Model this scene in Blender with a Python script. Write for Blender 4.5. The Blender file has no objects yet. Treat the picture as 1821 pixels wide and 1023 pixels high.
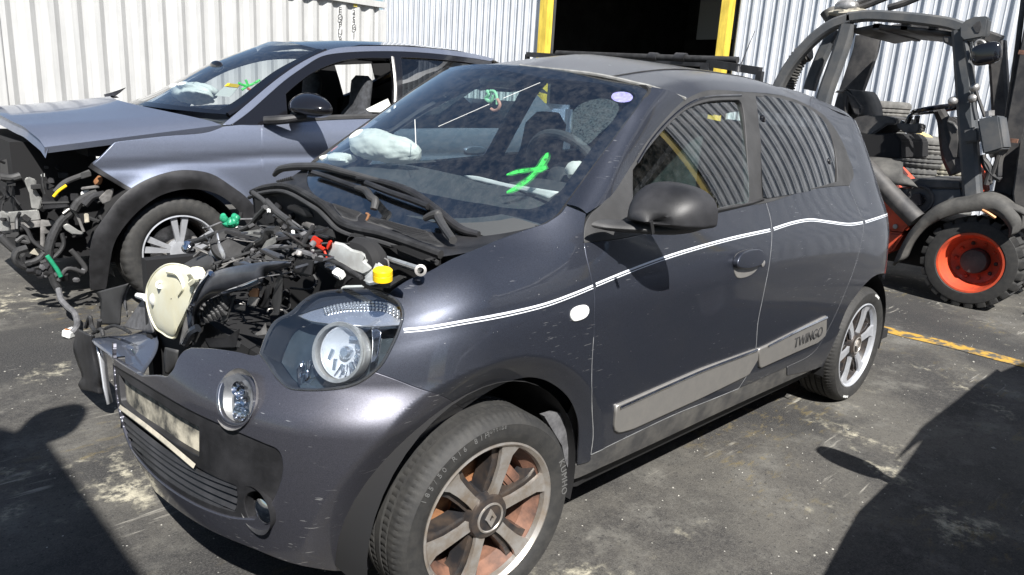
import bpy, bmesh, math, random
import numpy as np
from mathutils import Vector, Matrix
from mathutils.geometry import delaunay_2d_cdt
random.seed(7)
rng = np.random.default_rng(7)
sc = bpy.context.scene
COL = sc.collection
PI = math.pi
# ---------------------------------------------------------------- camera, sky, sun, exposure
CAM = np.array([-1.2338, -2.0629, 1.3924])
YAW, PITCH, ROLL, FPX, PW, PH = .7899, .2533, .0626, 1308.7, 1821., 1023.
Fv = np.array([math.cos(YAW)*math.cos(PITCH), math.sin(YAW)*math.cos(PITCH), -math.sin(PITCH)])
_r = np.cross(Fv, [0, 0, 1.]); _r /= np.linalg.norm(_r); _u = np.cross(_r, Fv)
Rv = math.cos(ROLL)*_r + math.sin(ROLL)*_u
Uv = -math.sin(ROLL)*_r + math.cos(ROLL)*_u
cd = bpy.data.cameras.new('camera'); cam = bpy.data.objects.new('camera', cd); COL.objects.link(cam)
cd.sensor_width = 36; cd.lens = FPX/PW*36; cd.clip_start = .05; cd.clip_end = 2000
cam.matrix_world = Matrix(((Rv[0], Uv[0], -Fv[0], CAM[0]), (Rv[1], Uv[1], -Fv[1], CAM[1]), (Rv[2], Uv[2], -Fv[2], CAM[2]), (0, 0, 0, 1)))
sc.camera = cam
SUNDIR = Vector((.45, .82, -1.0)).normalized()          # the way the light travels
world = bpy.data.worlds.new('World'); sc.world = world; world.use_nodes = True
wn = world.node_tree; bg = wn.nodes['Background']
sky = wn.nodes.new('ShaderNodeTexSky'); sky.sky_type = 'NISHITA'; sky.sun_disc = False
sky.sun_elevation = math.asin(-SUNDIR.z); sky.sun_rotation = math.atan2(-SUNDIR.x, -SUNDIR.y)
sky.air_density = 1.0; sky.dust_density = .6; sky.ozone_density = 1.5
wn.links.new(sky.outputs[0], bg.inputs[0]); bg.inputs[1].default_value = .05
sl = bpy.data.lights.new('sun', 'SUN'); sl.energy = 5.0; sl.angle = math.radians(.5); sl.color = (1, .97, .925)
so = bpy.data.objects.new('sun', sl); COL.objects.link(so); so.rotation_euler = SUNDIR.to_track_quat('-Z', 'Y').to_euler()
so.location = (-4, -8, 10)
vs = sc.view_settings; vs.view_transform = 'Standard'; vs.look = 'None'; vs.gamma = 1; vs.exposure = 1.05
vs.use_curve_mapping = False
sc.cycles.max_bounces = 8; sc.cycles.transparent_max_bounces = 16

# ---------------------------------------------------------------- helpers
def ray(px, py):
    return Fv + Rv*(px-PW/2)/FPX - Uv*(py-PH/2)/FPX
def at(px, py, x=None, y=None, z=None):                  # the point of the photo's ray at a known x, y or height
    d = ray(px, py)
    t = (x-CAM[0])/d[0] if x is not None else (y-CAM[1])/d[1] if y is not None else (z-CAM[2])/d[2]
    return CAM + t*d
def proj(P):
    d = np.atleast_2d(P)-CAM; k = d@Fv
    return np.stack([PW/2+FPX*(d@Rv)/k, PH/2-FPX*(d@Uv)/k], 1)
def Z(ox, oy, s, pts):                                   # enlargement coordinates -> photo pixels
    return [(ox+x/s, oy+y/s) for x, y in pts]
def cr(pts, per=6, closed=False):                        # Catmull-Rom through points of any dimension
    P = np.array(pts, float)
    if len(P) < 3 and not closed: return np.array([P[0]+(P[-1]-P[0])*k/per for k in range(per+1)])
    if closed: Q = np.vstack([P[-1:], P, P[:2]])
    else: Q = np.vstack([2*P[0]-P[1], P, 2*P[-1]-P[-2]])
    out = []
    for i in range(1, len(Q)-2):
        p0, p1, p2, p3 = Q[i-1:i+3]
        d0, d1, d2 = [max(np.linalg.norm(b-a), 1e-9)**.5 for a, b in ((p0, p1), (p1, p2), (p2, p3))]
        m1 = (p2-p1)+d1*((p1-p0)/d0-(p2-p0)/(d0+d1)); m2 = (p2-p1)+d1*((p3-p2)/d2-(p3-p1)/(d1+d2))
        for k in range(per):
            t = k/per
            out.append((2*t**3-3*t*t+1)*p1+(t**3-2*t*t+t)*m1+(-2*t**3+3*t*t)*p2+(t**3-t*t)*m2)
    if not closed: out.append(Q[-2])
    return np.array(out)
def poly(*segs):                                         # closed outline of smooth segments with corners between them
    out = []
    for s in segs:
        c = cr(s, 6) if len(s) > 2 else np.array(s, float)
        for p in c:
            if not out or np.linalg.norm(p-out[-1]) > 1e-6: out.append(p)
    if np.linalg.norm(out[0]-out[-1]) < 1e-6: out.pop()
    return np.array(out)
def resample(P, h, closed=False):
    P = np.asarray(P, float)
    if closed: P = np.vstack([P, P[:1]])
    d = np.linalg.norm(np.diff(P, axis=0), axis=1); keep = np.r_[True, d > 1e-9]; P = P[keep]
    d = np.r_[0, np.cumsum(np.linalg.norm(np.diff(P, axis=0), axis=1))]
    n = max(3 if closed else 1, int(math.ceil(d[-1]/h)))
    t = np.linspace(0, d[-1], n+1)
    if closed: t = t[:-1]
    return np.stack([np.interp(t, d, P[:, k]) for k in range(P.shape[1])], 1)
def inside(P, pts):
    x, y = pts[:, 0], pts[:, 1]; r = np.zeros(len(pts), bool); n = len(P)
    for i in range(n):
        a, b = P[i], P[(i+1) % n]
        if a[1] == b[1]: continue
        c = ((a[1] > y) != (b[1] > y)) & (x < (b[0]-a[0])*(y-a[1])/(b[1]-a[1])+a[0]); r ^= c
    return r
def area2(P): return .5*np.sum(P[:, 0]*np.roll(P[:, 1], -1)-np.roll(P[:, 0], -1)*P[:, 1])
def inset(P, d):
    T = np.roll(P, -1, 0)-P; T /= np.linalg.norm(T, axis=1)[:, None]+1e-12
    N = np.stack([T[:, 1], -T[:, 0]], 1)*np.sign(area2(P)); M = N+np.roll(N, 1, 0)
    M /= np.linalg.norm(M, axis=1)[:, None]+1e-9
    return P-M*d, M
def link(o, parent=None):
    COL.objects.link(o)
    if parent is not None:
        o.parent = parent
        o.matrix_parent_inverse = WM(parent).inverted()
    return o
def WM(o):
    m = Matrix.LocRotScale(o.location, o.rotation_euler, o.scale)
    return WM(o.parent) @ o.matrix_parent_inverse @ m if o.parent else m
def mesh_obj(name, V, F, mat, parent=None, smooth=True, normals=None):
    me = bpy.data.meshes.new(name); me.from_pydata([tuple(v) for v in V], [], [tuple(f) for f in F]); me.update()
    if smooth: me.polygons.foreach_set('use_smooth', [True]*len(me.polygons))
    if normals is not None: me.normals_split_custom_set_from_vertices([tuple(n) for n in normals])
    if mat: me.materials.append(mat)
    return link(bpy.data.objects.new(name, me), parent)
class G:                                                 # collects shapes, becomes ONE mesh object
    def __init__(s): s.V = []; s.F = []; s.S = []
    def add(s, V, F, smooth=True, M=None):
        k = len(s.V)
        for v in V: s.V.append(tuple(M @ Vector(v)) if M is not None else tuple(v))
        for f in F: s.F.append(tuple(i+k for i in f)); s.S.append(smooth)
        return s
    def obj(s, name, mat, parent=None, bevel=0, sharp=35):
        me = bpy.data.meshes.new(name); me.from_pydata(s.V, [], s.F); me.update()
        me.polygons.foreach_set('use_smooth', s.S)
        if mat: me.materials.append(mat)
        if bevel:
            bm = bmesh.new(); bm.from_mesh(me)
            e = [x for x in bm.edges if len(x.link_faces) == 2 and x.calc_face_angle(0) > .7]
            bmesh.ops.bevel(bm, geom=e, offset=bevel, segments=2, affect='EDGES', clamp_overlap=True)
            for f in bm.faces: f.smooth = True
            bm.to_mesh(me); bm.free()
        if any(s.S) or bevel: me.set_sharp_from_angle(angle=math.radians(sharp))
        return link(bpy.data.objects.new(name, me), parent)
    def box(s, c, size, rot=None, taper=1., M=None):
        hx, hy, hz = [k/2 for k in size]
        V = [(x*hx*(taper if z > 0 else 1), y*hy*(taper if z > 0 else 1), z*hz) for z in (-1, 1) for y in (-1, 1) for x in (-1, 1)]
        R = rot if isinstance(rot, Matrix) else (Matrix() if rot is None else Matrix.LocRotScale(None, __import__('mathutils').Euler(rot), None))
        T = Matrix.Translation(Vector(c)) @ R.to_4x4()
        if M is not None: T = M @ T
        return s.add(V, [(0, 2, 3, 1), (4, 5, 7, 6), (0, 1, 5, 4), (1, 3, 7, 5), (3, 2, 6, 7), (2, 0, 4, 6)], False, T)
    def bar(s, a, b, w, h, up=(0, 0, 1)):                # rectangular bar from a to b
        a, b = Vector(a), Vector(b); d = b-a; L = d.length; d.normalize()
        x = Vector(up).cross(d)
        if x.length < 1e-4: x = Vector((1, 0, 0)).cross(d)
        x.normalize(); u = d.cross(x)
        return s.box((a+b)/2, (w, h, L), Matrix((x, u, d)).transposed())
    def tube(s, pts, r, n=8, per=5, closed=False, caps=True):
        P = cr(pts, per, closed) if len(pts) > 2 else np.array(pts, float)
        m = len(P); rr = np.interp(np.linspace(0, 1, m), np.linspace(0, 1, len(r)), r) if hasattr(r, '__len__') else [r]*m
        V, F = [], []; prev = None
        for i in range(m):
            a, b = (P[(i-1) % m], P[(i+1) % m]) if closed else (P[max(i-1, 0)], P[min(i+1, m-1)])
            t = Vector(b-a).normalized()
            if prev is None: x = t.orthogonal().normalized()
            else:
                x = prev-t*prev.dot(t); x = x.normalized() if x.length > 1e-6 else t.orthogonal().normalized()
            prev = x; y = t.cross(x)
            for k in range(n):
                q = 2*PI*k/n; V.append(Vector(P[i])+(x*math.cos(q)+y*math.sin(q))*rr[i])
        for i in range(m if closed else m-1):
            for k in range(n):
                j = (i+1) % m; F.append((i*n+k, i*n+(k+1) % n, j*n+(k+1) % n, j*n+k))
        if caps and not closed: F += [tuple(range(n))[::-1], tuple((m-1)*n+k for k in range(n))]
        return s.add(V, F)
    def lathe(s, prof, o=(0, 0, 0), axis=(0, -1, 0), seg=48, mod=None, closed=False):
        a = Vector(axis).normalized(); x = a.orthogonal().normalized(); y = a.cross(x)
        if abs(a.y) > .99: x, y = Vector((1, 0, 0)), Vector((0, 0, 1))
        V, F = [], []; n = len(prof); o = Vector(o)
        for j in range(seg):
            q = 2*PI*j/seg; e = x*math.cos(q)+y*math.sin(q)
            for i, (r, h) in enumerate(prof):
                if mod: r += mod(j, i)
                V.append(o+e*r+a*h)
        for j in range(seg):
            k = (j+1) % seg
            for i in range(n if closed else n-1): F.append((j*n+i, j*n+(i+1) % n, k*n+(i+1) % n, k*n+i))
        return s.add(V, F)
    def prism(s, outline, depth, o=(0, 0, 0), ax=((1, 0, 0), (0, 0, 1), (0, 1, 0)), smooth=False):
        X, Y, N = [Vector(v) for v in ax]; o = Vector(o); n = len(outline)
        V = [o+X*p[0]+Y*p[1]+N*d for d in (0, depth) for p in outline]
        F = [tuple(range(n))[::-1], tuple(range(n, 2*n))]
        s.add(V, F, False)
        return s.add(V, [(i, (i+1) % n, n+(i+1) % n, n+i) for i in range(n)], smooth)
    def grid(s, rows, smooth=True, cyclic=False):
        R = [list(r) for r in rows]; n, m = len(R), len(R[0])
        F = [(i*m+j, i*m+(j+1) % m, (i+1)*m+(j+1) % m, (i+1)*m+j) for i in range(n-1) for j in range(m if cyclic else m-1)]
        return s.add([p for r in R for p in r], F, smooth)
    def blob(s, c, rad, n=20, noise=0, seed=0, e=1., rot=None):
        r = np.random.default_rng(seed); ph = r.uniform(0, 6.28, (6, 3)); fr = r.uniform(1.5, 5, (6, 3)); rows = []
        R = rot if rot is not None else Matrix.Identity(3)
        for i in range(n+1):
            a = PI*i/n; row = []
            for j in range(2*n):
                b = PI*j/n; v = np.array([math.sin(a)*math.cos(b), math.sin(a)*math.sin(b), math.cos(a)])
                if e != 1: v = np.sign(v)*np.abs(v)**e
                k = 1+noise*sum(math.sin(np.dot(fr[q], v)*1.3+ph[q, 0]) for q in range(6))/3
                row.append(Vector(c)+R @ Vector(v*np.array(rad)*k))
            rows.append(row)
        return s.grid(rows, True, True)
def thing(name, label, cat, loc=(0, 0, 0), group=None, rotz=0):
    o = bpy.data.objects.new(name, None); COL.objects.link(o); o.location = loc; o.rotation_euler = (0, 0, rotz)
    o.empty_display_size = .2
    return tag(o, label, cat, group)
def tag(o, label, cat, group=None):
    o['label'] = label; o['category'] = cat
    if group: o['group'] = group
    return o
def kind(o, k): o['kind'] = k; return o
def hermite(xs, Y, x):                                   # smooth interpolation of table rows Y at x
    xs = np.asarray(xs, float); Y = np.asarray(Y, float); x = np.clip(x, xs[0], xs[-1])
    m = np.gradient(Y, xs, axis=0)
    i = np.clip(np.searchsorted(xs, x, side='right')-1, 0, len(xs)-2); h = xs[i+1]-xs[i]; t = (x-xs[i])/h
    sh = (slice(None),)+(None,)*(Y.ndim-1); t, h = t[sh], h[sh]
    return (2*t**3-3*t*t+1)*Y[i]+(t**3-2*t*t+t)*h*m[i]+(-2*t**3+3*t*t)*Y[i+1]+(t**3-t*t)*h*m[i+1]
def crumple(o, amp, sc_):                                # cloth creases: ridged noise along the normals
    from mathutils import noise
    for v in o.data.vertices: v.co += v.normal*amp*(noise.ridged_multi_fractal(v.co*sc_, .9, 2.1, 4, 1., 2., noise_basis='PERLIN_ORIGINAL')-1.)
class Surf:                                              # a parametric surface; px() finds the point seen at a pixel
    def __init__(s, fn, sr, tr, ns=240, nt=140, sign=1):
        s.fn = fn; s.sr, s.tr, s.sign = sr, tr, sign
        S, T = np.meshgrid(np.linspace(*sr, ns), np.linspace(*tr, nt), indexing='ij'); s.S, s.T = S.ravel(), T.ravel()
        P = s.P(s.S, s.T); N = s.N(s.S, s.T); ok = np.sum(N*(CAM-P), 1) > 0.02
        s.S, s.T = s.S[ok], s.T[ok]; s.Q = proj(P[ok])
    def P(s, S, T, off=0.):
        S = np.asarray(S, float); T = np.asarray(T, float); p = s.fn(S, T)
        return p if np.ndim(off) == 0 and off == 0 else p+s.N(S, T)*(off if np.ndim(off) == 0 else np.asarray(off)[:, None])
    def J(s, S, T, h=1e-3): return (s.fn(S+h, T)-s.fn(S-h, T))/(2*h), (s.fn(S, T+h)-s.fn(S, T-h))/(2*h)
    def N(s, S, T):
        a, b = s.J(np.asarray(S, float), np.asarray(T, float), 2e-3); n = np.cross(a, b)*s.sign
        return n/(np.linalg.norm(n, axis=1)[:, None]+1e-12)
    def px(s, pts):
        pts = np.asarray(pts, float); out = []
        for p in pts:
            i = np.argmin(np.sum((s.Q-p)**2, 1)); best = np.array([s.S[i], s.T[i]]); q = best.copy(); e0 = np.linalg.norm(s.Q[i]-p)
            for _ in range(8):
                a = np.array([q[0], q[0]+1e-4, q[0]]); b = np.array([q[1], q[1], q[1]+1e-4]); pr = proj(s.fn(a, b))
                r = p-pr[0]; e = np.linalg.norm(r)
                if e < e0: e0 = e; best = q.copy()
                if e < .05: break
                Jm = np.stack([(pr[1]-pr[0])/1e-4, (pr[2]-pr[0])/1e-4], 1)
                try: d = np.linalg.solve(Jm.T@Jm+np.eye(2)*1.0, Jm.T@r)
                except Exception: break
                L = np.linalg.norm(d)
                if L > .05: d *= .05/L
                q = np.clip(q+d, (s.sr[0], s.tr[0]), (s.sr[1], s.tr[1]))
            out.append(best)
        return np.array(out)
    def at(s, px, py, off=0.):
        q = s.px([(px, py)]); return s.P(q[:, 0], q[:, 1], off)[0]
    def panel(s, name, outline, mat, parent, holes=(), h=.02, gap=.0015, off=0., thick=.012, rnd=.003, raw=False, parm=None):
        """A sheet of this surface cut to an outline (pixels, or parameters when raw), with rounded, turned-in edges."""
        loops = []
        for k, L in enumerate([outline]+list(holes)):
            L = np.asarray(L, float) if raw else s.px(L)
            L = resample(L, h*.7, True)
            if gap: L, _ = inset(L, gap if k == 0 else -gap)
            loops.append(L)
        out = loops[0]; lo, hi = out.min(0), out.max(0)
        gx, gy = np.meshgrid(np.arange(lo[0]+h*.5, hi[0], h), np.arange(lo[1]+h*.5, hi[1], h), indexing='ij')
        pts = np.stack([gx.ravel(), gy.ravel()], 1)
        if len(pts):
            ok = inside(inset(out, h*.3)[0], pts)
            for L in loops[1:]: ok &= ~inside(inset(L, -h*.3)[0], pts)
            pts = pts[ok]
        V2 = [Vector(p) for L in loops for p in L]+[Vector(p) for p in pts]; E = []; b = 0
        for L in loops: n = len(L); E += [(b+i, b+(i+1) % n) for i in range(n)]; b += n
        r = delaunay_2d_cdt(V2, E, [], 0, 1e-7)
        W = np.array([tuple(v) for v in r[0]]); T = np.array([f for f in r[2] if len(f) == 3])
        cen = W[T].mean(1); ok = inside(out, cen)
        for L in loops[1:]: ok &= ~inside(L, cen)
        T = T[ok]
        P = s.P(W[:, 0], W[:, 1], off); N = s.N(W[:, 0], W[:, 1])
        fn = np.cross(P[T[:, 1]]-P[T[:, 0]], P[T[:, 2]]-P[T[:, 0]])
        flip = np.sum(fn*N[T[:, 0]], 1) < 0; T[flip] = T[flip][:, ::-1]
        V = [P]; NN = [N]; F = [tuple(t) for t in T]; base = len(P)
        if thick > 0:
            for k, L in enumerate(loops):
                _, M = inset(L, 0)
                if k: M = -M
                a, c = s.J(L[:, 0], L[:, 1]); n = s.N(L[:, 0], L[:, 1]); p = s.P(L[:, 0], L[:, 1], off)
                sd = a*M[:, :1]+c*M[:, 1:]; sd -= n*np.sum(sd*n, 1)[:, None]; sd /= np.linalg.norm(sd, axis=1)[:, None]+1e-9
                rings = [(p, n), (p+sd*rnd*.7-n*rnd*.3, n*.7+sd*.7), (p+sd*rnd-n*rnd, sd), (p+sd*rnd-n*thick, sd)]
                m = len(L); A2 = area2(L)*(1 if k == 0 else -1)
                for q, (pp, nn) in enumerate(rings):
                    V.append(pp); NN.append(nn)
                    if q:
                        for i in range(m):
                            j = (i+1) % m; x = base+(q-1)*m
                            f = (x+i, x+j, x+m+j, x+m+i); F.append(f)
                base += m*len(rings)
        V = np.vstack(V); NN = np.vstack(NN); NN /= np.linalg.norm(NN, axis=1)[:, None]+1e-9
        F2 = []
        for f in F:
            if len(f) == 4:
                c = np.cross(V[f[1]]-V[f[0]], V[f[2]]-V[f[0]])
                if np.dot(c, NN[f[0]]+NN[f[2]]) < 0: f = f[::-1]
            F2.append(f)
        return mesh_obj(name, V, F2, mat, parent, True, NN)
    def ribbon(s, name, line, width, mat, parent, off=.0015, h=.012, raw=False, thick=0., taper=0.):
        L = np.asarray(line, float) if raw else s.px(cr(line, 6) if len(line) > 2 else resample(line, 12))
        L = resample(L, h); T = np.gradient(L, axis=0); T /= np.linalg.norm(T, axis=1)[:, None]+1e-9
        M = np.stack([-T[:, 1], T[:, 0]], 1)*width/2
        if taper: q_ = np.linspace(0, 1, len(L)); M = M*(np.clip(np.sin(PI*np.clip(q_, .01, .99)), 0, 1)**taper*(.9+.18*np.sin(q_*9)))[:, None]
        A, B = L-M, L+M; rows = [s.P(A[:, 0], A[:, 1], off), s.P(L[:, 0], L[:, 1], off+thick), s.P(B[:, 0], B[:, 1], off)]
        g = G(); g.grid(rows); o = g.obj(name, mat, parent); return o
def mirrored(o, name, parent, mat=None):
    me = o.data.copy(); n = len(me.vertices); c = np.empty(n*3); me.vertices.foreach_get('co', c); c = c.reshape(-1, 3); c[:, 1] *= -1
    c[:, 2] += np.clip(c[:, 1], 0, 1)*.045*np.clip((c[:, 2]-.7)/.5, 0, 1)
    me.vertices.foreach_set('co', c.ravel()); me.flip_normals()
    if 'custom_normal' in me.attributes: me.attributes.remove(me.attributes['custom_normal'])
    if mat: me.materials.clear(); me.materials.append(mat)
    return link(bpy.data.objects.new(name, me), parent)
# ---------------------------------------------------------------- materials
def mat(name, col, rough=.5, metal=0., coat=0., vary=0., scale=8., col2=None, bump=0., bscale=60., emit=None, spec=.5, rvar=0., trans=0., ior=1.45, cr_=.04):
    m = bpy.data.materials.new(name); m.use_nodes = True; nt = m.node_tree; b = nt.nodes['Principled BSDF']; L = nt.links.new
    b.inputs['Base Color'].default_value = (*col, 1); b.inputs['Roughness'].default_value = rough; b.inputs['Metallic'].default_value = metal
    b.inputs['Coat Weight'].default_value = coat; b.inputs['Coat Roughness'].default_value = cr_; b.inputs['Specular IOR Level'].default_value = spec
    b.inputs['Transmission Weight'].default_value = trans; b.inputs['IOR'].default_value = ior
    tc = nt.nodes.new('ShaderNodeTexCoord')
    if vary or col2:
        n = nt.nodes.new('ShaderNodeTexNoise'); n.inputs['Scale'].default_value = scale; n.inputs['Detail'].default_value = 8; n.inputs['Roughness'].default_value = .62
        L(tc.outputs['Object'], n.inputs['Vector'])
        r = nt.nodes.new('ShaderNodeValToRGB'); c2 = col2 or tuple(min(1, k*(1+vary)) for k in col); c1 = col if col2 else tuple(k*(1-vary) for k in col)
        r.color_ramp.elements[0].position = .38; r.color_ramp.elements[1].position = .66
        r.color_ramp.elements[0].color = (*c1, 1); r.color_ramp.elements[1].color = (*c2, 1)
        L(n.outputs['Fac'], r.inputs['Fac']); L(r.outputs['Color'], b.inputs['Base Color'])
        if rvar:
            mr = nt.nodes.new('ShaderNodeMapRange'); mr.inputs['To Min'].default_value = max(0, rough-rvar); mr.inputs['To Max'].default_value = min(1, rough+rvar)
            L(n.outputs['Fac'], mr.inputs['Value']); L(mr.outputs[0], b.inputs['Roughness'])
    if bump:
        n = nt.nodes.new('ShaderNodeTexNoise'); n.inputs['Scale'].default_value = bscale; n.inputs['Detail'].default_value = 5
        L(tc.outputs['Object'], n.inputs['Vector']); bp = nt.nodes.new('ShaderNodeBump'); bp.inputs['Strength'].default_value = bump; bp.inputs['Distance'].default_value = .01
        L(n.outputs['Fac'], bp.inputs['Height']); L(bp.outputs['Normal'], b.inputs['Normal'])
    if emit: b.inputs['Emission Color'].default_value = (*emit[0], 1); b.inputs['Emission Strength'].default_value = emit[1]
    return m
def glass(name, tint, gloss=.02, refl=1.0, dust=0., base=.075):
    m = bpy.data.materials.new(name); m.use_nodes = True; nt = m.node_tree; nt.nodes.clear(); L = nt.links.new
    o = nt.nodes.new('ShaderNodeOutputMaterial'); t = nt.nodes.new('ShaderNodeBsdfTransparent'); g = nt.nodes.new('ShaderNodeBsdfGlossy')
    t.inputs[0].default_value = (*tint, 1); g.inputs['Roughness'].default_value = gloss; g.inputs[0].default_value = (refl, refl, refl, 1)
    f = nt.nodes.new('ShaderNodeLayerWeight'); f.inputs['Blend'].default_value = .5; mx = nt.nodes.new('ShaderNodeMixShader')   # Schlick, the same from both sides
    pw = nt.nodes.new('ShaderNodeMath'); pw.operation = 'POWER'; pw.inputs[1].default_value = 4.; L(f.outputs['Facing'], pw.inputs[0])
    k = nt.nodes.new('ShaderNodeMath'); k.operation = 'MULTIPLY_ADD'; k.inputs[1].default_value = .85; k.inputs[2].default_value = base; k.use_clamp = True
    L(pw.outputs[0], k.inputs[0]); L(k.outputs[0], mx.inputs[0]); L(t.outputs[0], mx.inputs[1]); L(g.outputs[0], mx.inputs[2]); last = mx
    if dust:
        d = nt.nodes.new('ShaderNodeBsdfDiffuse'); d.inputs[0].default_value = (.55, .53, .5, 1); n = nt.nodes.new('ShaderNodeTexNoise'); tc = nt.nodes.new('ShaderNodeTexCoord')
        n.inputs['Scale'].default_value = 26; n.inputs['Detail'].default_value = 9; n.inputs['Roughness'].default_value = .8; L(tc.outputs['Object'], n.inputs['Vector'])
        r = nt.nodes.new('ShaderNodeMapRange'); r.inputs['From Min'].default_value = .42; r.inputs['From Max'].default_value = .8; r.inputs['To Max'].default_value = dust
        L(n.outputs['Fac'], r.inputs['Value']); m2 = nt.nodes.new('ShaderNodeMixShader'); L(r.outputs[0], m2.inputs[0]); L(mx.outputs[0], m2.inputs[1]); L(d.outputs[0], m2.inputs[2]); last = m2
    L(last.outputs[0], o.inputs[0]); return m
def text_mesh(body, size, extr=.001):
    c = bpy.data.curves.new('t', 'FONT'); c.body = body; c.size = size; c.extrude = extr; c.align_x = 'CENTER'; c.align_y = 'CENTER'; c.resolution_u = 3
    o = bpy.data.objects.new('t', c); COL.objects.link(o); dg = bpy.context.evaluated_depsgraph_get(); me = bpy.data.meshes.new_from_object(o.evaluated_get(dg)); bpy.data.objects.remove(o); bpy.data.curves.remove(c)
    V = [tuple(v.co) for v in me.vertices]; F = [tuple(p.vertices) for p in me.polygons]; bpy.data.meshes.remove(me); return V, F
def write(name, body, size, o, X, Y, mat_, parent, extr=.0012):
    V, F = text_mesh(body, size, extr); X = Vector(X).normalized(); N = X.cross(Vector(Y)).normalized(); Y = N.cross(X); o = Vector(o)
    return mesh_obj(name, [o+X*v[0]+Y*v[1]+N*v[2] for v in V], F, mat_, parent, False)
def car_paint(name, base, scratch=0.):
    m = mat(name, base, rough=.42, metal=.68, coat=.8, cr_=.035, spec=.5); nt = m.node_tree; L = nt.links.new; b = nt.nodes['Principled BSDF']
    tc = nt.nodes.new('ShaderNodeTexCoord')
    fl = nt.nodes.new('ShaderNodeTexVoronoi'); fl.inputs['Scale'].default_value = 900; L(tc.outputs['Object'], fl.inputs['Vector'])
    n = nt.nodes.new('ShaderNodeTexNoise'); n.inputs['Scale'].default_value = 5; n.inputs['Detail'].default_value = 9; n.inputs['Roughness'].default_value = .7; L(tc.outputs['Object'], n.inputs['Vector'])
    mr = nt.nodes.new('ShaderNodeMapRange'); mr.inputs['To Min'].default_value = .7; mr.inputs['To Max'].default_value = 1.35; L(fl.outputs['Color'], mr.inputs['Value'])
    hs = nt.nodes.new('ShaderNodeVectorMath'); hs.operation = 'SCALE'; hs.inputs[0].default_value = base; L(mr.outputs[0], hs.inputs['Scale'])
    dm = nt.nodes.new('ShaderNodeMix'); dm.data_type = 'RGBA'; dm.inputs['B'].default_value = (.10, .097, .09, 1)
    r = nt.nodes.new('ShaderNodeMapRange'); r.inputs['From Min'].default_value = .5; r.inputs['From Max'].default_value = .85; r.inputs['To Max'].default_value = .16
    L(n.outputs['Fac'], r.inputs['Value']); L(r.outputs[0], dm.inputs['Factor']); L(hs.outputs[0], dm.inputs['A']); last = dm
    if scratch:                                          # fine pale scratches and stone chips
        mp = nt.nodes.new('ShaderNodeMapping'); mp.inputs['Scale'].default_value = (7, 7, 70); mp.inputs['Rotation'].default_value = (.25, .35, 0); L(tc.outputs['Object'], mp.inputs['Vector'])
        sn = nt.nodes.new('ShaderNodeTexNoise'); sn.inputs['Scale'].default_value = 3.; sn.inputs['Detail'].default_value = 6; L(mp.outputs[0], sn.inputs['Vector'])
        big = nt.nodes.new('ShaderNodeTexNoise'); big.inputs['Scale'].default_value = 5.5; L(tc.outputs['Object'], big.inputs['Vector'])
        s1 = nt.nodes.new('ShaderNodeMapRange'); s1.inputs['From Min'].default_value = .655; s1.inputs['From Max'].default_value = .68; L(sn.outputs['Fac'], s1.inputs['Value'])
        s2 = nt.nodes.new('ShaderNodeMapRange'); s2.inputs['From Min'].default_value = .54; s2.inputs['From Max'].default_value = .62; s2.inputs['To Max'].default_value = scratch; L(big.outputs['Fac'], s2.inputs['Value'])
        pr = nt.nodes.new('ShaderNodeMath'); pr.operation = 'MULTIPLY'; L(s1.outputs[0], pr.inputs[0]); L(s2.outputs[0], pr.inputs[1])
        ch = nt.nodes.new('ShaderNodeTexNoise'); ch.inputs['Scale'].default_value = 160; ch.inputs['Detail'].default_value = 1; L(tc.outputs['Object'], ch.inputs['Vector'])
        c1 = nt.nodes.new('ShaderNodeMapRange'); c1.inputs['From Min'].default_value = .80; c1.inputs['From Max'].default_value = .83; L(ch.outputs['Fac'], c1.inputs['Value'])
        ad = nt.nodes.new('ShaderNodeMath'); ad.operation = 'MAXIMUM'; L(pr.outputs[0], ad.inputs[0]); L(c1.outputs[0], ad.inputs[1])
        sm = nt.nodes.new('ShaderNodeMix'); sm.data_type = 'RGBA'; sm.inputs['B'].default_value = (.5, .5, .5, 1)
        L(ad.outputs[0], sm.inputs['Factor']); L(dm.outputs['Result'], sm.inputs['A']); last = sm
    L(last.outputs['Result'], b.inputs['Base Color'])
    cr1 = nt.nodes.new('ShaderNodeMapRange'); cr1.inputs['To Min'].default_value = .02; cr1.inputs['To Max'].default_value = .10; L(n.outputs['Fac'], cr1.inputs['Value']); L(cr1.outputs[0], b.inputs['Coat Roughness'])
    return m
def spray(name, col, dens, sc_):
    m = mat(name, col, .7); nt = m.node_tree; b = nt.nodes['Principled BSDF']; o = [n for n in nt.nodes if n.type == 'OUTPUT_MATERIAL'][0]; tc = nt.nodes.new('ShaderNodeTexCoord')
    n = nt.nodes.new('ShaderNodeTexNoise'); n.inputs['Scale'].default_value = sc_; n.inputs['Detail'].default_value = 7; nt.links.new(tc.outputs['Object'], n.inputs['Vector'])
    r = nt.nodes.new('ShaderNodeMapRange'); r.inputs['From Min'].default_value = .28; r.inputs['From Max'].default_value = .55; r.inputs['To Max'].default_value = dens; nt.links.new(n.outputs['Fac'], r.inputs['Value'])
    t = nt.nodes.new('ShaderNodeBsdfTransparent'); x = nt.nodes.new('ShaderNodeMixShader'); nt.links.new(r.outputs[0], x.inputs[0]); nt.links.new(t.outputs[0], x.inputs[1]); nt.links.new(b.outputs[0], x.inputs[2]); nt.links.new(x.outputs[0], o.inputs[0]); return m
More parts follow.
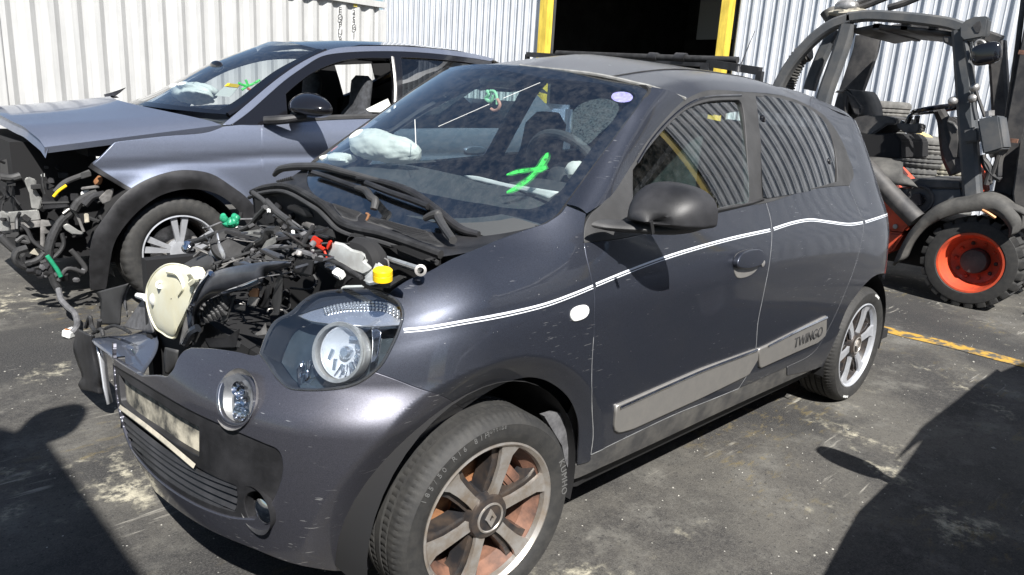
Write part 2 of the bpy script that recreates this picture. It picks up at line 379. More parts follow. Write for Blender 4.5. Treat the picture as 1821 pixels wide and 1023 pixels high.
def weather(m, lo=.72, sx=9., sz=.5):                       # rain streaks and grime running down a wall
    nt = m.node_tree; b = nt.nodes['Principled BSDF']; src = b.inputs['Base Color'].links[0].from_socket; tc = nt.nodes.new('ShaderNodeTexCoord'); mp = nt.nodes.new('ShaderNodeMapping'); mp.inputs['Scale'].default_value = (sx, sx, sz)
    n = nt.nodes.new('ShaderNodeTexNoise'); n.inputs['Scale'].default_value = 1.; n.inputs['Detail'].default_value = 9; n.inputs['Roughness'].default_value = .7; nt.links.new(tc.outputs['Object'], mp.inputs[0]); nt.links.new(mp.outputs[0], n.inputs['Vector'])
    r = nt.nodes.new('ShaderNodeMapRange'); r.inputs['From Min'].default_value = .3; r.inputs['From Max'].default_value = .6; r.inputs['To Min'].default_value = lo; r.inputs['To Max'].default_value = 1.03; nt.links.new(n.outputs['Fac'], r.inputs['Value'])
    v = nt.nodes.new('ShaderNodeVectorMath'); v.operation = 'SCALE'; nt.links.new(src, v.inputs[0]); nt.links.new(r.outputs[0], v.inputs['Scale']); nt.links.new(v.outputs[0], b.inputs['Base Color']); return m
M = {}
M['paint'] = car_paint('dark_grey_metallic_paint', (.043, .048, .064), .35)
M['paint_bumper'] = car_paint('dark_grey_bumper_paint', (.078, .079, .096), .8)
M['suvpaint'] = car_paint('blue_grey_metallic_paint', (.205, .23, .30))
M['plastic'] = mat('black_plastic', (.022, .022, .024), .5, vary=.5, scale=6, bump=.06, bscale=350, rvar=.12)
M['plastic_grey'] = mat('faded_black_plastic', (.042, .042, .043), .6, vary=.2, scale=9, bump=.08, bscale=250)
M['gloss'] = mat('gloss_black', (.008, .008, .01), .12, coat=.6)
M['glossdark'] = mat('gloss_dark_trim', (.04, .045, .055), .2, metal=.5, coat=.8)
M['rubber'] = mat('rubber', (.02, .02, .021), .72, vary=.5, scale=12, bump=.1, bscale=120)
M['tyre'] = mat('tyre_rubber', (.022, .022, .022), .7, col2=(.036, .035, .033), scale=30, bump=.08, bscale=160)
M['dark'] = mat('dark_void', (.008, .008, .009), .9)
M['under'] = mat('dark_underbody', (.015, .015, .016), .85)
M['chrome'] = mat('chrome', (.72, .74, .78), .1, metal=1., vary=.15, scale=20, rvar=.06)
M['silver'] = mat('machined_alloy', (.50, .48, .455), .36, metal=.7, col2=(.36, .30, .24), scale=22, rvar=.1)
M['silver_clean'] = mat('clean_alloy', (.66, .68, .72), .32, metal=.65, vary=.1, scale=20)
M['rimdark'] = mat('dark_alloy', (.018, .018, .02), .35, coat=.3, col2=(.06, .045, .035), scale=18)
M['rimrust'] = mat('brown_dusty_barrel', (.2, .1, .065), .7, col2=(.05, .03, .025), scale=14, bump=.1)
M['rust'] = mat('rusty_iron', (.19, .085, .04), .8, col2=(.30, .14, .06), scale=40, bump=.15, bscale=90)
M['steel'] = mat('grey_steel', (.32, .31, .3), .45, metal=.6, vary=.4, scale=14)
M['alu'] = mat('cast_aluminium', (.55, .55, .53), .42, metal=.75, vary=.3, scale=10, bump=.08)
M['white'] = mat('white_plastic', (.75, .76, .74), .45, vary=.08, scale=12)
M['cream'] = mat('translucent_cream_plastic', (.74, .7, .5), .35, col2=(.8, .8, .66), scale=7, bump=.04, bscale=30, spec=.4)
M['tankwhite'] = mat('translucent_white_plastic', (.66, .69, .68), .35, col2=(.45, .45, .43), scale=14)
M['yellow'] = mat('yellow_plastic', (.85, .55, .01), .4, vary=.08)
M['red'] = mat('red_plastic', (.72, .045, .02), .45, vary=.15, scale=20)
M['green'] = mat('green_plastic', (.02, .25, .13), .4, vary=.3, scale=30)
M['greenspray'] = spray('green_marker_spray', (.08, .85, .12), .95, 60)
M['greenmist'] = spray('green_spray_mist', (.12, .8, .16), .3, 25)
M['orange'] = mat('orange_marker_spray', (.85, .2, .1), .6)
M['cable'] = mat('black_cable_loom', (.025, .025, .026), .55, bump=.3, bscale=500, vary=.4, scale=30)
M['cabletape'] = mat('grey_cable_tape', (.11, .11, .115), .6, bump=.2, bscale=300, vary=.3, scale=30)
M['copper'] = mat('copper_connector', (.5, .25, .12), .4, metal=.5)
M['airbag'] = mat('airbag_cloth', (.74, .75, .70), .9, vary=.06, scale=20, bump=.8, bscale=11)
M['dash'] = mat('dash_plastic', (.055, .058, .06), .6, bump=.1, bscale=500)
M['seat'] = mat('dark_seat_cloth', (.035, .037, .042), .9, vary=.4, scale=30, bump=.15, bscale=300)
M['glass'] = glass('windscreen_glass', (.82, .89, .90), .012, 1., .055, .22)
M['sideglass'] = glass('side_glass', (.6, .74, .7), .006, 1., .04, .12)
M['darkglass'] = glass('privacy_glass', (.05, .055, .06), .006, 1., .015, .13)
M['lens'] = glass('lamp_lens', (.92, .94, .96), .01, 1., .01, .14)
M['frit'] = mat('black_glass_border', (.006, .007, .01), .15, coat=.5)
M['pinstripe'] = mat('white_pinstripe', (.72, .75, .8), .3, coat=.5)
M['dust'] = mat('dusty_edge', (.22, .22, .21), .7, vary=.3, scale=30)
M['sillgrey'] = mat('dusty_grey_sill', (.06, .06, .062), .45, metal=.3, col2=(.14, .135, .125), scale=10, coat=.3)
M['trim'] = mat('dusty_metallic_trim', (.27, .262, .25), .36, metal=.55, col2=(.30, .288, .27), scale=30)
M['platedirt'] = mat('dirty_plate_recess', (.045, .045, .042), .7, col2=(.52, .48, .38), scale=13, bump=.12, bscale=40)
M['sandy'] = mat('sandy_ledge', (.45, .41, .33), .8, col2=(.3, .28, .23), scale=22, bump=.2)
M['sticker'] = mat('violet_sticker', (.42, .33, .75), .4, col2=(.62, .55, .85), scale=80)
M['paper'] = mat('white_paper', (.8, .8, .76), .7)
M['cloth_dark'] = mat('black_felt', (.02, .02, .02), .95)
M['seam'] = mat('dusty_highlight_seam', (.24, .245, .25), .6, vary=.35, scale=14)
M['brightchrome'] = mat('bright_reflector', (.66, .69, .74), .2, metal=.85, vary=.08, scale=40)
M['tyreletter'] = mat('worn_tyre_letter', (.10, .10, .098), .7)
M['lampbowl'] = mat('lamp_bowl_silver', (.72, .74, .77), .3, metal=.12, coat=.5, vary=.08, scale=30)
M['lockpanel'] = mat('grey_gloss_panel', (.07, .075, .088), .32, metal=.3, coat=.4, vary=.3, scale=14)
M['lamphouse'] = mat('sky_tinted_lamp_shell', (.028, .038, .046), .3, coat=.5, vary=.25, scale=18)  # black shell coloured teal to imitate the sky mirrored in it
M['tornskin'] = car_paint('sky_tinted_bumper_paint', (.13, .15, .2), .9)  # the bumper's own paint, made lighter and bluer to imitate reflected sky
M['glassdust'] = spray('glass_dust', (.5, .58, .58), .13, 160)
M['roofpaint'] = car_paint('dusty_roof_paint', (.042, .046, .060), .2)
for n_ in M['roofpaint'].node_tree.nodes:
    if n_.type == 'MAP_RANGE' and any(l.to_socket.name == 'Coat Roughness' for l in n_.outputs[0].links): n_.inputs['To Min'].default_value = .16; n_.inputs['To Max'].default_value = .32
# ================================================================ the yard
def ground_mat():
    m = bpy.data.materials.new('worn_asphalt'); m.use_nodes = True; nt = m.node_tree; L = nt.links.new; b = nt.nodes['Principled BSDF']; tc = nt.nodes.new('ShaderNodeTexCoord')
    def noise(s, d=8, r=.6, loc=None, sc_=None):
        n = nt.nodes.new('ShaderNodeTexNoise'); n.inputs['Scale'].default_value = s; n.inputs['Detail'].default_value = d; n.inputs['Roughness'].default_value = r
        if loc or sc_:
            mp = nt.nodes.new('ShaderNodeMapping'); mp.inputs['Location'].default_value = loc or (0, 0, 0); mp.inputs['Scale'].default_value = sc_ or (1, 1, 1); L(tc.outputs['Object'], mp.inputs[0]); L(mp.outputs[0], n.inputs['Vector'])
        else: L(tc.outputs['Object'], n.inputs['Vector'])
        return n.outputs['Fac']
    def ramp(f, a, c, b0=0., b1=1.):
        r = nt.nodes.new('ShaderNodeMapRange'); r.interpolation_type = 'SMOOTHSTEP'; r.inputs['From Min'].default_value = a; r.inputs['From Max'].default_value = c; r.inputs['To Min'].default_value = b0; r.inputs['To Max'].default_value = b1; L(f, r.inputs['Value']); return r.outputs[0]
    def mix(f, a, c):
        x = nt.nodes.new('ShaderNodeMix'); x.data_type = 'RGBA'; L(f, x.inputs['Factor'])
        for s_, v in (('A', a), ('B', c)):
            if isinstance(v, tuple): x.inputs[s_].default_value = (*v, 1)
            else: L(v, x.inputs[s_])
        return x.outputs['Result']
    def mul(a, c):
        x = nt.nodes.new('ShaderNodeMath'); x.operation = 'MULTIPLY'; L(a, x.inputs[0]); L(c, x.inputs[1]); return x.outputs[0]
    base = mix(ramp(noise(1.1, 9, .62), .38, .64), (.028, .027, .027), (.088, .083, .073))
    base = mix(ramp(noise(2.7, 12, .74, (3, 7, 0)), .5, .68, 0, .85), base, (.15, .145, .13))
    fine = ramp(noise(38, 6, .8), .44, .68, 0, .4); base = mix(fine, base, (.14, .132, .115)); pits = ramp(noise(60, 4, .7, (2, 5, 0)), .56, .66, 0, .8); base = mix(pits, base, (.022, .022, .023))
    stain = ramp(noise(.8, 7, .62, (11, 2, 0)), .5, .62, 0, .8); base = mix(stain, base, (.022, .022, .023))
    sand = mul(ramp(noise(1.6, 8, .7, (5, 1, 0)), .55, .66), ramp(noise(16, 8, .75), .44, .58)); base = mix(sand, base, (.42, .39, .30))
    moss = mul(ramp(noise(1.0, 3, .5, (-3, 14, 0)), .53, .62, 0, .5), ramp(noise(9, 7, .7, None, (1, 2.2, 1)), .52, .64)); base = mix(moss, base, (.17, .13, .05))
    streak = mul(ramp(noise(2.2, 4, .5, (0, 9, 0)), .56, .66, 0, .7), ramp(noise(1.5, 6, .6, None, (2, 26, 1)), .55, .68)); base = mix(streak, base, (.4, .38, .33))
    peb = ramp(noise(140, 2, .5), .34, .72, 0, 1); base = mix(mul(peb, ramp(noise(260, 1), .3, .7, .0, .5)), base, (.15, .145, .135))
    vo = nt.nodes.new('ShaderNodeTexVoronoi'); vo.inputs['Scale'].default_value = 22; L(tc.outputs['Object'], vo.inputs['Vector']); sp_ = ramp(vo.outputs['Distance'], .07, .045); base = mix(mul(sp_, ramp(noise(3.1, 3, .5, (8, 8, 0)), .48, .6)), base, (.48, .46, .42))
    L(base, b.inputs['Base Color']); b.inputs['Roughness'].default_value = .82; b.inputs['Specular IOR Level'].default_value = .3
    bp = nt.nodes.new('ShaderNodeBump'); bp.inputs['Strength'].default_value = .55; bp.inputs['Distance'].default_value = .006; L(noise(170, 4, .65), bp.inputs['Height']); L(bp.outputs[0], b.inputs['Normal'])
    return m
g = G(); g.add([(-600, -600, 0), (600, -600, 0), (600, 600, 0), (-600, 600, 0)], [(0, 1, 2, 3)], False); kind(g.obj('ground', ground_mat()), 'structure')
ml = mat('worn_yellow_paint', (.42, .25, .04), .8, col2=(.085, .08, .068), scale=11, bump=.1)
for n_ in ml.node_tree.nodes:
    if n_.type == 'VALTORGB': n_.color_ramp.elements[0].position = .45; n_.color_ramp.elements[1].position = .56
g = G(); L = np.linspace(-3.2, 6, 60); g.grid([[(4.03+dx+.012*math.sin(y*9+dx*40), y, .004) for dx in (-.075, 0, .075)] for y in L]); kind(g.obj('road_marking', ml), 'structure')
# stones and crumbs
g = G()
for k in range(1500):
    r = rng.uniform(.3, 1); x, y = rng.uniform(-1, 6), rng.uniform(-2, 4); s_ = rng.uniform(.002, .0055)*(1.8 if k % 40 == 0 else 1)
    V = [(x+s_*rng.uniform(.6, 1.4)*a, y+s_*rng.uniform(.6, 1.4)*b_, max(0, .0+s_*c)) for a, b_, c in ((1, 0, .2), (0, 1, .2), (-1, 0, .2), (0, -1, .2), (.1, .1, 1.0))]; g.add(V, [(0, 1, 4), (1, 2, 4), (2, 3, 4), (3, 0, 4)], False)
kind(g.obj('stones', mat('pale_stone', (.3, .29, .26), .85, vary=.4, scale=50)), 'stuff')
# white shipping container: 6.06 m, panel pressed into corrugations
mc_ = mat('white_container_paint', (.42, .422, .418), .55, col2=(.455, .457, .45), scale=3, bump=.03, bscale=20)
weather(mc_, .82)
def corr(x0, x1, y, z0, z1, pitch, depth, prof):
    out = []; x = x0
    while x < x1-1e-6:
        for t, d in prof:
            if x+t*pitch <= x1: out.append((x+t*pitch, d*depth))
        x += pitch
    if out[-1][0] < x1-1e-4: out.append((x1, 0))
    return out
def container(name, label, x0, grp, lettering):
    c = thing(name, label, 'container', (x0+3.03, 10.9, 0), grp); x1 = x0+6.058; y0 = 9.73
    pts = corr(x0+.16, x1-.14, 0, 0, 0, .278, -.046, ((0, 0), (.25, 0), (.5, -1), (.75, -1)))
    g = G(); g.grid([[(x, y0-.0+d, .16), (x, y0+d, 2.8)] for x, d in pts], False); g.obj('side_panel', mc_, c)
    for xx in (x0+.08, x1-.07): g = G(); g.box((xx, y0+.02, 1.45), (.155, .10, 2.6)); g.obj('corner_post', mc_, c, bevel=.01)
    g = G(); g.box(((x0+x1)/2, y0+.02, .08), (6.05, .12, .16)); g.obj('bottom_rail', mc_, c); g = G(); g.box(((x0+x1)/2, y0+.02, 2.84), (6.05, .12, .1)); g.obj('top_rail', mc_, c)
    g = G(); g.box(((x0+x1)/2, y0+1.26, 1.45), (5.9, 2.3, 2.7)); g.obj('container_box', mc_, c)
    if lettering:
        for body, px_, py0, dy in (('EQPU 9', 605, 18, 13.2), ('25G1', 629.5, 23, 13)):
            for k, ch in enumerate(body):
                if ch == ' ': continue
                kk = k if k < 4 else 4
                write('container_lettering', ch, .13, at(px_, py0+dy*kk, y=y0-.012), (1, 0, 0), (0, 0, 1), M['plastic'], c, .001)
        g = G(); p = at(632, 6, y=y0-.004); g.box(p, (.07, .008, .12)); g.obj('safety_plate', mat('yellow_warning_decal', (.75, .6, .08), .6, col2=(.3, .25, .1), scale=40), c)
    return c
container('shipping_container', 'white corrugated shipping container with black vertical lettering, behind the blue-grey car', .76, 'white containers', True)
container('shipping_container', 'white corrugated container at the left edge beyond a narrow dark gap', -5.42, 'white containers', False)
# metal warehouse: wall of ribbed sheet along x = 9.45 with a yellow framed doorway
wx = 9.45
msheet = mat('light_grey_sheet_metal', (.61, .63, .665), .45, metal=.1, vary=.10, scale=2.2, bump=.04, bscale=14)
weather(msheet, .84, 7., .4)
wh = thing('warehouse', 'light grey ribbed metal warehouse with a dark yellow-framed doorway', 'building', (wx+4, 5, 0))
yL, yR = at(979, 48, x=wx)[1], at(1284, 48, x=wx)[1]
def sheet(name, ya, yb, z0, z1, par, x=wx, sgn=1, mm=None):
    pts = corr(ya, yb, 0, 0, 0, .2, .03, ((0, 0), (.11, -1), (.27, -1), (.38, 0), (.66, 0), (.68, -.2), (.72, -.2), (.74, 0)))
    g = G(); g.grid([[(x+sgn*d, y, z0), (x+sgn*d, y, z1)] for y, d in pts], False); return g.obj(name, mm or msheet, par)
def sheets(ya, yb, z0, z1, par, **k):
    y = ya
    while y < yb-.01: sheet('wall_sheet', y, min(y+1.0, yb)+.0, z0, z1, par, **k); y += 1.0
sheets(yL+.24, 13.7, 0, 9, wh); sheets(-5.7, yR-.26, 0, 9, wh); sheets(yR-.26, yL+.24, 4.2, 9, wh); sheets(-9.9, -5.7, 7.2, 9, wh); sheets(-13.0, -9.9, 0, 9, wh)
myel = mat('yellow_door_paint', (.80, .60, .09), .5, col2=(.68, .49, .07), scale=5)
weather(myel, .6, 12, 2.)
for ya, yb in ((yL, yL+.22), (yR-.16, yR)): g = G(); g.box((wx-.03, (ya+yb)/2, 2.1), (.16, yb-ya, 4.2)); g.obj('door_post', myel, wh, bevel=.01)
g = G(); g.box((wx-.03, (yL+yR)/2, 4.28), (.16, yL-yR+.36, .16)); g.obj('door_lintel', myel, wh, bevel=.01)
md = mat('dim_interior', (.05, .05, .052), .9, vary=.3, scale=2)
g = G(); x2 = wx+9
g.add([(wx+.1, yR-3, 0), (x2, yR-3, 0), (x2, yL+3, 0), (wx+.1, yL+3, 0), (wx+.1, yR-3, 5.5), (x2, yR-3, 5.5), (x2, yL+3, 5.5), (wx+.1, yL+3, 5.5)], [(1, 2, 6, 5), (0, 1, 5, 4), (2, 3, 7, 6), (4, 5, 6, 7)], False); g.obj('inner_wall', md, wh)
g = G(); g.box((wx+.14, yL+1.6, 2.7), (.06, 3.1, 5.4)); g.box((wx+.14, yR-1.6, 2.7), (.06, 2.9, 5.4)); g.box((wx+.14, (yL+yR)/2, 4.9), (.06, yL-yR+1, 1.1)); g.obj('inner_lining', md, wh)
for k in range(3): g = G(); g.box((wx+5.5, yR+.5+k*1.45, 3.5), (.06, 1.2, 1.0)); g.obj('inner_panel', mat('dim_panel', (.4, .42, .42), .8), wh)
g = G(); g.box((wx+4, yR+.7, 2.0), (.2, .9, .3)); g.obj('shelf_board', mat('dim_board', (.2, .2, .15), .8), wh)
g = G(); g.box((wx+4.5, .4, 9.1), (9.6, 27, .3)); g.obj('roof', msheet, wh)
for y_ in (-5.82, -9.9): g = G(); g.box((wx-.03, y_, 3.6), (.10, .15, 7.2)); g.obj('door_post', myel, wh, bevel=.01)
msd = mat('dark_green_shutter', (.10, .12, .11), .6, vary=.2, scale=3)
g = G(); g.grid([[(wx+1.0+.05*(k % 2), y_, .1*k) for y_ in (-9.8, -5.9)] for k in range(71)], False); g.obj('door_shutter', msd, wh)
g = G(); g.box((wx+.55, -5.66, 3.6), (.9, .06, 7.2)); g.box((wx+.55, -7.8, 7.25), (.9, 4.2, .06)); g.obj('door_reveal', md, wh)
# a second hall across the yard, behind the camera: it is what the side windows mirror
w2 = thing('warehouse', 'grey ribbed metal hall across the yard with a yellow-framed doorway', 'building', (6, -14, 0))
msh2 = mat('mid_grey_sheet_metal', (.5, .52, .54), .45, metal=.2, vary=.1, scale=2)
def sheet_x(xa, xb, z0, z1, y, par):
    x = xa
    while x < xb-.01:
        e = min(x+2, xb); pts = corr(x, e, 0, 0, 0, .25, .05, ((0, 0), (.3, 0), (.4, 1), (.6, 1), (.7, 0))); g = G(); g.grid([[(q, y+d, z0), (q, y+d, z1)] for q, d in pts], False); g.obj('wall_sheet', msh2, par); x += 2
sheet_x(-2, 6.4, 0, 6.5, -13.5, w2); sheet_x(10.8, 26, 0, 6.5, -13.5, w2); sheet_x(6.4, 10.8, 4.3, 6.5, -13.5, w2)
for x_ in (6.4, 10.8): g = G(); g.box((x_, -13.42, 2.15), (.25, .14, 4.3)); g.obj('door_post', myel, w2)
g = G(); g.box((8.6, -13.9, 2.15), (4.3, .1, 4.3)); g.obj('door_shutter', md, w2)
g = G(); g.box((12, -17, 6.6), (28.4, 7, .2)); g.obj('roof', msh2, w2)
# low black steel rack seen over the roof of the grey car
rk = thing('metal_rack', 'low black steel frame with a round bar lying on it, in front of the doorway', 'rack', (7.4, 4.2, 0)); X = 7.3
def rp(px_, py_, x=X): return at(px_, py_, x=x)
a, b = rp(938, 97), rp(1000, 101); g = G(); g.bar(a, b, .07, .07); g.bar(a, a*np.array([1, 1, 0]), .06, .06); g.obj('rack_rail', M['plastic'], rk)
c0, d0 = rp(1258, 112, 7.3), rp(1352, 127, 7.0); g = G(); g.bar(c0, d0, .06, .09); g.bar(d0, d0*np.array([1, 1, 0]), .07, .07); g.bar(c0, c0*np.array([1, 1, 0]), .12, .12); g.obj('rack_rail', M['plastic'], rk)
g = G(); g.tube([rp(990, 95), rp(1160, 102), rp(1312, 107)], .042, 12); g.obj('round_bar', M['rubber'], rk)
for q0, q1, r_ in ((rp(1155, 101), rp(1170, 102), .058), (rp(1202, 102), rp(1220, 103), .06)): g = G(); g.tube([q0, q1], r_, 12); g.obj("bar_collar", M["plastic"], rk)
g = G(); g.bar(rp(1000, 101), rp(1260, 116), .05, .05); g.obj('rack_beam', M['plastic'], rk)
# ================================================================ the wrecked grey hatchback
ZS = [.10, .18, .25, .35, .45, .55, .65, .75, .85, .92, .97, 1.02, 1.08, 1.2, 1.32, 1.42, 1.48, 1.54]
XS = [0, .3, .7, 1.2, 1.7, 2.1, 2.4]
WT = np.array([
 [.70, .745, .775, .80, .815, .822, .82, .81, .787, .752, .69, .575, .43, .30, .25, .22, .2, .2],
 [.70, .745, .775, .80, .812, .818, .816, .808, .795, .774, .750, .718, .672, .585, .51, .45, .41, .36],
 [.70, .745, .775, .80, .81, .815, .815, .812, .806, .790, .770, .747, .716, .652, .588, .53, .48, .40],
 [.70, .745, .775, .80, .81, .815, .816, .813, .808, .796, .778, .756, .730, .682, .632, .585, .548, .48],
 [.70, .745, .775, .80, .81, .815, .816, .813, .808, .796, .778, .757, .732, .686, .637, .59, .548, .48],
 [.70, .745, .775, .802, .815, .82, .82, .816, .808, .793, .773, .750, .723, .675, .625, .575, .535, .46],
 [.69, .74, .77, .80, .818, .823, .823, .816, .804, .786, .765, .740, .712, .662, .608, .553, .50, .43]])
AF = np.array([.545, .575, .60, .615, .617, .612, .60, .58, .545, .51, .475, .43, .38, .3, .25, .22, .2, .2])
AR = np.array([.48, .51, .54, .56, .57, .578, .58, .58, .577, .57, .562, .55, .53, .47, .40, .31, .24, .15])
def hz(Y, z):
    zs = np.array(ZS); z = np.clip(z, zs[0], zs[-1]); m = np.gradient(Y, zs, axis=1); i = np.clip(np.searchsorted(zs, z, side='right')-1, 0, len(zs)-2)
    k = np.arange(len(z)); h = zs[i+1]-zs[i]; t = (z-zs[i])/h
    return (2*t**3-3*t*t+1)*Y[k, i]+(t**3-2*t*t+t)*h*m[k, i]+(-2*t**3+3*t*t)*Y[k, i+1]+(t**3-t*t)*h*m[k, i+1]
def sstep(a, b, x): t = np.clip((x-a)/(b-a), 0, 1); return t*t*(3-2*t)
def body_fn(S, T):
    S = np.asarray(S, float).ravel(); T = np.asarray(T, float).ravel(); n = len(S)
    w = hz(hermite(XS, WT, np.clip(S, 0, 2.4)), T); x = S.copy(); y = -w; z = T.copy()
    f = S < 0
    if f.any():
        th = (1+S[f]/1.15)*PI/2; a = hz(np.tile(AF, (f.sum(), 1)), T[f]); c, sn = np.cos(th), np.sin(th); e = 2.6
        r = (np.abs(c/a)**e+np.abs(sn/w[f])**e)**(-1/e); r = r*(1-.06*sstep(.60, .74, T[f])*sstep(.03, .38, -S[f])); x[f] = -r*c; y[f] = -r*sn
        q = np.maximum(-x[f], 0); z[f] = T[f]-.35*q*q/(q+.12)*sstep(.62, .95, T[f])
    b = S > 2.4
    if b.any():
        th = (S[b]-2.4)/1.1*PI/2; a = hz(np.tile(AR, (b.sum(), 1)), T[b]); c, sn = np.cos(th), np.sin(th); e = 3.
        r = (np.abs(sn/a)**e+np.abs(c/w[b])**e)**(-1/e); x[b] = 2.4+r*sn; y[b] = -r*c
    for wx, R0, kk in ((0, .462, .75), (2.492, .375, .35)):               # the wheel arches turn in towards the tyre
        d = np.hypot(x-wx, z-.29); q = np.maximum(R0-d, 0)*(z > .1); y = y+np.sign(-y)*q*q/(q+.012)*kk
    return np.stack([x, y, z], 1)
BODY = Surf(body_fn, (-1.85, 3.45), (.1, 1.54), 420, 160)
car = thing('hatchback', 'dark grey wrecked hatchback without a bonnet, its bumper torn and front end open', 'car', (0, 0, 0))
# ---- outlines read from the photograph
zA = lambda *p: Z(440, 480, 4.65, p); zB = lambda *p: Z(120, 460, 3.933, p); zC = lambda *p: Z(660, 480, 1.884, p)
zD = lambda *p: Z(1020, 130, 2.378, p); zE = lambda *p: Z(1000, 480, 2.4354, p); zF = lambda *p: Z(1400, 480, 3.933, p)
zG = lambda *p: Z(100, 460, 1.8177, p); zH = lambda *p: Z(780, 120, 3.6525, p); zI = lambda *p: Z(160, 580, 2.55, p)
lamp_low = zA((110, 690), (170, 770), (240, 880), (340, 970), (500, 992), (700, 985), (850, 960), (960, 910), (1045, 845))
lamp_rest = zA((1045, 845), (1110, 780), (1190, 640), (1260, 480), (1285, 370), (1270, 300), (1220, 240), (1140, 200), (1080, 170), (900, 165), (680, 175), (560, 200), (450, 270), (370, 350), (230, 430), (150, 570), (110, 690))
joint = [(664.7, 661.7), (700, 674), (739, 689), (787, 705.5), (824.5, 727)]
# bumper with the black lower insert cut out
ins_top = [(182, 636), (205, 651), (237.5, 671), (285, 700), (336.6, 729.6), (408, 762.6), (470, 789)]
ins_r = [(470, 789), (494, 801), (502, 822), (499, 856), (480, 899), (452, 925)]
ins_low = [(452, 925), (408, 921), (347.6, 899), (281.5, 856), (236, 806), (209, 760), (196, 710), (184, 663)]
insert = poly(ins_top, ins_r, ins_low, [(184, 663), (182, 636)])
bump_out = poly(zB((860, 625), (1000, 630), (1180, 655), (1300, 680))+[(463.7, 628.4)], lamp_low, joint,
    [(824.5, 727), (774, 793), (729, 862), (703, 931), (687, 1010)], [(687, 1010), (640, 1016), (595, 1015.6), (518, 1002), (452, 977), (364, 938.6), (292.6, 889), (237.5, 834), (204.5, 784), (189, 729), (178, 680), (168, 610)],
    [(168, 610), (176, 613), (205, 640), (252, 669)], [(252, 669), (265, 668.5), (280, 668), (295.5, 669.8), (303, 663), (309, 655), (316, 638), (326, 625), (338.7, 619)])
drl_c = (418, 710)
drl = cr([(418, 664), (439, 672), (448, 696), (447, 728), (434, 750), (415, 754), (396, 742), (388, 714), (392, 686), (404, 669)], 6, True)
bumper = BODY.panel('bumper', bump_out, M['paint_bumper'], car, holes=[insert, drl], h=.0065, gap=.0025, thick=.012, rnd=.004)
# black insert: the upper smooth band, the plate recess, the slatted grille and the fog lamp
fog = cr(zI((690, 800), (705, 765), (745, 755), (790, 785), (815, 845), (805, 895), (760, 915), (720, 895), (700, 855)), 6, True)
pl = poly(*[[a, b] for a, b in zip(zI((118, 212), (300, 345), (485, 462), (485, 598), (300, 480), (130, 345)), zI((300, 345), (485, 462), (485, 598), (300, 480), (130, 345), (118, 212)))])
slat_zone = poly(zI((135, 375), (200, 440), (330, 545), (470, 640), (560, 690), (655, 730)), zI((655, 730), (660, 790), (650, 850)), zI((650, 850), (540, 815), (400, 745), (260, 640), (160, 520), (110, 400)))
lower = BODY.panel('bumper_insert', insert, M['plastic'], car, holes=[fog, pl, slat_zone], h=.014, off=-.006, thick=.03)
BODY.panel('plate_recess', pl, M['platedirt'], lower, h=.02, off=-.022, thick=0)
BODY.ribbon('plate_ledge', zI((133, 372), (300, 500), (472, 645)), .022, M['sandy'], lower, off=-.004, thick=.006)
P = BODY.px(slat_zone); slats = BODY.panel('grille_back', slat_zone, M['dark'], lower, h=.03, off=-.035, thick=0)
for k, (a, b) in enumerate([((112, 408), (655, 745)), ((122, 440), (658, 778)), ((140, 480), (655, 812)), ((170, 535), (648, 843)), ((215, 600), (590, 835))]):
    xa, ya = a; xb, yb = b; L = zI(*[(xa+(xb-xa)*t, ya+(yb-ya)*t+46*math.sin(PI*t)*(1-.1*k)) for t in (0, .2, .4, .6, .8, 1)])
    BODY.ribbon('grille_slat', L, .021, M['plastic'], slats, off=-.016, thick=.010)
q = BODY.px([Z(160, 580, 2.55, [(752, 835)])[0]]); fp = BODY.P(q[:, 0], q[:, 1])[0]; fn_ = Vector((-1, -.18, 0)).normalized()
g = G(); g.lathe([(.062, .004), (.056, -.01), (.05, -.05), (.0, -.06)], fp, fn_, 32); fogb = g.obj('fog_lamp', M['plastic'], lower)
g = G(); g.lathe([(.036, -.020), (.032, -.010), (.02, -.004), (.0, -.002)], Vector(fp)+Vector((0, -.016, 0)), fn_, 28); g.obj('fog_lamp_lens', M['chrome'], fogb)
# round daytime lamp in the bumper
dq = BODY.px([drl_c])[0]; dp = Vector(BODY.at(*drl_c)); dn = Vector(BODY.N(dq[:1], dq[1:])[0])
d_ = BODY.panel('daytime_lamp', drl, M['lens'], car, h=.012, off=.006, thick=.012, rnd=.006)
g = G(); ax = (dn+Vector((-.6, 0, 0))).normalized(); g.lathe([(.075, .0), (.068, -.012), (.05, -.03), (.0, -.034)], dp, ax, 32); bowl = g.obj('lamp_bowl', M['steel'], d_)
for dy, dz in ((.0, .030), (-.016, -.002), (.0, -.032), (-.022, .026), (-.024, -.028)):
    g = G(); g.lathe([(.0, -.022), (.008, -.018), (.014, -.006), (.017, -.002), (.018, -.012)], dp+Vector((0, dy-.005, dz)), ax, 20); g.obj('led_reflector', M['chrome'], bowl)
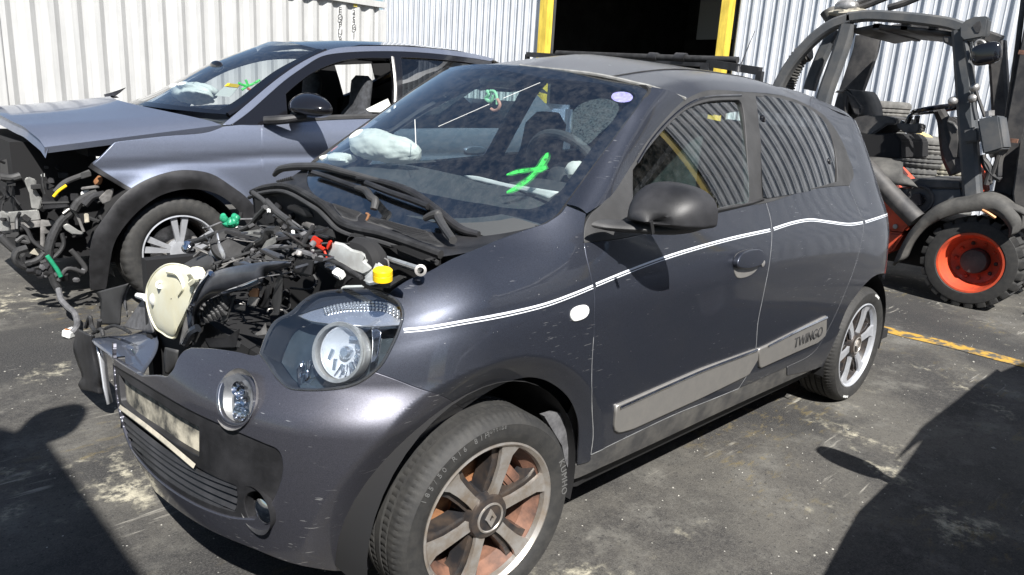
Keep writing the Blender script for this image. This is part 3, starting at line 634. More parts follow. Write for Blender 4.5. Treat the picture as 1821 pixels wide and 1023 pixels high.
# torn right part of the bumper
g = G(); R3 = []
for px_, x_ in (((166, 602), -.50), ((195, 598), -.44), ((230, 596), -.40), ((262, 587), -.37), ((280, 597), -.38), ((279, 622), -.41), ((262, 652), -.47), ((250, 668), -.51), ((232, 668), -.535), ((200, 636), -.525)): R3.append(at(*px_, x=x_))
cen = sum(R3)/len(R3)+np.array([.0, 0, -.004]); ring = cr(R3, 5, True)
g.grid([[cen*(1-t)+p*t+np.array([0, 0, .004*math.sin(PI*t)]) for p in ring] for t in (.02, .3, .6, .85, 1.)], cyclic=True)
torn = g.obj('torn_bumper_skin', M['tornskin'], car); torn.modifiers.new('thick', 'SOLIDIFY').thickness = .004
fl_l = zB((80, 490), (60, 560), (50, 630), (75, 720), (110, 830), (85, 880), (100, 910)); fl_r = zB((180, 540), (190, 590), (205, 680), (220, 760), (240, 850), (240, 900), (245, 948))
rows = []
for a, b in zip(cr(fl_l, 4), cr(fl_r, 4)):
    rows.append([at(a[0]+(b[0]-a[0])*t, a[1]+(b[1]-a[1])*t, x=-.40-.07*math.sin(PI*(t*.6+.2))-.02*t) for t in np.linspace(0, 1, 7)])
g = G(); g.grid(rows); flap = g.obj('torn_bumper_flap', M['plastic'], car, sharp=60); flap.modifiers.new('thick', 'SOLIDIFY').thickness = .006
g = G(); g.grid([[at(px_, py_, x=-.50+.03*t) for t, (px_, py_) in enumerate(r)] for r in ([(168, 604), (178, 604)], [(176, 640), (187, 640)], [(183, 690), (192, 688)], [(190, 720), (198, 716)])])
o = g.obj('bumper_edge_strip', M['silver_clean'], car); o.modifiers.new('thick', 'SOLIDIFY').thickness = .006
# ---- head lamp
lamp_out = poly(lamp_low, lamp_rest)
lamp = BODY.panel('headlight', lamp_out, M['lens'], car, h=.016, off=.004, thick=.03, rnd=.008)
BODY.panel('lamp_housing', lamp_out, M['lamphouse'], lamp, h=.02, off=-.075, thick=0, gap=.004)
bz = BODY.px(resample(lamp_out, 14, True)); g = G()
g.grid([BODY.P(bz[:, 0], bz[:, 1], -.012), BODY.P(bz[:, 0], bz[:, 1], -.076)], cyclic=True); g.obj('lamp_housing_wall', M['plastic'], lamp)
seal_ = G(); seal_.tube(BODY.P(bz[:, 0], bz[:, 1], -.002), .0045, 6, 2, True); seal_.obj('lamp_seal', M['rubber'], lamp)
strip = poly(zA((385, 362), (560, 300), (760, 258), (1000, 232), (1150, 243), (1245, 310), (1266, 380)), zA((1266, 380), (1262, 440)), zA((1262, 440), (1080, 452), (900, 442), (700, 432), (500, 408)), [Z(440, 480, 4.65, [(500, 408)])[0], Z(440, 480, 4.65, [(385, 362)])[0]])
BODY.panel('turn_signal_reflector', strip, M['brightchrome'], lamp, h=.02, off=-.016, thick=.02)
sp = BODY.px(zA((760, 275), (900, 262), (1050, 262), (1150, 275), (1235, 320)))
for r_ in range(3):                                       # small prisms of the turn signal
    L = BODY.px(cr(zA(*[(620+r_*5, 318+r_*18-12), (760, 272+r_*20), (950, 254+r_*24), (1130, 264+r_*26), (1250, 330+r_*22)]), 5)); L = resample(L, .0095)
    g = G()
    for a in L: g.blob(BODY.P(a[:1], a[1:], -.012)[0], (.0042, .0042, .0052), 4)
    g.obj('signal_prism', M['brightchrome'], lamp)
upper = poly(zA((400, 340), (560, 205), (680, 182), (900, 172), (1080, 178), (1150, 215)), zA((1150, 215), (1000, 222), (760, 248), (560, 290), (400, 345)))
BODY.panel('lamp_brow', upper, M['glossdark'], lamp, h=.02, off=-.018, thick=.01)
lq = BODY.px(zA((726, 668)))[0]; lc = Vector(BODY.P(lq[:1], lq[1:], -.026)[0]); ln = Vector(BODY.N(lq[:1], lq[1:])[0]); lax = (ln*.75+Vector((-.65, -.1, .05))).normalized()
g = G(); g.lathe([(.071, -.03), (.0745, .003), (.073, .009), (.065, .008), (.061, -.004), (.060, -.03)], lc, lax, 64); g.obj('lamp_ring', M['alu'], lamp)
lc = lc+Vector(Rv)*.013
g = G(); g.lathe([(.064, .008), (.060, .002), (.048, -.008), (.028, -.015), (.0, -.018)], lc, lax, 48); refl = g.obj('lamp_reflector', M['lampbowl'], lamp)
g = G(); g.lathe([(.063, .009), (.05, .016), (.026, .021), (.0, .022)], lc, lax, 40); g.obj('projector_lens', M['lens'], refl)
g = G(); g.lathe([(.016, -.02), (.016, -.002), (.011, .004), (0, .004)], lc, lax, 24); g.obj('bulb_shield', M['brightchrome'], refl)
for k in range(7):
    a = -1.0+k*.33; g = G(); u_ = lax.orthogonal().normalized(); v_ = lax.cross(u_); c0 = lc+(u_*math.cos(a*2)+v_*math.sin(a*2))*.042-lax*.004
    g.box(c0, (.028, .009, .004), Matrix((u_, v_, lax)).transposed() @ Matrix.Rotation(a, 3, 'Z')); g.obj('reflector_facet', M['brightchrome'], refl)
for k in range(9):                                        # flutes of the bowl
    a_ = -.9+k*.26; u_ = lax.orthogonal().normalized(); v_ = lax.cross(u_); d_ = u_*math.cos(a_)+v_*math.sin(a_); g = G(); g.tube([lc+d_*.030-lax*.006, lc+d_*.046+lax*.001, lc+d_*.060+lax*.009], .0022, 6, 2); g.obj('reflector_flute', M['chrome'], refl)
bl = poly(zA((1000, 460), (1075, 470), (1070, 600), (1040, 740), (1000, 770)), zA((1000, 770), (1010, 600), (1000, 460)))
BODY.panel('lamp_side_bezel', bl, M['chrome'], lamp, h=.02, off=-.028, thick=.01)
for (a, b), s_ in (((330, 830), .016), ((400, 760), .012), ((345, 745), .008), ((470, 745), .008), ((390, 850), .009)):
    g = G(); g.blob(BODY.at(*zA((a, b))[0], off=-.06), (s_*.6, s_*.6, s_*1.5), 6, .3, a); g.obj('lamp_adjuster', M['chrome'], lamp)
# ---- wing, doors, quarter, sill
seam_w = [(1043, 380), (1040, 400), (1038.5, 432)]
door_f = [(1038.5, 432), (1041, 450), (1049, 484), (1056.5, 519), (1057, 560), (1056, 600), (1053, 650), (1053, 726), (1055, 775), (1051, 809)]
arch_f = zC((690, 655), (692, 610), (695, 560), (690, 500), (660, 430), (600, 380), (540, 362), (480, 370), (420, 395), (360, 430))+[(824.5, 727)]
wing_top = [(687, 525), (700, 513), (727, 495), (754, 484.5), (802, 459), (846, 441), (880, 427), (930, 409), (971, 396)]
wing = BODY.panel('front_wing', poly([joint[0]]+[tuple(p) for p in lamp_rest[1:9]], [lamp_rest[8], (687, 525)], wing_top, [(971, 396), (999, 377), (1007, 365)], [(1007, 365), (1043, 380)], seam_w, door_f,
    [(1051, 809), (1050, 820), (1026, 828)], arch_f, joint[::-1]), M['paint'], car, h=.008, gap=.0025, thick=.014)
gap = [(1363, 361), (1371, 391), (1373, 416), (1369, 466), (1357, 529), (1348, 575), (1345, 616), (1341, 640), (1332, 662), (1314, 691)]
dbot = [(1314, 691), (1260, 713), (1205, 735), (1123, 773.6), (1051, 809)]
belt = [(1038.5, 432), (1100, 425), (1170, 410), (1251, 386), (1331, 365.5), (1363, 361)]
fdoor = BODY.panel('front_door', poly(belt, gap, dbot, door_f[::-1]), M['paint'], car, h=.018, gap=.0028, thick=.02)
rgap = [(1510, 330), (1517, 349), (1531, 382), (1536, 399), (1532, 433), (1520, 476), (1502, 523), (1484, 564), (1468.6, 594), (1453, 620), (1438, 634), (1400, 653)]
rdoor = BODY.panel('rear_door', poly([(1363, 361), (1400, 347), (1440.5, 337), (1490, 331), (1510, 330)], rgap, [(1400, 653), (1360, 671), (1314, 691)], gap[::-1]), M['paint'], car, h=.018, gap=.0028, thick=.02)
sil = zD((1010, 95), (1085, 150), (1150, 260), (1190, 360), (1240, 470), (1335, 580), (1340, 640), (1350, 800), (1355, 900))
arch_r = zF((735, 70), (710, 35), (660, 25), (600, 50), (540, 105))
quarter = BODY.panel('rear_quarter', poly([(1491, 239), (1508, 277), (1518, 310), (1510, 330)], rgap, [(1400, 653), (1400, 668)], [(1400, 668), (1458, 653), (1471, 637), (1482, 612), (1494, 579), (1507, 548), (1522, 526), (1537, 507)], arch_r[::-1],
    [(1587, 498), (1590, 506)], sil[::-1], [sil[0], (1440, 189)], [(1440, 189), (1466, 206), (1491, 239)]), M['paint'], car, h=.02, thick=.012)
sill = BODY.panel('sill', poly(dbot[::-1], [(1314, 691), (1360, 671), (1400, 653), (1438, 634)], [(1438, 634), (1452, 640), (1451, 657)], [(1451, 657), (1370, 693.5), (1263, 743), (1164, 790), (1066, 835), (1025, 853), (1010, 857)], [(1010, 857), (1009, 834), (1025, 829), (1051, 819)]), M['sillgrey'], car, h=.03, off=-.004, thick=.04, gap=.001)
# pale strips on the door gaps: dust plus painted light on the panel edges
for L, w_ in ((door_f[5:], .0018), (gap, .0048), (rgap, .005)): BODY.ribbon('lit_gap_strip', L, w_, M['seam'], car, off=-.0006)
BODY.ribbon('lit_gap_strip', dbot, .006, M['seam'], car, off=-.001)
# pinstripes (two thin lines)
for dz, wd in ((0, .0055), (.0075, .0024)):
    for par, L in ((wing, [(718, 586+9*0), (760, 582), (824, 571), (900, 557), (970, 540), (1020, 522), (1054, 508)]), (fdoor, [(1059, 505), (1110, 484), (1165, 463), (1220, 445), (1300, 423), (1369, 408)]), (rdoor, [(1375, 406), (1410, 395), (1440, 390), (1475, 394), (1510, 398), (1534, 395)]), (quarter, [(1538, 394), (1560, 387), (1580, 380)])):
        q = BODY.px(cr(L, 6)); q[:, 1] -= dz; BODY.ribbon('pinstripe', q, wd, M['pinstripe'], par, off=.0012, raw=True)
# side trim moulding
BODY.panel('side_trim', zE((230, 590), (300, 560), (600, 430), (838, 345), (838, 385), (800, 448), (600, 545), (300, 680), (240, 697), (222, 685)), M['trim'], fdoor, h=.03, off=.010, thick=.016, rnd=.006, gap=0)
BODY.ribbon('trim_highlight', zE((238, 592), (420, 510), (600, 432), (833, 344)), .013, M['chrome'], fdoor, off=.0125, thick=.003)
rt = BODY.panel('side_trim', zE((845, 345), (880, 330), (1136, 203), (1133, 280), (1100, 310), (850, 420)), M['trim'], rdoor, h=.03, off=.010, thick=.016, rnd=.006, gap=0)
BODY.ribbon('trim_highlight', zE((880, 328), (1000, 266), (1136, 204)), .013, M['chrome'], rdoor, off=.0125, thick=.003)
a, b = zE((1003, 312), (1108, 265)); qa, qb = BODY.at(*a, off=.0125), BODY.at(*b, off=.0125)
write('trim_lettering', 'TWINGO', .062, (qa+qb)/2, qb-qa, (0, .05, 1), M['plastic_grey'], rt)
# indicator, handle, lock
BODY.panel('side_indicator', cr(zE((38, 195), (45, 175), (75, 160), (103, 160), (109, 178), (98, 200), (70, 214), (45, 216)), 4, True), M['white'], wing, h=.012, off=.006, thick=.01, rnd=.004, gap=0)
cup = cr(zD((678, 800), (690, 768), (740, 748), (775, 752), (783, 790), (772, 830), (735, 858), (690, 862)), 5, True)
BODY.panel('handle_cup', cup, M['trim'], fdoor, h=.015, off=.003, thick=.004, rnd=.003, gap=0)  # paler trim material imitates the ground mirrored in the cup
hb = zD((676, 812), (690, 772), (740, 752), (778, 757), (780, 795), (735, 818)); BODY.panel('door_handle', cr(hb, 5, True), M['paint'], fdoor, h=.012, off=.022, thick=.02, rnd=.006, gap=0)
lo = zD((797, 805))[0]; lp = BODY.at(*lo, off=.002); g = G(); g.lathe([(.012, 0), (.012, .004), (.008, .006), (0, .006)], lp, (0, -1, 0), 20); g.obj('door_lock', M['steel'], fdoor)
# ---- window frames and glass
fr_out = [(1123, 294), (1146, 256), (1188, 206), (1218, 177), (1255, 161.5), (1322, 163.6), (1398, 172), (1440, 189), (1466, 206), (1491, 239), (1508, 277), (1518, 312), (1510, 330)]
fr_bot = [(1510, 330), (1490, 331), (1440.5, 337), (1363, 361), (1331, 365.5), (1251, 386), (1170, 410), (1100, 425), (1038.5, 432)]
fr_front = [(1038.5, 432), (1041, 400), (1052, 380), (1066, 368), (1090, 340), (1123, 294)]
fw = poly(zD((250, 410), (330, 300), (420, 200), (490, 147), (560, 122), (630, 114), (698, 113)), zD((698, 113), (712, 130), (735, 350), (742, 540)), zD((742, 540), (560, 583), (400, 610), (250, 640)), zD((250, 640), (250, 410)))
rw = poly(zD((770, 97), (900, 122), (1000, 160), (1060, 212), (1100, 300), (1115, 400), (1118, 460)), zD((1118, 460), (1000, 490), (806, 522)), zD((806, 522), (795, 330), (770, 97)))
frame = BODY.panel('window_frame', poly(fr_out, fr_bot, fr_front), M['plastic_grey'], car, holes=[fw, rw], h=.022, off=.001, thick=.02)
_s, _t = [q.ravel() for q in np.meshgrid(np.linspace(.55, 2.15, 40), np.linspace(1.06, 1.46, 20))]; _w = -BODY.P(_s, _t)[:, 1]
def _bas(s_, t_): s_, t_ = s_-1.4, t_-1.25; return np.stack([np.ones_like(s_), s_, t_, s_*s_, s_*t_, t_*t_], 1)
_c = np.linalg.lstsq(_bas(_s, _t), _w, rcond=None)[0]
def glass_fn(S, T): S = np.asarray(S, float).ravel(); T = np.asarray(T, float).ravel(); return np.stack([S, -(_bas(S, T)@_c), T], 1)
GL = Surf(glass_fn, (.5, 2.3), (1.0, 1.5), 120, 60)
GL.panel('front_side_window', fw, M['sideglass'], car, h=.04, off=-.004, thick=0, gap=-.008)
GL.panel('rear_side_window', rw, M['darkglass'], car, h=.04, off=.0, thick=0, gap=-.008)
BODY.ribbon('window_seal', [(1133, 290), (1158, 250), (1196, 208), (1226, 185), (1255, 174), (1318, 170)], .008, M['gloss'], frame, off=.002, thick=.003)
BODY.ribbon('window_seal', zD((550, 596), (742, 553), (800, 535)), .010, M['rubber'], frame, off=.003, thick=.005)
for p in zD((805, 192), (822, 447), (1083, 373)): g = G(); c0 = BODY.at(*p, off=-.002); g.lathe([(.016, 0), (.012, .005), (0, .007)], c0, (0, -1, .3), 16); g.obj('window_hinge', M['gloss'], frame)
# ---- windscreen
LE = [at(985, 397, x=.335), at(1007, 365, x=.39), at(1054, 300, x=.52), at(1108, 227, x=.68), at(1145, 177, x=.80), at(1159, 157, x=.864)]
LEc = cr(LE, 12); LEl = np.r_[0, np.cumsum(np.linalg.norm(np.diff(LEc, axis=0), axis=1))]; LEl /= LEl[-1]
WB, WTp = at(553, 291, x=.27), at(791, 122.5, x=.86)
def ws_fn(V, T):
    V = np.asarray(V, float).ravel(); T = np.asarray(T, float).ravel()
    L = np.stack([np.interp(T, LEl, LEc[:, k]) for k in range(3)], 1); R = WB+(WTp-WB)*T[:, None]; R[:, 0] -= .012*np.sin(PI*T)
    b = ((1-V**4)*(1-T)+(1-V*V)*T)[:, None]; P = L+(R-L)*((V+1)/2)[:, None]
    P[:, :1] -= b*(.175-.085*T[:, None]); P[:, 2:] += b*(-.095+.135*T[:, None]); P[:, 2:] += b*.03*np.sin(PI*np.clip(T, 0, 1))[:, None]
    return P
WS = Surf(ws_fn, (-1, 1), (0, 1), 200, 140, sign=-1)
if np.dot(WS.N(np.array([0.]), np.array([.5]))[0], (-1, 0, .5)) < 0: WS = Surf(ws_fn, (-1, 1), (0, 1), 200, 140, sign=1)
def rr(v0, v1, t0, t1, r, n=6):                          # rounded rectangle in parameters
    c = []
    for cx, cy, a0 in ((v1-r, t1-r, 0), (v0+r, t1-r, 90), (v0+r, t0+r, 180), (v1-r, t0+r, 270)):
        for k in range(n+1): a = math.radians(a0+90*k/n); c.append((cx+r*math.cos(a), cy+r*math.sin(a)))
    return np.array(c)
frit_px = WS.px(zH((60, 842), (300, 882), (600, 916), (690, 885), (800, 790), (1000, 512), (1200, 258), (1286, 195), (1262, 152), (1100, 104), (700, 66)))
frit_in = np.vstack([frit_px, [(.2, .955), (.7, .95), (.92, .92), (.955, .85), (.955, .2), (.93, .14), (.6, frit_px[0][1])]])
frit_in = resample(frit_in, .02, True)
wsn = WS.panel('windscreen', rr(-.995, .995, .005, .995, .05), M['glass'], car, h=.04, thick=0, gap=0, raw=True)
WS.panel('glass_border', rr(-.995, .995, .005, .995, .05), M['frit'], wsn, holes=[frit_in], h=.03, off=-.004, thick=0, gap=0, raw=True)
rimq = np.vstack([rr(-1, 1, 0, 1, .05), rr(-1, 1, 0, 1, .05)[:1]]); g = G(); g.tube(WS.P(rimq[:, 0], rimq[:, 1], .001), .006, 6, 1, False); g.obj('windscreen_seal', M['rubber'], car)
WS.panel('tax_sticker', cr(zH((1122, 188), (1135, 163), (1190, 153), (1245, 165), (1262, 190), (1245, 213), (1190, 222), (1140, 210)), 5, True), M['sticker'], wsn, h=.012, off=-.003, thick=0, gap=0)
for L, w_, m_ in ((zH((440, 808), (500, 780), (580, 725), (640, 665), (690, 590), (705, 550)), .022, 'greenspray'), (zH((440, 692), (520, 672), (600, 660), (660, 650), (690, 645), (680, 660), (620, 668)), .016, 'greenspray')):
    WS.ribbon('spray_mark', L, w_*1.35, M[m_], wsn, off=-.0025, taper=.35); WS.ribbon('spray_mist', L, w_*2.5, M['greenmist'], wsn, off=-.0032, taper=.3)
for L in ([(587, 268), (600, 259)], [(645, 226), (654, 218)]): WS.ribbon('spray_mark', L, .04, M['orange'], wsn, off=-.0025, taper=.5)
WS.panel('dust_smear', cr(zH((850, 330), (900, 250), (1000, 205), (1090, 200), (1170, 240), (1140, 330), (1040, 430), (960, 500), (900, 480), (860, 410)), 6, True), M['glassdust'], wsn, h=.03, off=-.003, thick=0, gap=0)
for L in (zH((420, 202), (660, 100)), zH((0, 385), (330, 240)), [(738, 213), (740, 262)]): WS.ribbon('glass_crack', L, .0035, M['white'], wsn, off=.001)
# ---- A pillar and roof
pil_in = [(1007, 365), (1054, 300), (1108, 227), (1136, 193), (1159, 157)]
pil_out = [(1043, 380), (1083, 352), (1123, 294), (1170, 226), (1218, 177)]
A_ = cr([WS.at(*p, off=.004) for p in pil_in], 8); B_ = cr([BODY.at(*p, off=.001) for p in pil_out], 8); rows = []
for a, b in zip(A_, B_):
    m = (a+b)/2+np.array([-.012, -.022, .014]); rows.append([(1-t)**2*a+2*t*(1-t)*m+t*t*b for t in np.linspace(0, 1, 9)])
g = G(); g.grid(rows); g.obj('windscreen_pillar', M['paint'], car)
mir = G(); mir.grid([[np.array([p[0], -p[1], p[2]+.045*min(1, -p[1])]) for p in r] for r in rows]); mir.obj('windscreen_pillar', M['paint'], car)
fe = [BODY.at(*p, off=.001) for p in ((1218, 177), (1255, 161.5), (1322, 163.6), (1398, 172), (1440, 189))]
side = [fe[0], fe[1], fe[2], fe[3], fe[4]]
for s_, t_ in ((2.09, 1.45), (2.24, 1.428), (2.45, 1.40), (2.7, 1.37), (2.95, 1.34)): side.append(BODY.P([s_], [t_], .001)[0])
side = resample(cr(side, 8), .05)
hdr = cr([at(1159, 156, x=.868), at(1066, 135, x=.81), at(985, 125, x=.785), at(930, 119, x=.778)], 6)
ny = 17; vs_ = np.linspace(0, 1, ny); rows = []
for k, s_ in enumerate(side):
    u = k/(len(side)-1); xs = s_[0]; hc = np.interp(xs, [.8, 1.05, 1.35, 1.7, 2.1, 2.5, 2.75], [1.515, 1.548, 1.566, 1.562, 1.535, 1.485, 1.43]); row = []
    bl_ = math.exp(-(k/2.2)**2) if k < 8 else 0            # the leading rows follow the windscreen header
    for v in vs_:
        y = s_[1]*(1-v); e = 1-(1-v)**2.3; z = s_[2]+(hc-s_[2])*e**.62
        p = np.array([xs-(.0)*v, y, z])
        row.append(p)
    rows.append(row)
# first row: from the pillar foot through the header to the middle
hd = np.vstack([fe[0], hdr]); hd = resample(hd, np.sum(np.linalg.norm(np.diff(hd, axis=0), axis=1))/(ny-1)-1e-6)[:ny]; hd[-1, 1] = min(hd[-1, 1], 0)
last = at(905, 117.5, x=.78); last[1] = 0; yy = hd[:, 1]
hd = np.array([[np.interp(-s_, -np.array([fe[0][1], *hdr[:, 1], 0])*1., [fe[0][0], *hdr[:, 0], .776]) if 0 else 0, 0, 0] for s_ in yy])*0+hd
H0 = []
hx = np.vstack([fe[0][None], hdr, last[None]]); o_ = np.argsort(hx[:, 1]); hx = hx[o_]
for v in vs_:
    y = fe[0][1]*(1-v); H0.append(np.array([np.interp(y, hx[:, 1], hx[:, 0]), y, np.interp(y, hx[:, 1], hx[:, 2])]))
K = 9; base_row = rows[K]; new = []
for k in range(K):
    t = k/K; r = []
    for j in range(ny):
        a, b = H0[j], base_row[j]; q = a+(b-a)*t
        q = q.copy(); q[2] += .042*math.sin(PI*t)*(0.15+.85*vs_[j]); f = rows[k][j]; wgt = (1-vs_[j])**3; r.append(q*(1-wgt)+(f if k else a)*wgt)
    new.append(r)
rows = new+rows[K:]
full = [r+[np.array([p[0], -p[1], p[2]-.0+.04*-p[1]]) for p in r[:-1][::-1]] for r in rows]
g = G(); g.grid(full); roof = g.obj('roof', M['roofpaint'], car, sharp=180)
ditch = [BODY.at(*p) for p in ((1160, 152), )]
g = G(); g.tube([r[5]+np.array([0, 0, .0008]) for r in rows[::2]], .0028, 5, 2); g.obj('roof_seam', M['rubber'], roof)
g = G(); g.tube([np.array(p)+np.array([0, 0, .002]) for p in H0], .006, 6, 2); g.obj('roof_front_seal', M['dust'], roof)
# aerial at the rear edge of the roof
a = at(1312, 128, x=2.35); b = at(1342, 56, x=2.72); g = G(); g.tube([a, b], [.004, .002], 6); g.lathe([(.016, 0), (.012, .012), (.006, .03), (0, .03)], a, (0, 0, 1), 14); g.obj('aerial', M['plastic'], roof)
# ---- underlying shell, tail, right-hand side
sh = np.array([(.12, .18), (.12, .98), (.3, 1.03), (.62, 1.2)]); outl = [(.2, .18), (3.49, .18), (3.49, 1.36), (2.2, 1.42), (2.05, 1.05), (.5, 1.02), (.2, .98)]
aw = [(2.492+.37*math.cos(a), .29+.37*math.sin(a)) for a in np.linspace(0, PI, 18)]
outl = [(.335, .18), (2.15, .18)]+aw[::-1]+[(2.95, .18), (3.49, .18), (3.49, 1.30), (2.6, 1.36), (2.27, 1.36), (2.12, 1.08), (.5, 1.03), (.335, .98)]
shell = BODY.panel('inner_shell', outl, M['under'], car, h=.05, off=-.03, thick=0, gap=0, raw=True)
BODY.panel('rear_pillar', [(2.255, 1.424), (2.45, 1.398), (2.7, 1.368), (2.975, 1.338), (2.975, 1.0), (2.66, .955), (2.42, 1.088), (2.352, 1.21), (2.322, 1.312)], M['paint'], car, h=.03, thick=.012, raw=True)
tail = BODY.panel('tailgate', [(2.98, .25), (3.5, .25), (3.5, 1.33), (3.05, 1.33), (2.98, 1.0)], M['paint'], car, h=.04, off=0, thick=.012, raw=True)
mirrored(shell, 'inner_shell', car); mirrored(tail, 'tailgate', car)
for o_ in (fdoor, rdoor, quarter, sill): mirrored(o_, o_.name.split('.')[0], car)
fr2 = mirrored(frame, 'window_frame', car); 
for nm, m_ in (('front_side_window', M['sideglass']), ('rear_side_window', M['sideglass'])): mirrored(bpy.data.objects[nm], nm, car, m_)
g = G(); g.box((1.75, 0, .19), (3.0, 1.36, .05)); g.obj('floor_pan', M['under'], car)
# ---- door mirror
mc = Vector(at(1180, 391, y=-.90)); rows = []
for i in range(29):
    u = i/28; row = []; k = math.sin(PI/2*min(1, u*1.25))**.55 if u > 0 else 0
    for j in range(44):
        a = 2*PI*j/44; yy, zz = math.cos(a), math.sin(a); e = (abs(yy)**2.9+abs(zz)**2.9)**(-1/2.9)
        up = .098 if zz > 0 else .022; out_ = -yy*e                 # out_ +1 at the outer end
        row.append(mc+Vector((-.070+.15*u+.02*out_, yy*e*.110*(.35+.65*k if u > 0 else .0), zz*e*up*(k*(1-.10*out_) if zz > 0 else k))))
    rows.append(row)
g = G(); g.grid(rows, True, True); g.add([p_ for p_ in rows[-1]], [tuple(range(44))], False); mirr = g.obj('door_mirror', M['plastic'], car, sharp=50)
fa = [at(*q_, y=y_) for q_, y_ in (((1072, 398), -.775), ((1100, 402), -.80), ((1150, 405), -.86), ((1205, 407), -.92), ((1238, 402), -.965), ((1249, 393), -.985))]; fa = cr(fa, 5); rows = []
for i, q_ in enumerate(fa):
    t = i/(len(fa)-1); hx_, hz_ = .05+.012*math.sin(PI*t)-.03*max(0, t-.85)/.15, .013+.004*math.sin(PI*t); rows.append([q_+np.array([hx_*math.cos(c), 0, hz_*math.sin(c)]) for c in np.linspace(0, 2*PI, 19)[:-1]])
g = G(); g.grid(rows, True, True); g.add(rows[0], [tuple(range(18))], False); g.add(rows[-1], [tuple(range(18))[::-1]], False); g.obj('mirror_foot', M['plastic_grey'], mirr)
g = G(); g.bar(at(1158, 394, y=-.955), at(1161, 416, y=-.955), .004, .012); g.obj('mirror_joint', M['dark'], mirr)
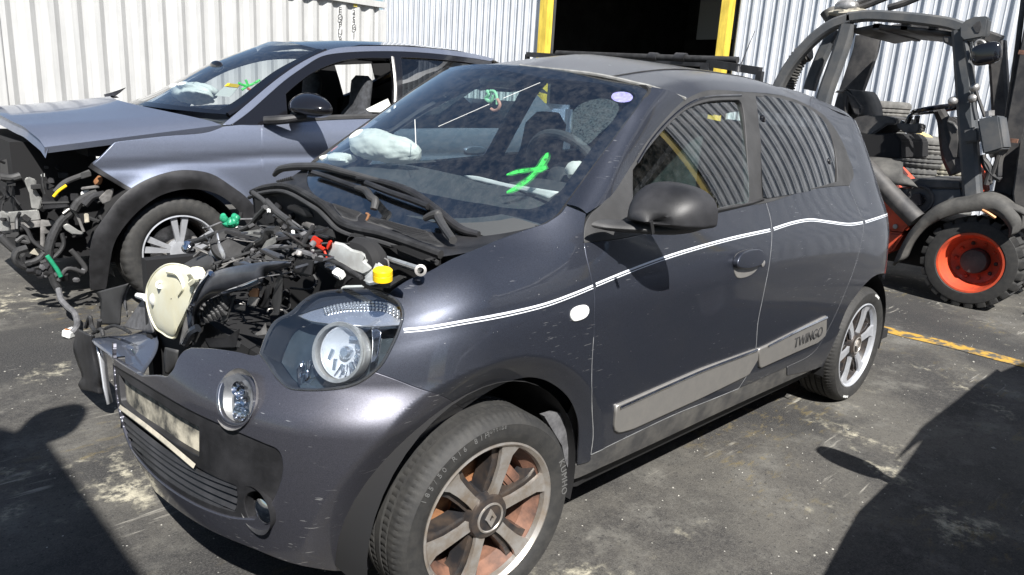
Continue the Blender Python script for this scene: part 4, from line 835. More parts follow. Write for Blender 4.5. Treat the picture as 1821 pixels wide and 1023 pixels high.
# ---- wheels
def ring_text(g, body, R, a0, size, y, flip=False):
    a = a0
    for ch in body:
        if ch != ' ':
            V, F = text_mesh(ch, size, .0008); c, s_ = math.cos(a), math.sin(a); X = Vector((s_, 0, -c)); Y = Vector((c, 0, s_)); o = Vector((R*c, y, R*s_))
            g.add([o+X*v[0]+Y*v[1]+Vector((0, -v[2], 0)) for v in V], F, False)
        a -= size*.82/R
def alloy_wheel(parent, loc, rz, R=.2955, wid=.185, rim=.2175, rusty=True, letters=(), cap=True):
    w = G(); hw = wid/2                                   # local: outward is -y
    prof = [(rim*.97, -hw*.2), (rim*.97, hw*.55), (rim*.93, hw*.7), (rim*.80, hw*.3), (rim*.78, -hw*.9)]
    w.lathe(prof, seg=56); wheel = w.obj('wheel', M['rimrust'] if rusty else M['rimdark'], None)
    wheel.location = loc; wheel.rotation_euler = (0, 0, rz)
    wheel.parent = parent
    t = G(); pr = [(rim*.965, hw*.70), (rim*1.0, hw*.93), (rim+.012, hw*1.0), (rim+.03, hw*1.06), (R-.028, hw*1.04), (R-.024, hw*1.045), (R-.014, hw*.96), (R-.006, hw*.83), (R-.001, hw*.72), (R, hw*.62)]
    for q in (.42, .10, -.22, -.5): pr += [(R, hw*(q+.05)), (R-.008, hw*(q+.035)), (R-.008, hw*(q-.035)), (R, hw*(q-.05))]
    pr += [(R, -hw*.72), (R-.014, -hw*.96), (R-.03, -hw*1.04), (rim+.01, -hw), (rim*.96, -hw*.7)]
    t.lathe(pr, seg=288, mod=lambda j, i: -.003 if (j % 3 == 0 and 7 <= i <= 9) or (j % 3 == 1 and i > 9 and i < len(pr)-5 and (i//4) % 2) else 0); to = t.obj('tyre', M['tyre'], None, sharp=32); to.parent = wheel
    g = G(); y0 = hw*.72                                   # machined face: ring, six spokes, hub
    g.lathe([(rim*.985, hw*.78), (rim*1.0, hw*.96), (rim*.975, hw*.98), (rim*.93, hw*.86), (rim*.915, hw*.70)], seg=72)
    for k in range(6):
        a = math.radians(72+60*k); c, s_ = math.cos(a), math.sin(a)
        def P(r, w_, h): return Vector((r*c-w_*s_, -h, r*s_+w_*c))
        st = [(.056, .0165, y0+.004), (.09, .0145, y0+.008), (.14, .0165, y0+.010), (.175, .021, y0+.008), (rim*.93, .032, hw*.86)]
        rows = [[P(r, -w_, h-.012), P(r, -w_, h), P(r, w_, h), P(r, w_, h-.012)] for r, w_, h in st]; g.grid(rows, False)
    face = g.obj('spoke_face', M['silver'] if rusty else M['silver_clean'], None, sharp=25); face.parent = wheel
    g = G()
    for k in range(6):
        a = math.radians(72+60*k); c, s_ = math.cos(a), math.sin(a)
        def P(r, w_, h): return Vector((r*c-w_*s_, -h, r*s_+w_*c))
        st = [(.05, .030, y0-.012), (.10, .030, y0-.010), (.15, .034, y0-.008), (.19, .046, y0-.012), (rim*.92, .055, hw*.62)]
        rows = [[P(r, -w_*1.05, h-.05), P(r, -w_, h), P(r, w_, h), P(r, w_*1.05, h-.05)] for r, w_, h in st]; g.grid(rows, False)
    g.lathe([(.075, -.2*hw), (.066, y0-.004), (.060, y0+.012), (.045, y0+.017), (.0, y0+.017)], seg=40)
    sp_ = g.obj('spoke_body', M['rimdark'], None, sharp=30); sp_.parent = wheel
    g = G(); g.lathe([(.044, y0+.016), (.043, y0+.020), (.039, y0+.021), (.037, y0+.018)], seg=40)
    d = [(0, .026), (.017, 0), (0, -.026), (-.017, 0)]; e = [(x*.45, z*.45) for x, z in d]                    # diamond emblem
    V = [(x, -(y0+.024), z) for x, z in d]+[(x, -(y0+.024), z) for x, z in e]+[(x*1.05, -(y0+.017), z*1.05) for x, z in d]+[(x, -(y0+.018), z) for x, z in e]
    F = []
    for i in range(4): j = (i+1) % 4; F += [(i, j, 4+j, 4+i), (8+i, 8+j, j, i), (4+i, 4+j, 12+j, 12+i)]
    g.add(V, F, False); cp = g.obj('hub_emblem', M['silver'], None); cp.parent = wheel
    g = G(); g.lathe([(.02, -.012), (.125, -.012), (.13, -.016), (.13, -.03), (.02, -.03)], seg=48); g.lathe([(.075, .0), (.075, -.012)], seg=32)
    dk = g.obj('brake_disc', M['rust'] if rusty else M['steel'], None); dk.parent = wheel
    g = G(); g.box((.095, .0, .075), (.05, .09, .10), (0, -.7, 0)); g.box((.10, -.035, .08), (.03, .03, .12), (0, -.7, 0)); cl = g.obj('brake_caliper', M['rimrust'] if rusty else M['under'], None, bevel=.006); cl.parent = wheel
    if letters:
        g = G()
        for body, a0, size, rr_ in letters: ring_text(g, body, rr_, math.radians(a0), size, -hw*1.062)
        tl = g.obj('tyre_lettering', M['tyreletter'] if rusty else M['white'], None); tl.parent = to
    return wheel
alloy_wheel(car, (0, -.712, .2915), -.0658, letters=(('KUMHO', 22, .03, .262), ('185/50 R16 81H', 150, .022, .262), ('OUTSIDE', 98, .012, .266)))
alloy_wheel(car, (2.492, -.700, .2915), 0, rusty=False, wid=.19, letters=(('RADAR', -100, .017, .264), ('RADAR', 72, .017, .264)))
alloy_wheel(car, (0, .712, .2915), PI-.0658); alloy_wheel(car, (2.492, .700, .2915), PI, rusty=False, wid=.19)
# wheel-arch liners
for x_, r_, y0_, y1_ in ((0, .375, -.765, -.40), (2.492, .36, -.78, -.40), (2.492, .36, .40, .78)):
    g = G(); g.grid([[(x_+r_*math.cos(a), y, .29+r_*math.sin(a)) for y in (y0_, y1_)] for a in np.linspace(-.25, PI+.25, 26)]); yin = y1_ if y0_ < 0 else y0_
    g.add([(x_+r_*math.cos(a), yin, .29+r_*math.sin(a)) for a in np.linspace(-.25, PI+.25, 26)], [tuple(range(26))], False); g.obj('arch_liner', M['under'], car)
g = G(); lf = zC((580, 490), (620, 478), (660, 482), (690, 520), (697, 580), (690, 650), (668, 690), (650, 640), (640, 590)); a = [at(*p, y=-.735) for p in lf]; b = [p+np.array([0, .02, 0]) for p in a]
n = len(a); g.add(a+b, [tuple(range(n))]+[(i, (i+1) % n, n+(i+1) % n, n+i) for i in range(n)], False); g.obj('arch_liner_flap', M['cabletape'], car)
# ================================================================ inside of the hatchback
g = G(); rows = []
for x_, zc, hw in ((.22, 1.0, .60), (.30, 1.055, .63), (.40, 1.075, .65), (.52, 1.082, .67), (.64, 1.082, .67), (.74, 1.05, .67), (.80, .97, .66), (.82, .8, .66), (.80, .55, .64)):
    r = []
    for y in np.linspace(hw, -hw, 33):
        z = zc+.022*max(0, y)+.045*math.exp(-((y+.37)/.19)**4)*math.exp(-((x_-.66)/.12)**2)-.03*(abs(y)/hw)**6
        r.append((x_-.05*(1-(y/hw)**2)*(1 if x_ < .35 else .4), y, z))
    rows.append(r)
g.grid(rows); dash = g.obj('dashboard', M['dash'], car, sharp=60)
def flatpoly(name, pts, m, parent, thick=.004, **k):
    P = [at(px_, py_, **k) for px_, py_ in pts]; n = len(P); N = np.cross(P[1]-P[0], P[2]-P[0]); N /= np.linalg.norm(N); N *= np.sign(np.dot(N, CAM-P[0]))
    g = G(); g.add(P+[p-N*thick for p in P], [tuple(range(n)), tuple(range(n, 2*n))[::-1]]+[(i, n+i, n+(i+1) % n, (i+1) % n) for i in range(n)], False); return g.obj(name, m, parent)
def sheetpx(name, rowsL, rowsR, m, parent, n=7, thick=.005, bulge=0., sharp=50):   # a curved sheet between two 3-D edge lines
    A, B = cr(rowsL, 5), cr(rowsR, 5); A = resample(A, 1e9)if 0 else A
    k = min(len(A), len(B)); A = resample(A, max(1e-4, np.sum(np.linalg.norm(np.diff(A, axis=0), axis=1))/k)); B = resample(B, max(1e-4, np.sum(np.linalg.norm(np.diff(B, axis=0), axis=1))/k)); k = min(len(A), len(B))
    rows = []
    for a, b in zip(A[:k], B[:k]):
        d = CAM-(a+b)/2; d = d/np.linalg.norm(d); rows.append([a+(b-a)*t+d*bulge*math.sin(PI*t) for t in np.linspace(0, 1, n)])
    g = G(); g.grid(rows); o = g.obj(name, m, parent, sharp=sharp)
    if thick: o.modifiers.new('thick', 'SOLIDIFY').thickness = thick
    return o
S3 = [at(px_, py_, x=x_) for px_, py_, x_ in ((824, 312, .60), (845, 313, .585), (905, 327, .52), (950, 334, .46), (993, 341, .44))]
S4 = [at(px_, py_, x=x_) for px_, py_, x_ in ((838, 320, .585), (850, 322, .57), (905, 334, .505), (950, 345, .45), (976, 353, .43))]
sheetpx('dash_trim', S3, S4, M['white'], dash, 4, .003)
g = G(); ac = at(684, 266, x=.47); aax = Vector((.35, -1, -.02)).normalized()     # collapsed passenger airbag
R_ = aax.to_track_quat('X', 'Z').to_matrix(); rows = []
for i in range(65):
    u = i/64; row = []
    for j in range(72):
        a = 2*PI*j/72; rad = .060*math.sin(PI*min(1, max(0, u)))**.30*(1+.10*math.sin(2*a+3*u)+.035*math.sin(5*a-14*u)+.022*math.sin(21*u+3*a)+.03*math.sin(9*u+2*math.sin(4*a))+.018*math.sin(16*a+22*u)*math.sin(6*u))
        row.append(Vector(ac)+R_ @ Vector(((u-.5)*.33, rad*math.cos(a)*1.0, rad*math.sin(a)*(.95+.25*(1-u))+.018*(1-u))))
    rows.append(row)
g.grid(rows, True, True); crumple(g.obj('airbag', M['airbag'], car, sharp=180), .0045, 13.)
g = G(); ac2 = at(600, 283, x=.36); g.blob(ac2, (.07, .05, .025), 12, .25, 5); g.obj('airbag_flap', M['airbag'], car)
sw = thing_ = None
g = G(); swc = Vector(at(1010, 318, x=.78)); nrm = Vector((-.45, 0, -.9)).normalized() if 0 else Vector((.88, 0, .47)).normalized(); u_ = Vector((0, 1, 0)); v_ = nrm.cross(u_)
g.tube([swc+(u_*math.cos(a)+v_*math.sin(a))*.18 for a in np.linspace(0, 2*PI, 33)[:-1]], .017, 10, 2, True); st = g.obj('steering_wheel', M['dash'], car)
g = G(); g.blob(swc-nrm*.03, (.05, .07, .07), 10, .1, 3); g.bar(swc+u_*.17, swc-u_*.17, .02, .035); g.obj('steering_hub', M['dash'], st)
g = G(); g.blob(at(1022, 303, x=.70), (.03, .035, .03), 8, .2, 4); g.obj('torn_airbag_cover', M['airbag'], st)
for yy in (-.36, .36):
    g = G(); rows = []
    for z_, x0, hw_, d_ in ((.42, 1.05, .23, .10), (.6, 1.10, .24, .12), (.85, 1.18, .235, .11), (1.03, 1.25, .20, .08), (1.10, 1.28, .14, .05), (1.16, 1.30, .125, .05), (1.28, 1.32, .12, .05), (1.33, 1.33, .07, .02)):
        rows.append([(x0+d_*math.sin(a)*.9, yy+hw_*np.sign(math.cos(a))*abs(math.cos(a))**.6, z_+.005*math.sin(a)) for a in np.linspace(0, 2*PI, 24)[:-1]])
    g.grid(rows, True, True); s_ = g.obj('front_seat', M['seat'], car, sharp=80)
    g = G(); g.box((.95, yy, .42), (.52, .48, .16)); g.obj('seat_cushion', M['seat'], s_, bevel=.05)
g = G(); g.box((2.15, 0, .75), (.16, 1.2, .62), (0, .25, 0)); g.obj('rear_seat', M['seat'], car, bevel=.05)
g = G(); g.grid([[p-np.array([0, 0, .035]) for p in r[2:-2]] for r in full[1:]]); g.obj('headliner', M['seat'], car)
g = G(); mp = at(890, 147, x=.80); g.blob(mp, (.03, .115, .035), 12, 0, 0, .6); rvm = g.obj('rear_view_mirror', M['gloss'], car)
g = G(); g.tube([mp, mp+np.array([-.03, 0, .05])], .012, 8); g.obj('mirror_stem', M['plastic'], rvm)
for L, r_, m_ in (([(866, 162), (870, 168), (864, 175), (873, 181), (878, 170)], .007, 'greenr'), ([(872, 162), (880, 164), (884, 176), (884, 186)], .006, 'greenr'), ([(884, 176), (889, 186), (886, 194), (879, 197), (873, 194)], .006, 'redr')):
    if m_ not in M: M[m_] = mat(m_, (.35, .75, .45) if m_ == 'greenr' else (.6, .32, .25), .6)
    g = G(); g.tube([at(a, b, x=.66) for a, b in L], r_, 8); tag(g.obj('hanging_ribbon', M[m_], None), ('pale green ribbon bow hanging from the rear-view mirror' if L[0][0] < 870 else 'thin pale green cord above the reddish hoop') if m_ == 'greenr' else 'reddish hoop hanging under the green ribbon behind the windscreen', 'ribbon')
# ================================================================ cowl and wipers
vv = np.linspace(1, -1, 41); Bc = WS.P(vv, np.full(41, .012), .002)
front = [(448, 345, .09), (465, 338, .07), (500, 333, .05), (520, 337, .03), (550, 353, .0), (580, 373, -.03), (602, 397, -.04), (626, 409, -.045), (680, 421, -.045), (740, 441, -.04), (800, 463, -.03)]
Ac = cr([at(a, b, x=c) for a, b, c in front], 8); Ac = resample(Ac, np.sum(np.linalg.norm(np.diff(Ac, axis=0), axis=1))/40.0001)[:41]
def cowl_fn(S, T):
    S = np.clip(np.asarray(S, float).ravel(), 0, 1); T = np.asarray(T, float).ravel(); q = np.linspace(0, 1, 41)
    a = np.stack([np.interp(S, q, Ac[:, k]) for k in range(3)], 1); b = np.stack([np.interp(S, q, Bc[:, k]) for k in range(3)], 1)
    p = a+(b-a)*T[:, None]; p[:, 2] -= .018*np.sin(PI*np.clip(T, 0, 1)); return p
CW = Surf(cowl_fn, (0, 1), (0, 1), 120, 60)
if CW.N(np.array([.5]), np.array([.5]))[0][2] < 0: CW = Surf(cowl_fn, (0, 1), (0, 1), 120, 60, -1)
g = G(); g.grid([[CW.P([s_], [t_])[0] for t_ in np.linspace(0, 1, 10)] for s_ in np.linspace(0, 1, 60)]); cowl = g.obj('cowl_panel', M['plastic'], car)
g = G(); g.grid([[p, p+np.array([.01, 0, -.10]), p+np.array([.05, 0, -.25])] for p in Ac]); g.obj('cowl_front_wall', M['under'], cowl)
g = G(); g.tube([p+np.array([0, 0, .006]) for p in Ac[::2]], .012, 8, 3); g.obj('bonnet_seal', M['rubber'], cowl)
g = G(); g.tube([p+np.array([-.012, 0, -.014]) for p in Ac[::2]], .008, 8, 3); g.obj('bonnet_seal_lip', M['plastic_grey'], cowl)
zJ = lambda *p: Z(440, 280, 4.139, p)
for pl_ in (zJ((625, 345), (700, 310), (860, 375), (850, 400), (810, 440), (805, 468), (700, 440), (650, 390)), zJ((860, 470), (960, 465), (1080, 430), (1260, 500), (1330, 560), (1440, 655), (1330, 640), (1150, 570), (1000, 510))):
    mesh_ = CW.panel('cowl_mesh', poly(pl_, [pl_[-1], pl_[0]]), M['plastic_grey'], cowl, h=.05, off=.003, thick=.003, gap=0)
    Q = CW.px(pl_); lo_, hi_ = Q.min(0), Q.max(0); g = G(); nx = int((hi_[0]-lo_[0])/.0055); nt_ = int((hi_[1]-lo_[1])/.055)
    gg = np.array([(a, b) for a in np.linspace(lo_[0], hi_[0], nx) for b in np.linspace(lo_[1], hi_[1], max(nt_, 4))]); gg = gg[inside(inset(Q, .004)[0], gg)]
    if len(gg):
        P0 = CW.P(gg[:, 0], gg[:, 1], .0072); a_, b_ = CW.J(gg[:, 0], gg[:, 1]); a_ /= np.linalg.norm(a_, axis=1)[:, None]; b_ /= np.linalg.norm(b_, axis=1)[:, None]
        for p, a1, b1 in zip(P0, a_, b_): g.add([p+(a1*x_+b1*y_)*.0031 for x_, y_ in ((-1, -1), (1, -1), (1, 1), (-1, 1))], [(0, 1, 2, 3)], False)
        kind(g.obj('mesh_hole', M['dark'], mesh_), 'stuff')
sl_ = zJ((215, 175), (330, 140), (345, 158), (235, 192)); P_ = [at(a, b, x=.19) for a, b in sl_]; g = G()
for k in range(8): a, b = P_[0]+(P_[1]-P_[0])*(k+.2)/8, P_[3]+(P_[2]-P_[3])*(k+.2)/8; g.bar(a, b, .006, .006)
g.obj('cowl_vent', M['dark'], cowl)
wl = [at(488, 311, x=.27), at(497, 302, x=.26), at(520, 297, x=.24), at(548, 296, x=.22)]+[WS.at(*p, off=.018) for p in ((580, 303), (620, 313), (660, 323), (700, 334))]
g = G(); g.tube(wl, [.010, .015, .016, .015, .014, .012, .010, .008], 10, 5); wiper = g.obj('wiper_blade', M['plastic_grey'], car)
wl2 = [WS.at(*p, off=.016) for p in ((640, 322), (690, 331), (740, 350), (785, 383), (825, 414), (856, 436))]; g = G(); g.tube(wl2, [.008, .012, .014, .014, .013, .010], 10, 5); g.obj('wiper_blade', M['plastic'], car)
wl3 = [WS.at(*p, off=.03) for p in ((660, 336), (700, 352), (740, 366), (770, 378))]; g = G(); g.tube(wl3, .011, 8); g.obj('wiper_link', M['plastic'], car)
g = G(); g.tube([WS.at(*p, off=.02) for p in ((563, 314), (590, 322), (620, 333), (642, 341))], .010, 8); g.obj('wiper_link', M['plastic'], car)
for pts in (((640, 341, .045), (656, 346, .055), (666, 358, .06), (669, 372, .055), (666, 388, .03)), ((763, 372, .04), (777, 382, .055), (782, 398, .06), (780, 412, .055), (790, 426, .045), (806, 440, .02))):
    P_ = [CW.at(a, b, off=o_) if b > 350 else WS.at(a, b, off=.02) for a, b, o_ in pts]; g = G(); g.tube(P_, [.010, .013, .014, .0135, .012], 10); arm = g.obj('wiper_arm', M['plastic_grey'], car)
g = G(); g.tube([CW.at(a, b, off=.004) for a, b in zJ((878, 470), (890, 430), (885, 400), (898, 380))], .004, 6); g.obj('dry_leaf', M['copper'], cowl)
# ================================================================ open engine bay
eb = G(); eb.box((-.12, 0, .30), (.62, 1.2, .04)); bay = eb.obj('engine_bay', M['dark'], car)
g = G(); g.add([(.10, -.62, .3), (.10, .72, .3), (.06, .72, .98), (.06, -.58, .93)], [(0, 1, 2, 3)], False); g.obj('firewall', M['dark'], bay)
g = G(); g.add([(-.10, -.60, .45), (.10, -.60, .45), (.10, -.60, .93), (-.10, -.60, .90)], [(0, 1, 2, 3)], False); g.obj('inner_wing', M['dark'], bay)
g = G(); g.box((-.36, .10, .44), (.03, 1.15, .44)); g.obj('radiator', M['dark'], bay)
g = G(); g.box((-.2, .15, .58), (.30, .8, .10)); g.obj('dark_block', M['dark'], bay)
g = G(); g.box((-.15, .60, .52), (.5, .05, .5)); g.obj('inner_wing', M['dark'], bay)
zK = lambda *p: Z(300, 360, 3.9346, p); zL = lambda *p: Z(520, 400, 7.0038, p)
def AT(L, x): return [at(a, b, x=x) for a, b in L]
# crumpled bonnet lock panel with a gloss edge and a honeycomb corner
o_ = [(158, 890, -.43), (150, 760, -.44), (178, 690, -.45), (235, 575, -.45), (300, 500, -.44), (400, 460, -.43), (560, 432, -.41), (700, 412, -.39), (800, 404, -.375), (865, 412, -.365)]
i_ = [(205, 830, -.40), (205, 790, -.41), (235, 720, -.42), (300, 672, -.42), (420, 640, -.42), (560, 602, -.405), (655, 575, -.39), (690, 500, -.375), (780, 472, -.365), (862, 445, -.36)]
cv = lambda L: [at(*Z(300, 360, 3.9346, [(a, b)])[0], x=c) for a, b, c in L]
sheetpx('lock_panel', cv(o_), cv(i_), M['lockpanel'], bay, 9, .006, .03)
g = G(); g.tube(cv([(155, 990, -.43)]+o_[:5]), .010, 8); g.obj('grille_chrome_edge', M['chrome'], bay)
g = G(); g.tube(cv([(120, 985, -.44), (170, 900, -.44), (205, 880, -.43)]), .014, 8); g.obj('grille_foot', M['glossdark'], bay)
g = G(); g.tube(cv([(300, 660, -.415), (420, 615, -.42), (560, 575, -.41), (640, 540, -.40)]), .009, 8); g.obj('panel_bright_edge', M['chrome'], bay)
hx = [at(*p, x=-.405) for p in zK((215, 850), (245, 690), (430, 640), (400, 760))]
for r_ in range(6):
    for c_ in range(6):
        u, v = (c_+.5*(r_ % 2)+.3)/6.4, (r_+.5)/6.2; a = hx[1]+(hx[2]-hx[1])*u; b = hx[0]+(hx[3]-hx[0])*u; p = a+(b-a)*v
        g = G(); g.lathe([(.017, -.002), (.010, .004), (.0, .013)], p, (-1, -.4, .35), 6); g.obj('honeycomb_cell', M['plastic_grey'], bay)
g = G(); g.add(hx, [(0, 1, 2, 3)], False); g.obj('honeycomb_back', M['plastic'], bay)
# translucent washer bottle lying in the gap
wb = Z(120, 460, 3.933, [(585, 140), (560, 200), (555, 280), (568, 360), (592, 430), (625, 490), (665, 518), (705, 545), (750, 553), (775, 500), (805, 440), (850, 340), (880, 250), (905, 170), (905, 110), (870, 85), (830, 60), (760, 42), (690, 48), (625, 88)])
ring = cr(wb, 4, True); cx_, cy_ = ring.mean(0); rows = []
bc = at(cx_, cy_, x=-.43); view = CAM-bc; view /= np.linalg.norm(view); bp_ = [at(a, b, x=-.43) for a, b in ring]
for t, h_ in ((1., -.05), (1.0, .0), (.97, .022), (.90, .040), (.75, .052), (.5, .060), (.25, .064), (.02, .065)): rows.append([bc+(p-bc)*t+view*h_ for p in bp_])
g = G(); g.grid(rows, True, True); bottle = g.obj('washer_bottle', M['cream'], car, sharp=70)
g = G(); nb = [(258, 476), (340, 488)]; g.tube([at(344, 487, x=-.44), at(353, 486, x=-.44)], .02, 8); g.tube([at(340, 505, x=-.45), at(350, 495, x=-.45), at(342, 485, x=-.45)], .01, 6); g.obj('bottle_flange', M['cream'], bottle)
bq = at(285, 507, x=-.43)+view*.055; g = G(); g.lathe([(.013, -.01), (.013, .014), (.007, .014), (.005, .004), (0, .004)], bq, view, 18); g.obj('bottle_nipple', M['white'], bottle)
bq = at(274, 533, x=-.43)+view*.045; g = G(); g.blob(bq, (.014, .014, .022), 10); g.obj('bottle_dent', M['tankwhite'], bottle)
g = G(); g.tube([p+view*.012 for p in bp_], .004, 6, 2, True); g.obj('bottle_seam', M['cream'], bottle)
g = G(); g.tube([at(a, b, x=-.43)+view*.062 for a, b in ((298, 485), (318, 492), (326, 510), (318, 525))], .006, 6); g.obj('bottle_rib', M['cream'], bottle)
# bent black sheets at the torn corner
zBx = lambda L, x: [at(*Z(120, 460, 3.933, [p])[0], x=x) for p in L]
sheetpx('arch_liner_scrap', zBx(((205, 235), (235, 290), (240, 350), (235, 460)), -.42), zBx(((430, 172), (415, 215), (385, 300), (370, 465)), -.40), M['plastic_grey'], car, 8, .005, .02)
sheetpx('arch_liner_scrap', zBx(((380, 240), (390, 290), (410, 350)), -.39), zBx(((445, 185), (410, 260), (415, 410)), -.39), M['cabletape'], car, 4, .004, .01)
sheetpx('grey_plastic_scrap', zBx(((545, 270), (500, 330), (440, 420), (395, 480)), -.38), zBx(((580, 420), (590, 460), (610, 510), (500, 500)), -.40), M['cabletape'], car, 6, .004, .01)
sheetpx('grey_plastic_scrap', zBx(((690, 620), (680, 700), (690, 800)), -.47), zBx(((780, 640), (770, 740), (715, 800)), -.46), M['plastic_grey'], car, 5, .004, .01)
sheetpx('grey_plastic_scrap', zBx(((830, 410), (810, 500), (790, 600)), -.43), zBx(((865, 400), (850, 500), (830, 610)), -.43), M['steel'], car, 4, .004, .0)
for L, r_ in ((((265, 490), (320, 470), (380, 485), (440, 520)), .006), (((130, 480), (160, 410), (170, 470), (210, 510), (225, 430)), .008), (((180, 520), (240, 500), (250, 540)), .008)):
    g = G(); g.tube(zBx(L, -.47), r_, 8); g.obj('loose_cable', M['cable'], bay)
g = G(); g.tube(zBx(((490, 258), (555, 275)), -.4), [.010, .014], 8); g.obj('pipe_stub', M['white'], bay)
sheetpx('headlight_shell', AT(zK((90, 440), (200, 380), (300, 360)), -.33), AT(zK((215, 490), (280, 500), (335, 470)), -.36), M['plastic_grey'], bay, 6, .005, .04)
# horn, cone, green plug
hp = Vector(at(410, 436, x=-.30)); hn = (Vector(CAM)-hp).normalized()*.6+Vector((0, -.3, .55)); g = G(); g.lathe([(.052, -.03), (.058, -.01), (.056, .004), (.046, .010), (.03, .008), (.012, .013), (0, .013)], hp, hn, 32); g.obj('horn', M['rubber'], bay)
sheetpx('foil_shield', AT(zK((345, 215), (320, 290), (285, 375), (330, 400)), -.33), AT(zK((370, 330), (400, 380), (340, 465), (345, 468)), -.33), M['silver_clean'], bay, 6, .003, .02)
g = G(); gp = Vector(at(409, 391, x=-.22))
for k in range(11): a = k*2.4; g.blob(gp+Vector((.020*math.cos(a), .026*math.sin(a), .008*math.sin(k*1.7))), (.011, .011, .012), 6, .1, k)
g.blob(gp-Vector((0, 0, .012)), (.026, .03, .016), 8); g.obj('green_cap', M['green'], bay)
# master cylinder tank with yellow cap, red bracket
def slab(name, L, x, d, m, parent, bevel=.006, M2=None):
    P = AT(L, x); n = len(P); c = sum(P)/n; v = CAM-c; v /= np.linalg.norm(v); g = G()
    g.add([p+v*d*.35 for p in P]+[p-v*d for p in P], [tuple(range(n)), tuple(range(n, 2*n))[::-1]]+[(i, n+i, n+(i+1) % n, (i+1) % n) for i in range(n)], False); bm_ = g.obj(name, m, parent, bevel=bevel)
    return bm_
tank = slab('fluid_tank', zL((440, 325), (505, 200), (640, 230), (740, 300), (860, 330), (930, 385), (900, 450), (960, 500), (1010, 555), (960, 600), (880, 635), (760, 590), (600, 500), (445, 400)), -.255, .06, M['tankwhite'], bay, .012)
slab('tank_neck', zL((880, 660), (1000, 560), (1050, 450), (1190, 545), (1260, 640), (1130, 720), (960, 755), (890, 720)), -.258, .06, M['white'], bay, .008)
yc = Vector(at(680.5, 490, x=-.30)); g = G(); g.lathe([(.0, .016), (.019, .016), (.0225, .013), (.0225, .004), (.0215, .003), (.0225, .002), (.0225, -.011), (.020, -.012)], yc, (-.1, -.1, 1), 32); g.obj('tank_cap', M['yellow'], bay)
slab('red_bracket', zL((215, 215), (265, 125), (385, 200), (345, 250), (420, 290), (385, 335), (250, 250)), -.275, .02, M['red'], bay, .003)
slab('red_bracket', zL((415, 275), (460, 185), (505, 200), (440, 325)), -.272, .025, M['red'], bay, .003)
slab('hinge_bracket', zL((705, 130), (750, 95), (900, 130), (955, 205), (800, 290), (720, 260)), -.14, .04, M['plastic_grey'], bay, .004)
hb_ = Vector(at(*zL((742, 200))[0], x=-.15)); g = G(); g.lathe([(.012, .012), (.014, .016), (.012, .018), (.012, .002), (0, .002)], hb_, Vector(CAM)-hb_, 16); g.obj('bracket_hole', M['dark'], bay)
g = G(); g.tube([at(674, 454, x=-.12), at(700, 464, x=-.14), at(746, 479, x=-.17)], [.005, .008, .008], 10); g.obj('strut_rod', M['alu'], bay)
ep = Vector(at(748, 481, x=-.175)); g = G(); g.lathe([(.008, .009), (.0145, .008), (.0145, -.008), (.008, -.009)], ep, Vector(CAM)-ep, 20, closed=True); g.obj('strut_eye', M['steel'], bay)
slab('grey_block', zL((280, 20), (330, 5), (510, 60), (545, 185), (280, 110)), -.10, .08, M['plastic_grey'], bay, .005)
slab('black_air_box', zJ((1010, 640), (1150, 650), (1440, 760), (1290, 800), (1120, 730)), -.10, .06, M['under'], bay, .02)
slab('wing_mount', zL((960, 770), (1330, 625), (1440, 650), (1220, 790)), -.24, .03, M['plastic_grey'], bay, .004)
slab('lamp_top_cover', zL((590, 800), (640, 755), (880, 750), (900, 790)), -.30, .02, M['tankwhite'], bay, .003)
slab('black_bracket', zL((510, 790), (560, 680), (640, 620), (780, 650), (690, 720), (640, 780)), -.27, .03, M['plastic'], bay, .004)
slab('black_bracket', zL((120, 410), (340, 480), (300, 600), (180, 650), (10, 610), (100, 540)), -.33, .04, M['plastic'], bay, .004)
slab('black_bracket', zK((880, 405), (1020, 400), (1000, 520), (870, 490)), -.345, .05, M['plastic'], bay, .004)
slab('grey_bracket', zK((720, 700), (745, 560), (770, 490), (805, 500), (790, 700), (770, 795), (700, 795), (735, 760)), -.36, .02, M['plastic_grey'], bay, .003)
slab('grey_bracket', zK((620, 735), (690, 570), (715, 575), (700, 740)), -.365, .03, M['plastic'], bay, .003)
slab('grey_bracket', zK((360, 850), (430, 650), (475, 655), (430, 770), (410, 830)), -.395, .02, M['plastic_grey'], bay, .003)
slab('grey_bracket', zK((455, 750), (465, 710), (540, 715), (535, 765)), -.39, .03, M['plastic_grey'], bay, .003)
slab('copper_relay', zK((555, 660), (570, 605), (640, 595), (630, 680)), -.38, .03, M['copper'], bay, .006)
slab('grey_relay', zK((545, 730), (560, 660), (640, 665), (610, 735)), -.38, .03, M['steel'], bay, .004)
slab('grey_bracket', zK((595, 920), (640, 900), (680, 840), (690, 930), (620, 940)), -.37, .02, M['steel'], bay, .003)
slab('grey_bracket', zK((470, 1020), (480, 960), (510, 985), (500, 1023)), -.42, .02, M['plastic_grey'], bay, .003)
slab('inner_slope', zK((250, 950), (400, 950), (500, 880), (470, 1020), (290, 1020)), -.38, .02, M['plastic'], bay, .003)
slab('gearbox_cover', zK((740, 265), (790, 190), (900, 230), (1000, 330), (940, 350), (860, 310), (700, 310)), -.26, .05, M['under'], bay, .01)
slab('alloy_block', zK((640, 340), (680, 270), (770, 225), (760, 290), (700, 330)), -.28, .05, M['alu'], bay, .006)
slab('alloy_block', zK((660, 400), (690, 345), (770, 350), (780, 395), (700, 420)), -.30, .04, M['steel'], bay, .006)
slab('alloy_block', zK((480, 250), (520, 205), (620, 190), (690, 200), (640, 270), (560, 300)), -.22, .05, M['alu'], bay, .01)
slab('blue_grey_connector', zJ((390, 500), (420, 470), (500, 490), (470, 540)), -.05, .03, M['steel'], bay, .005)
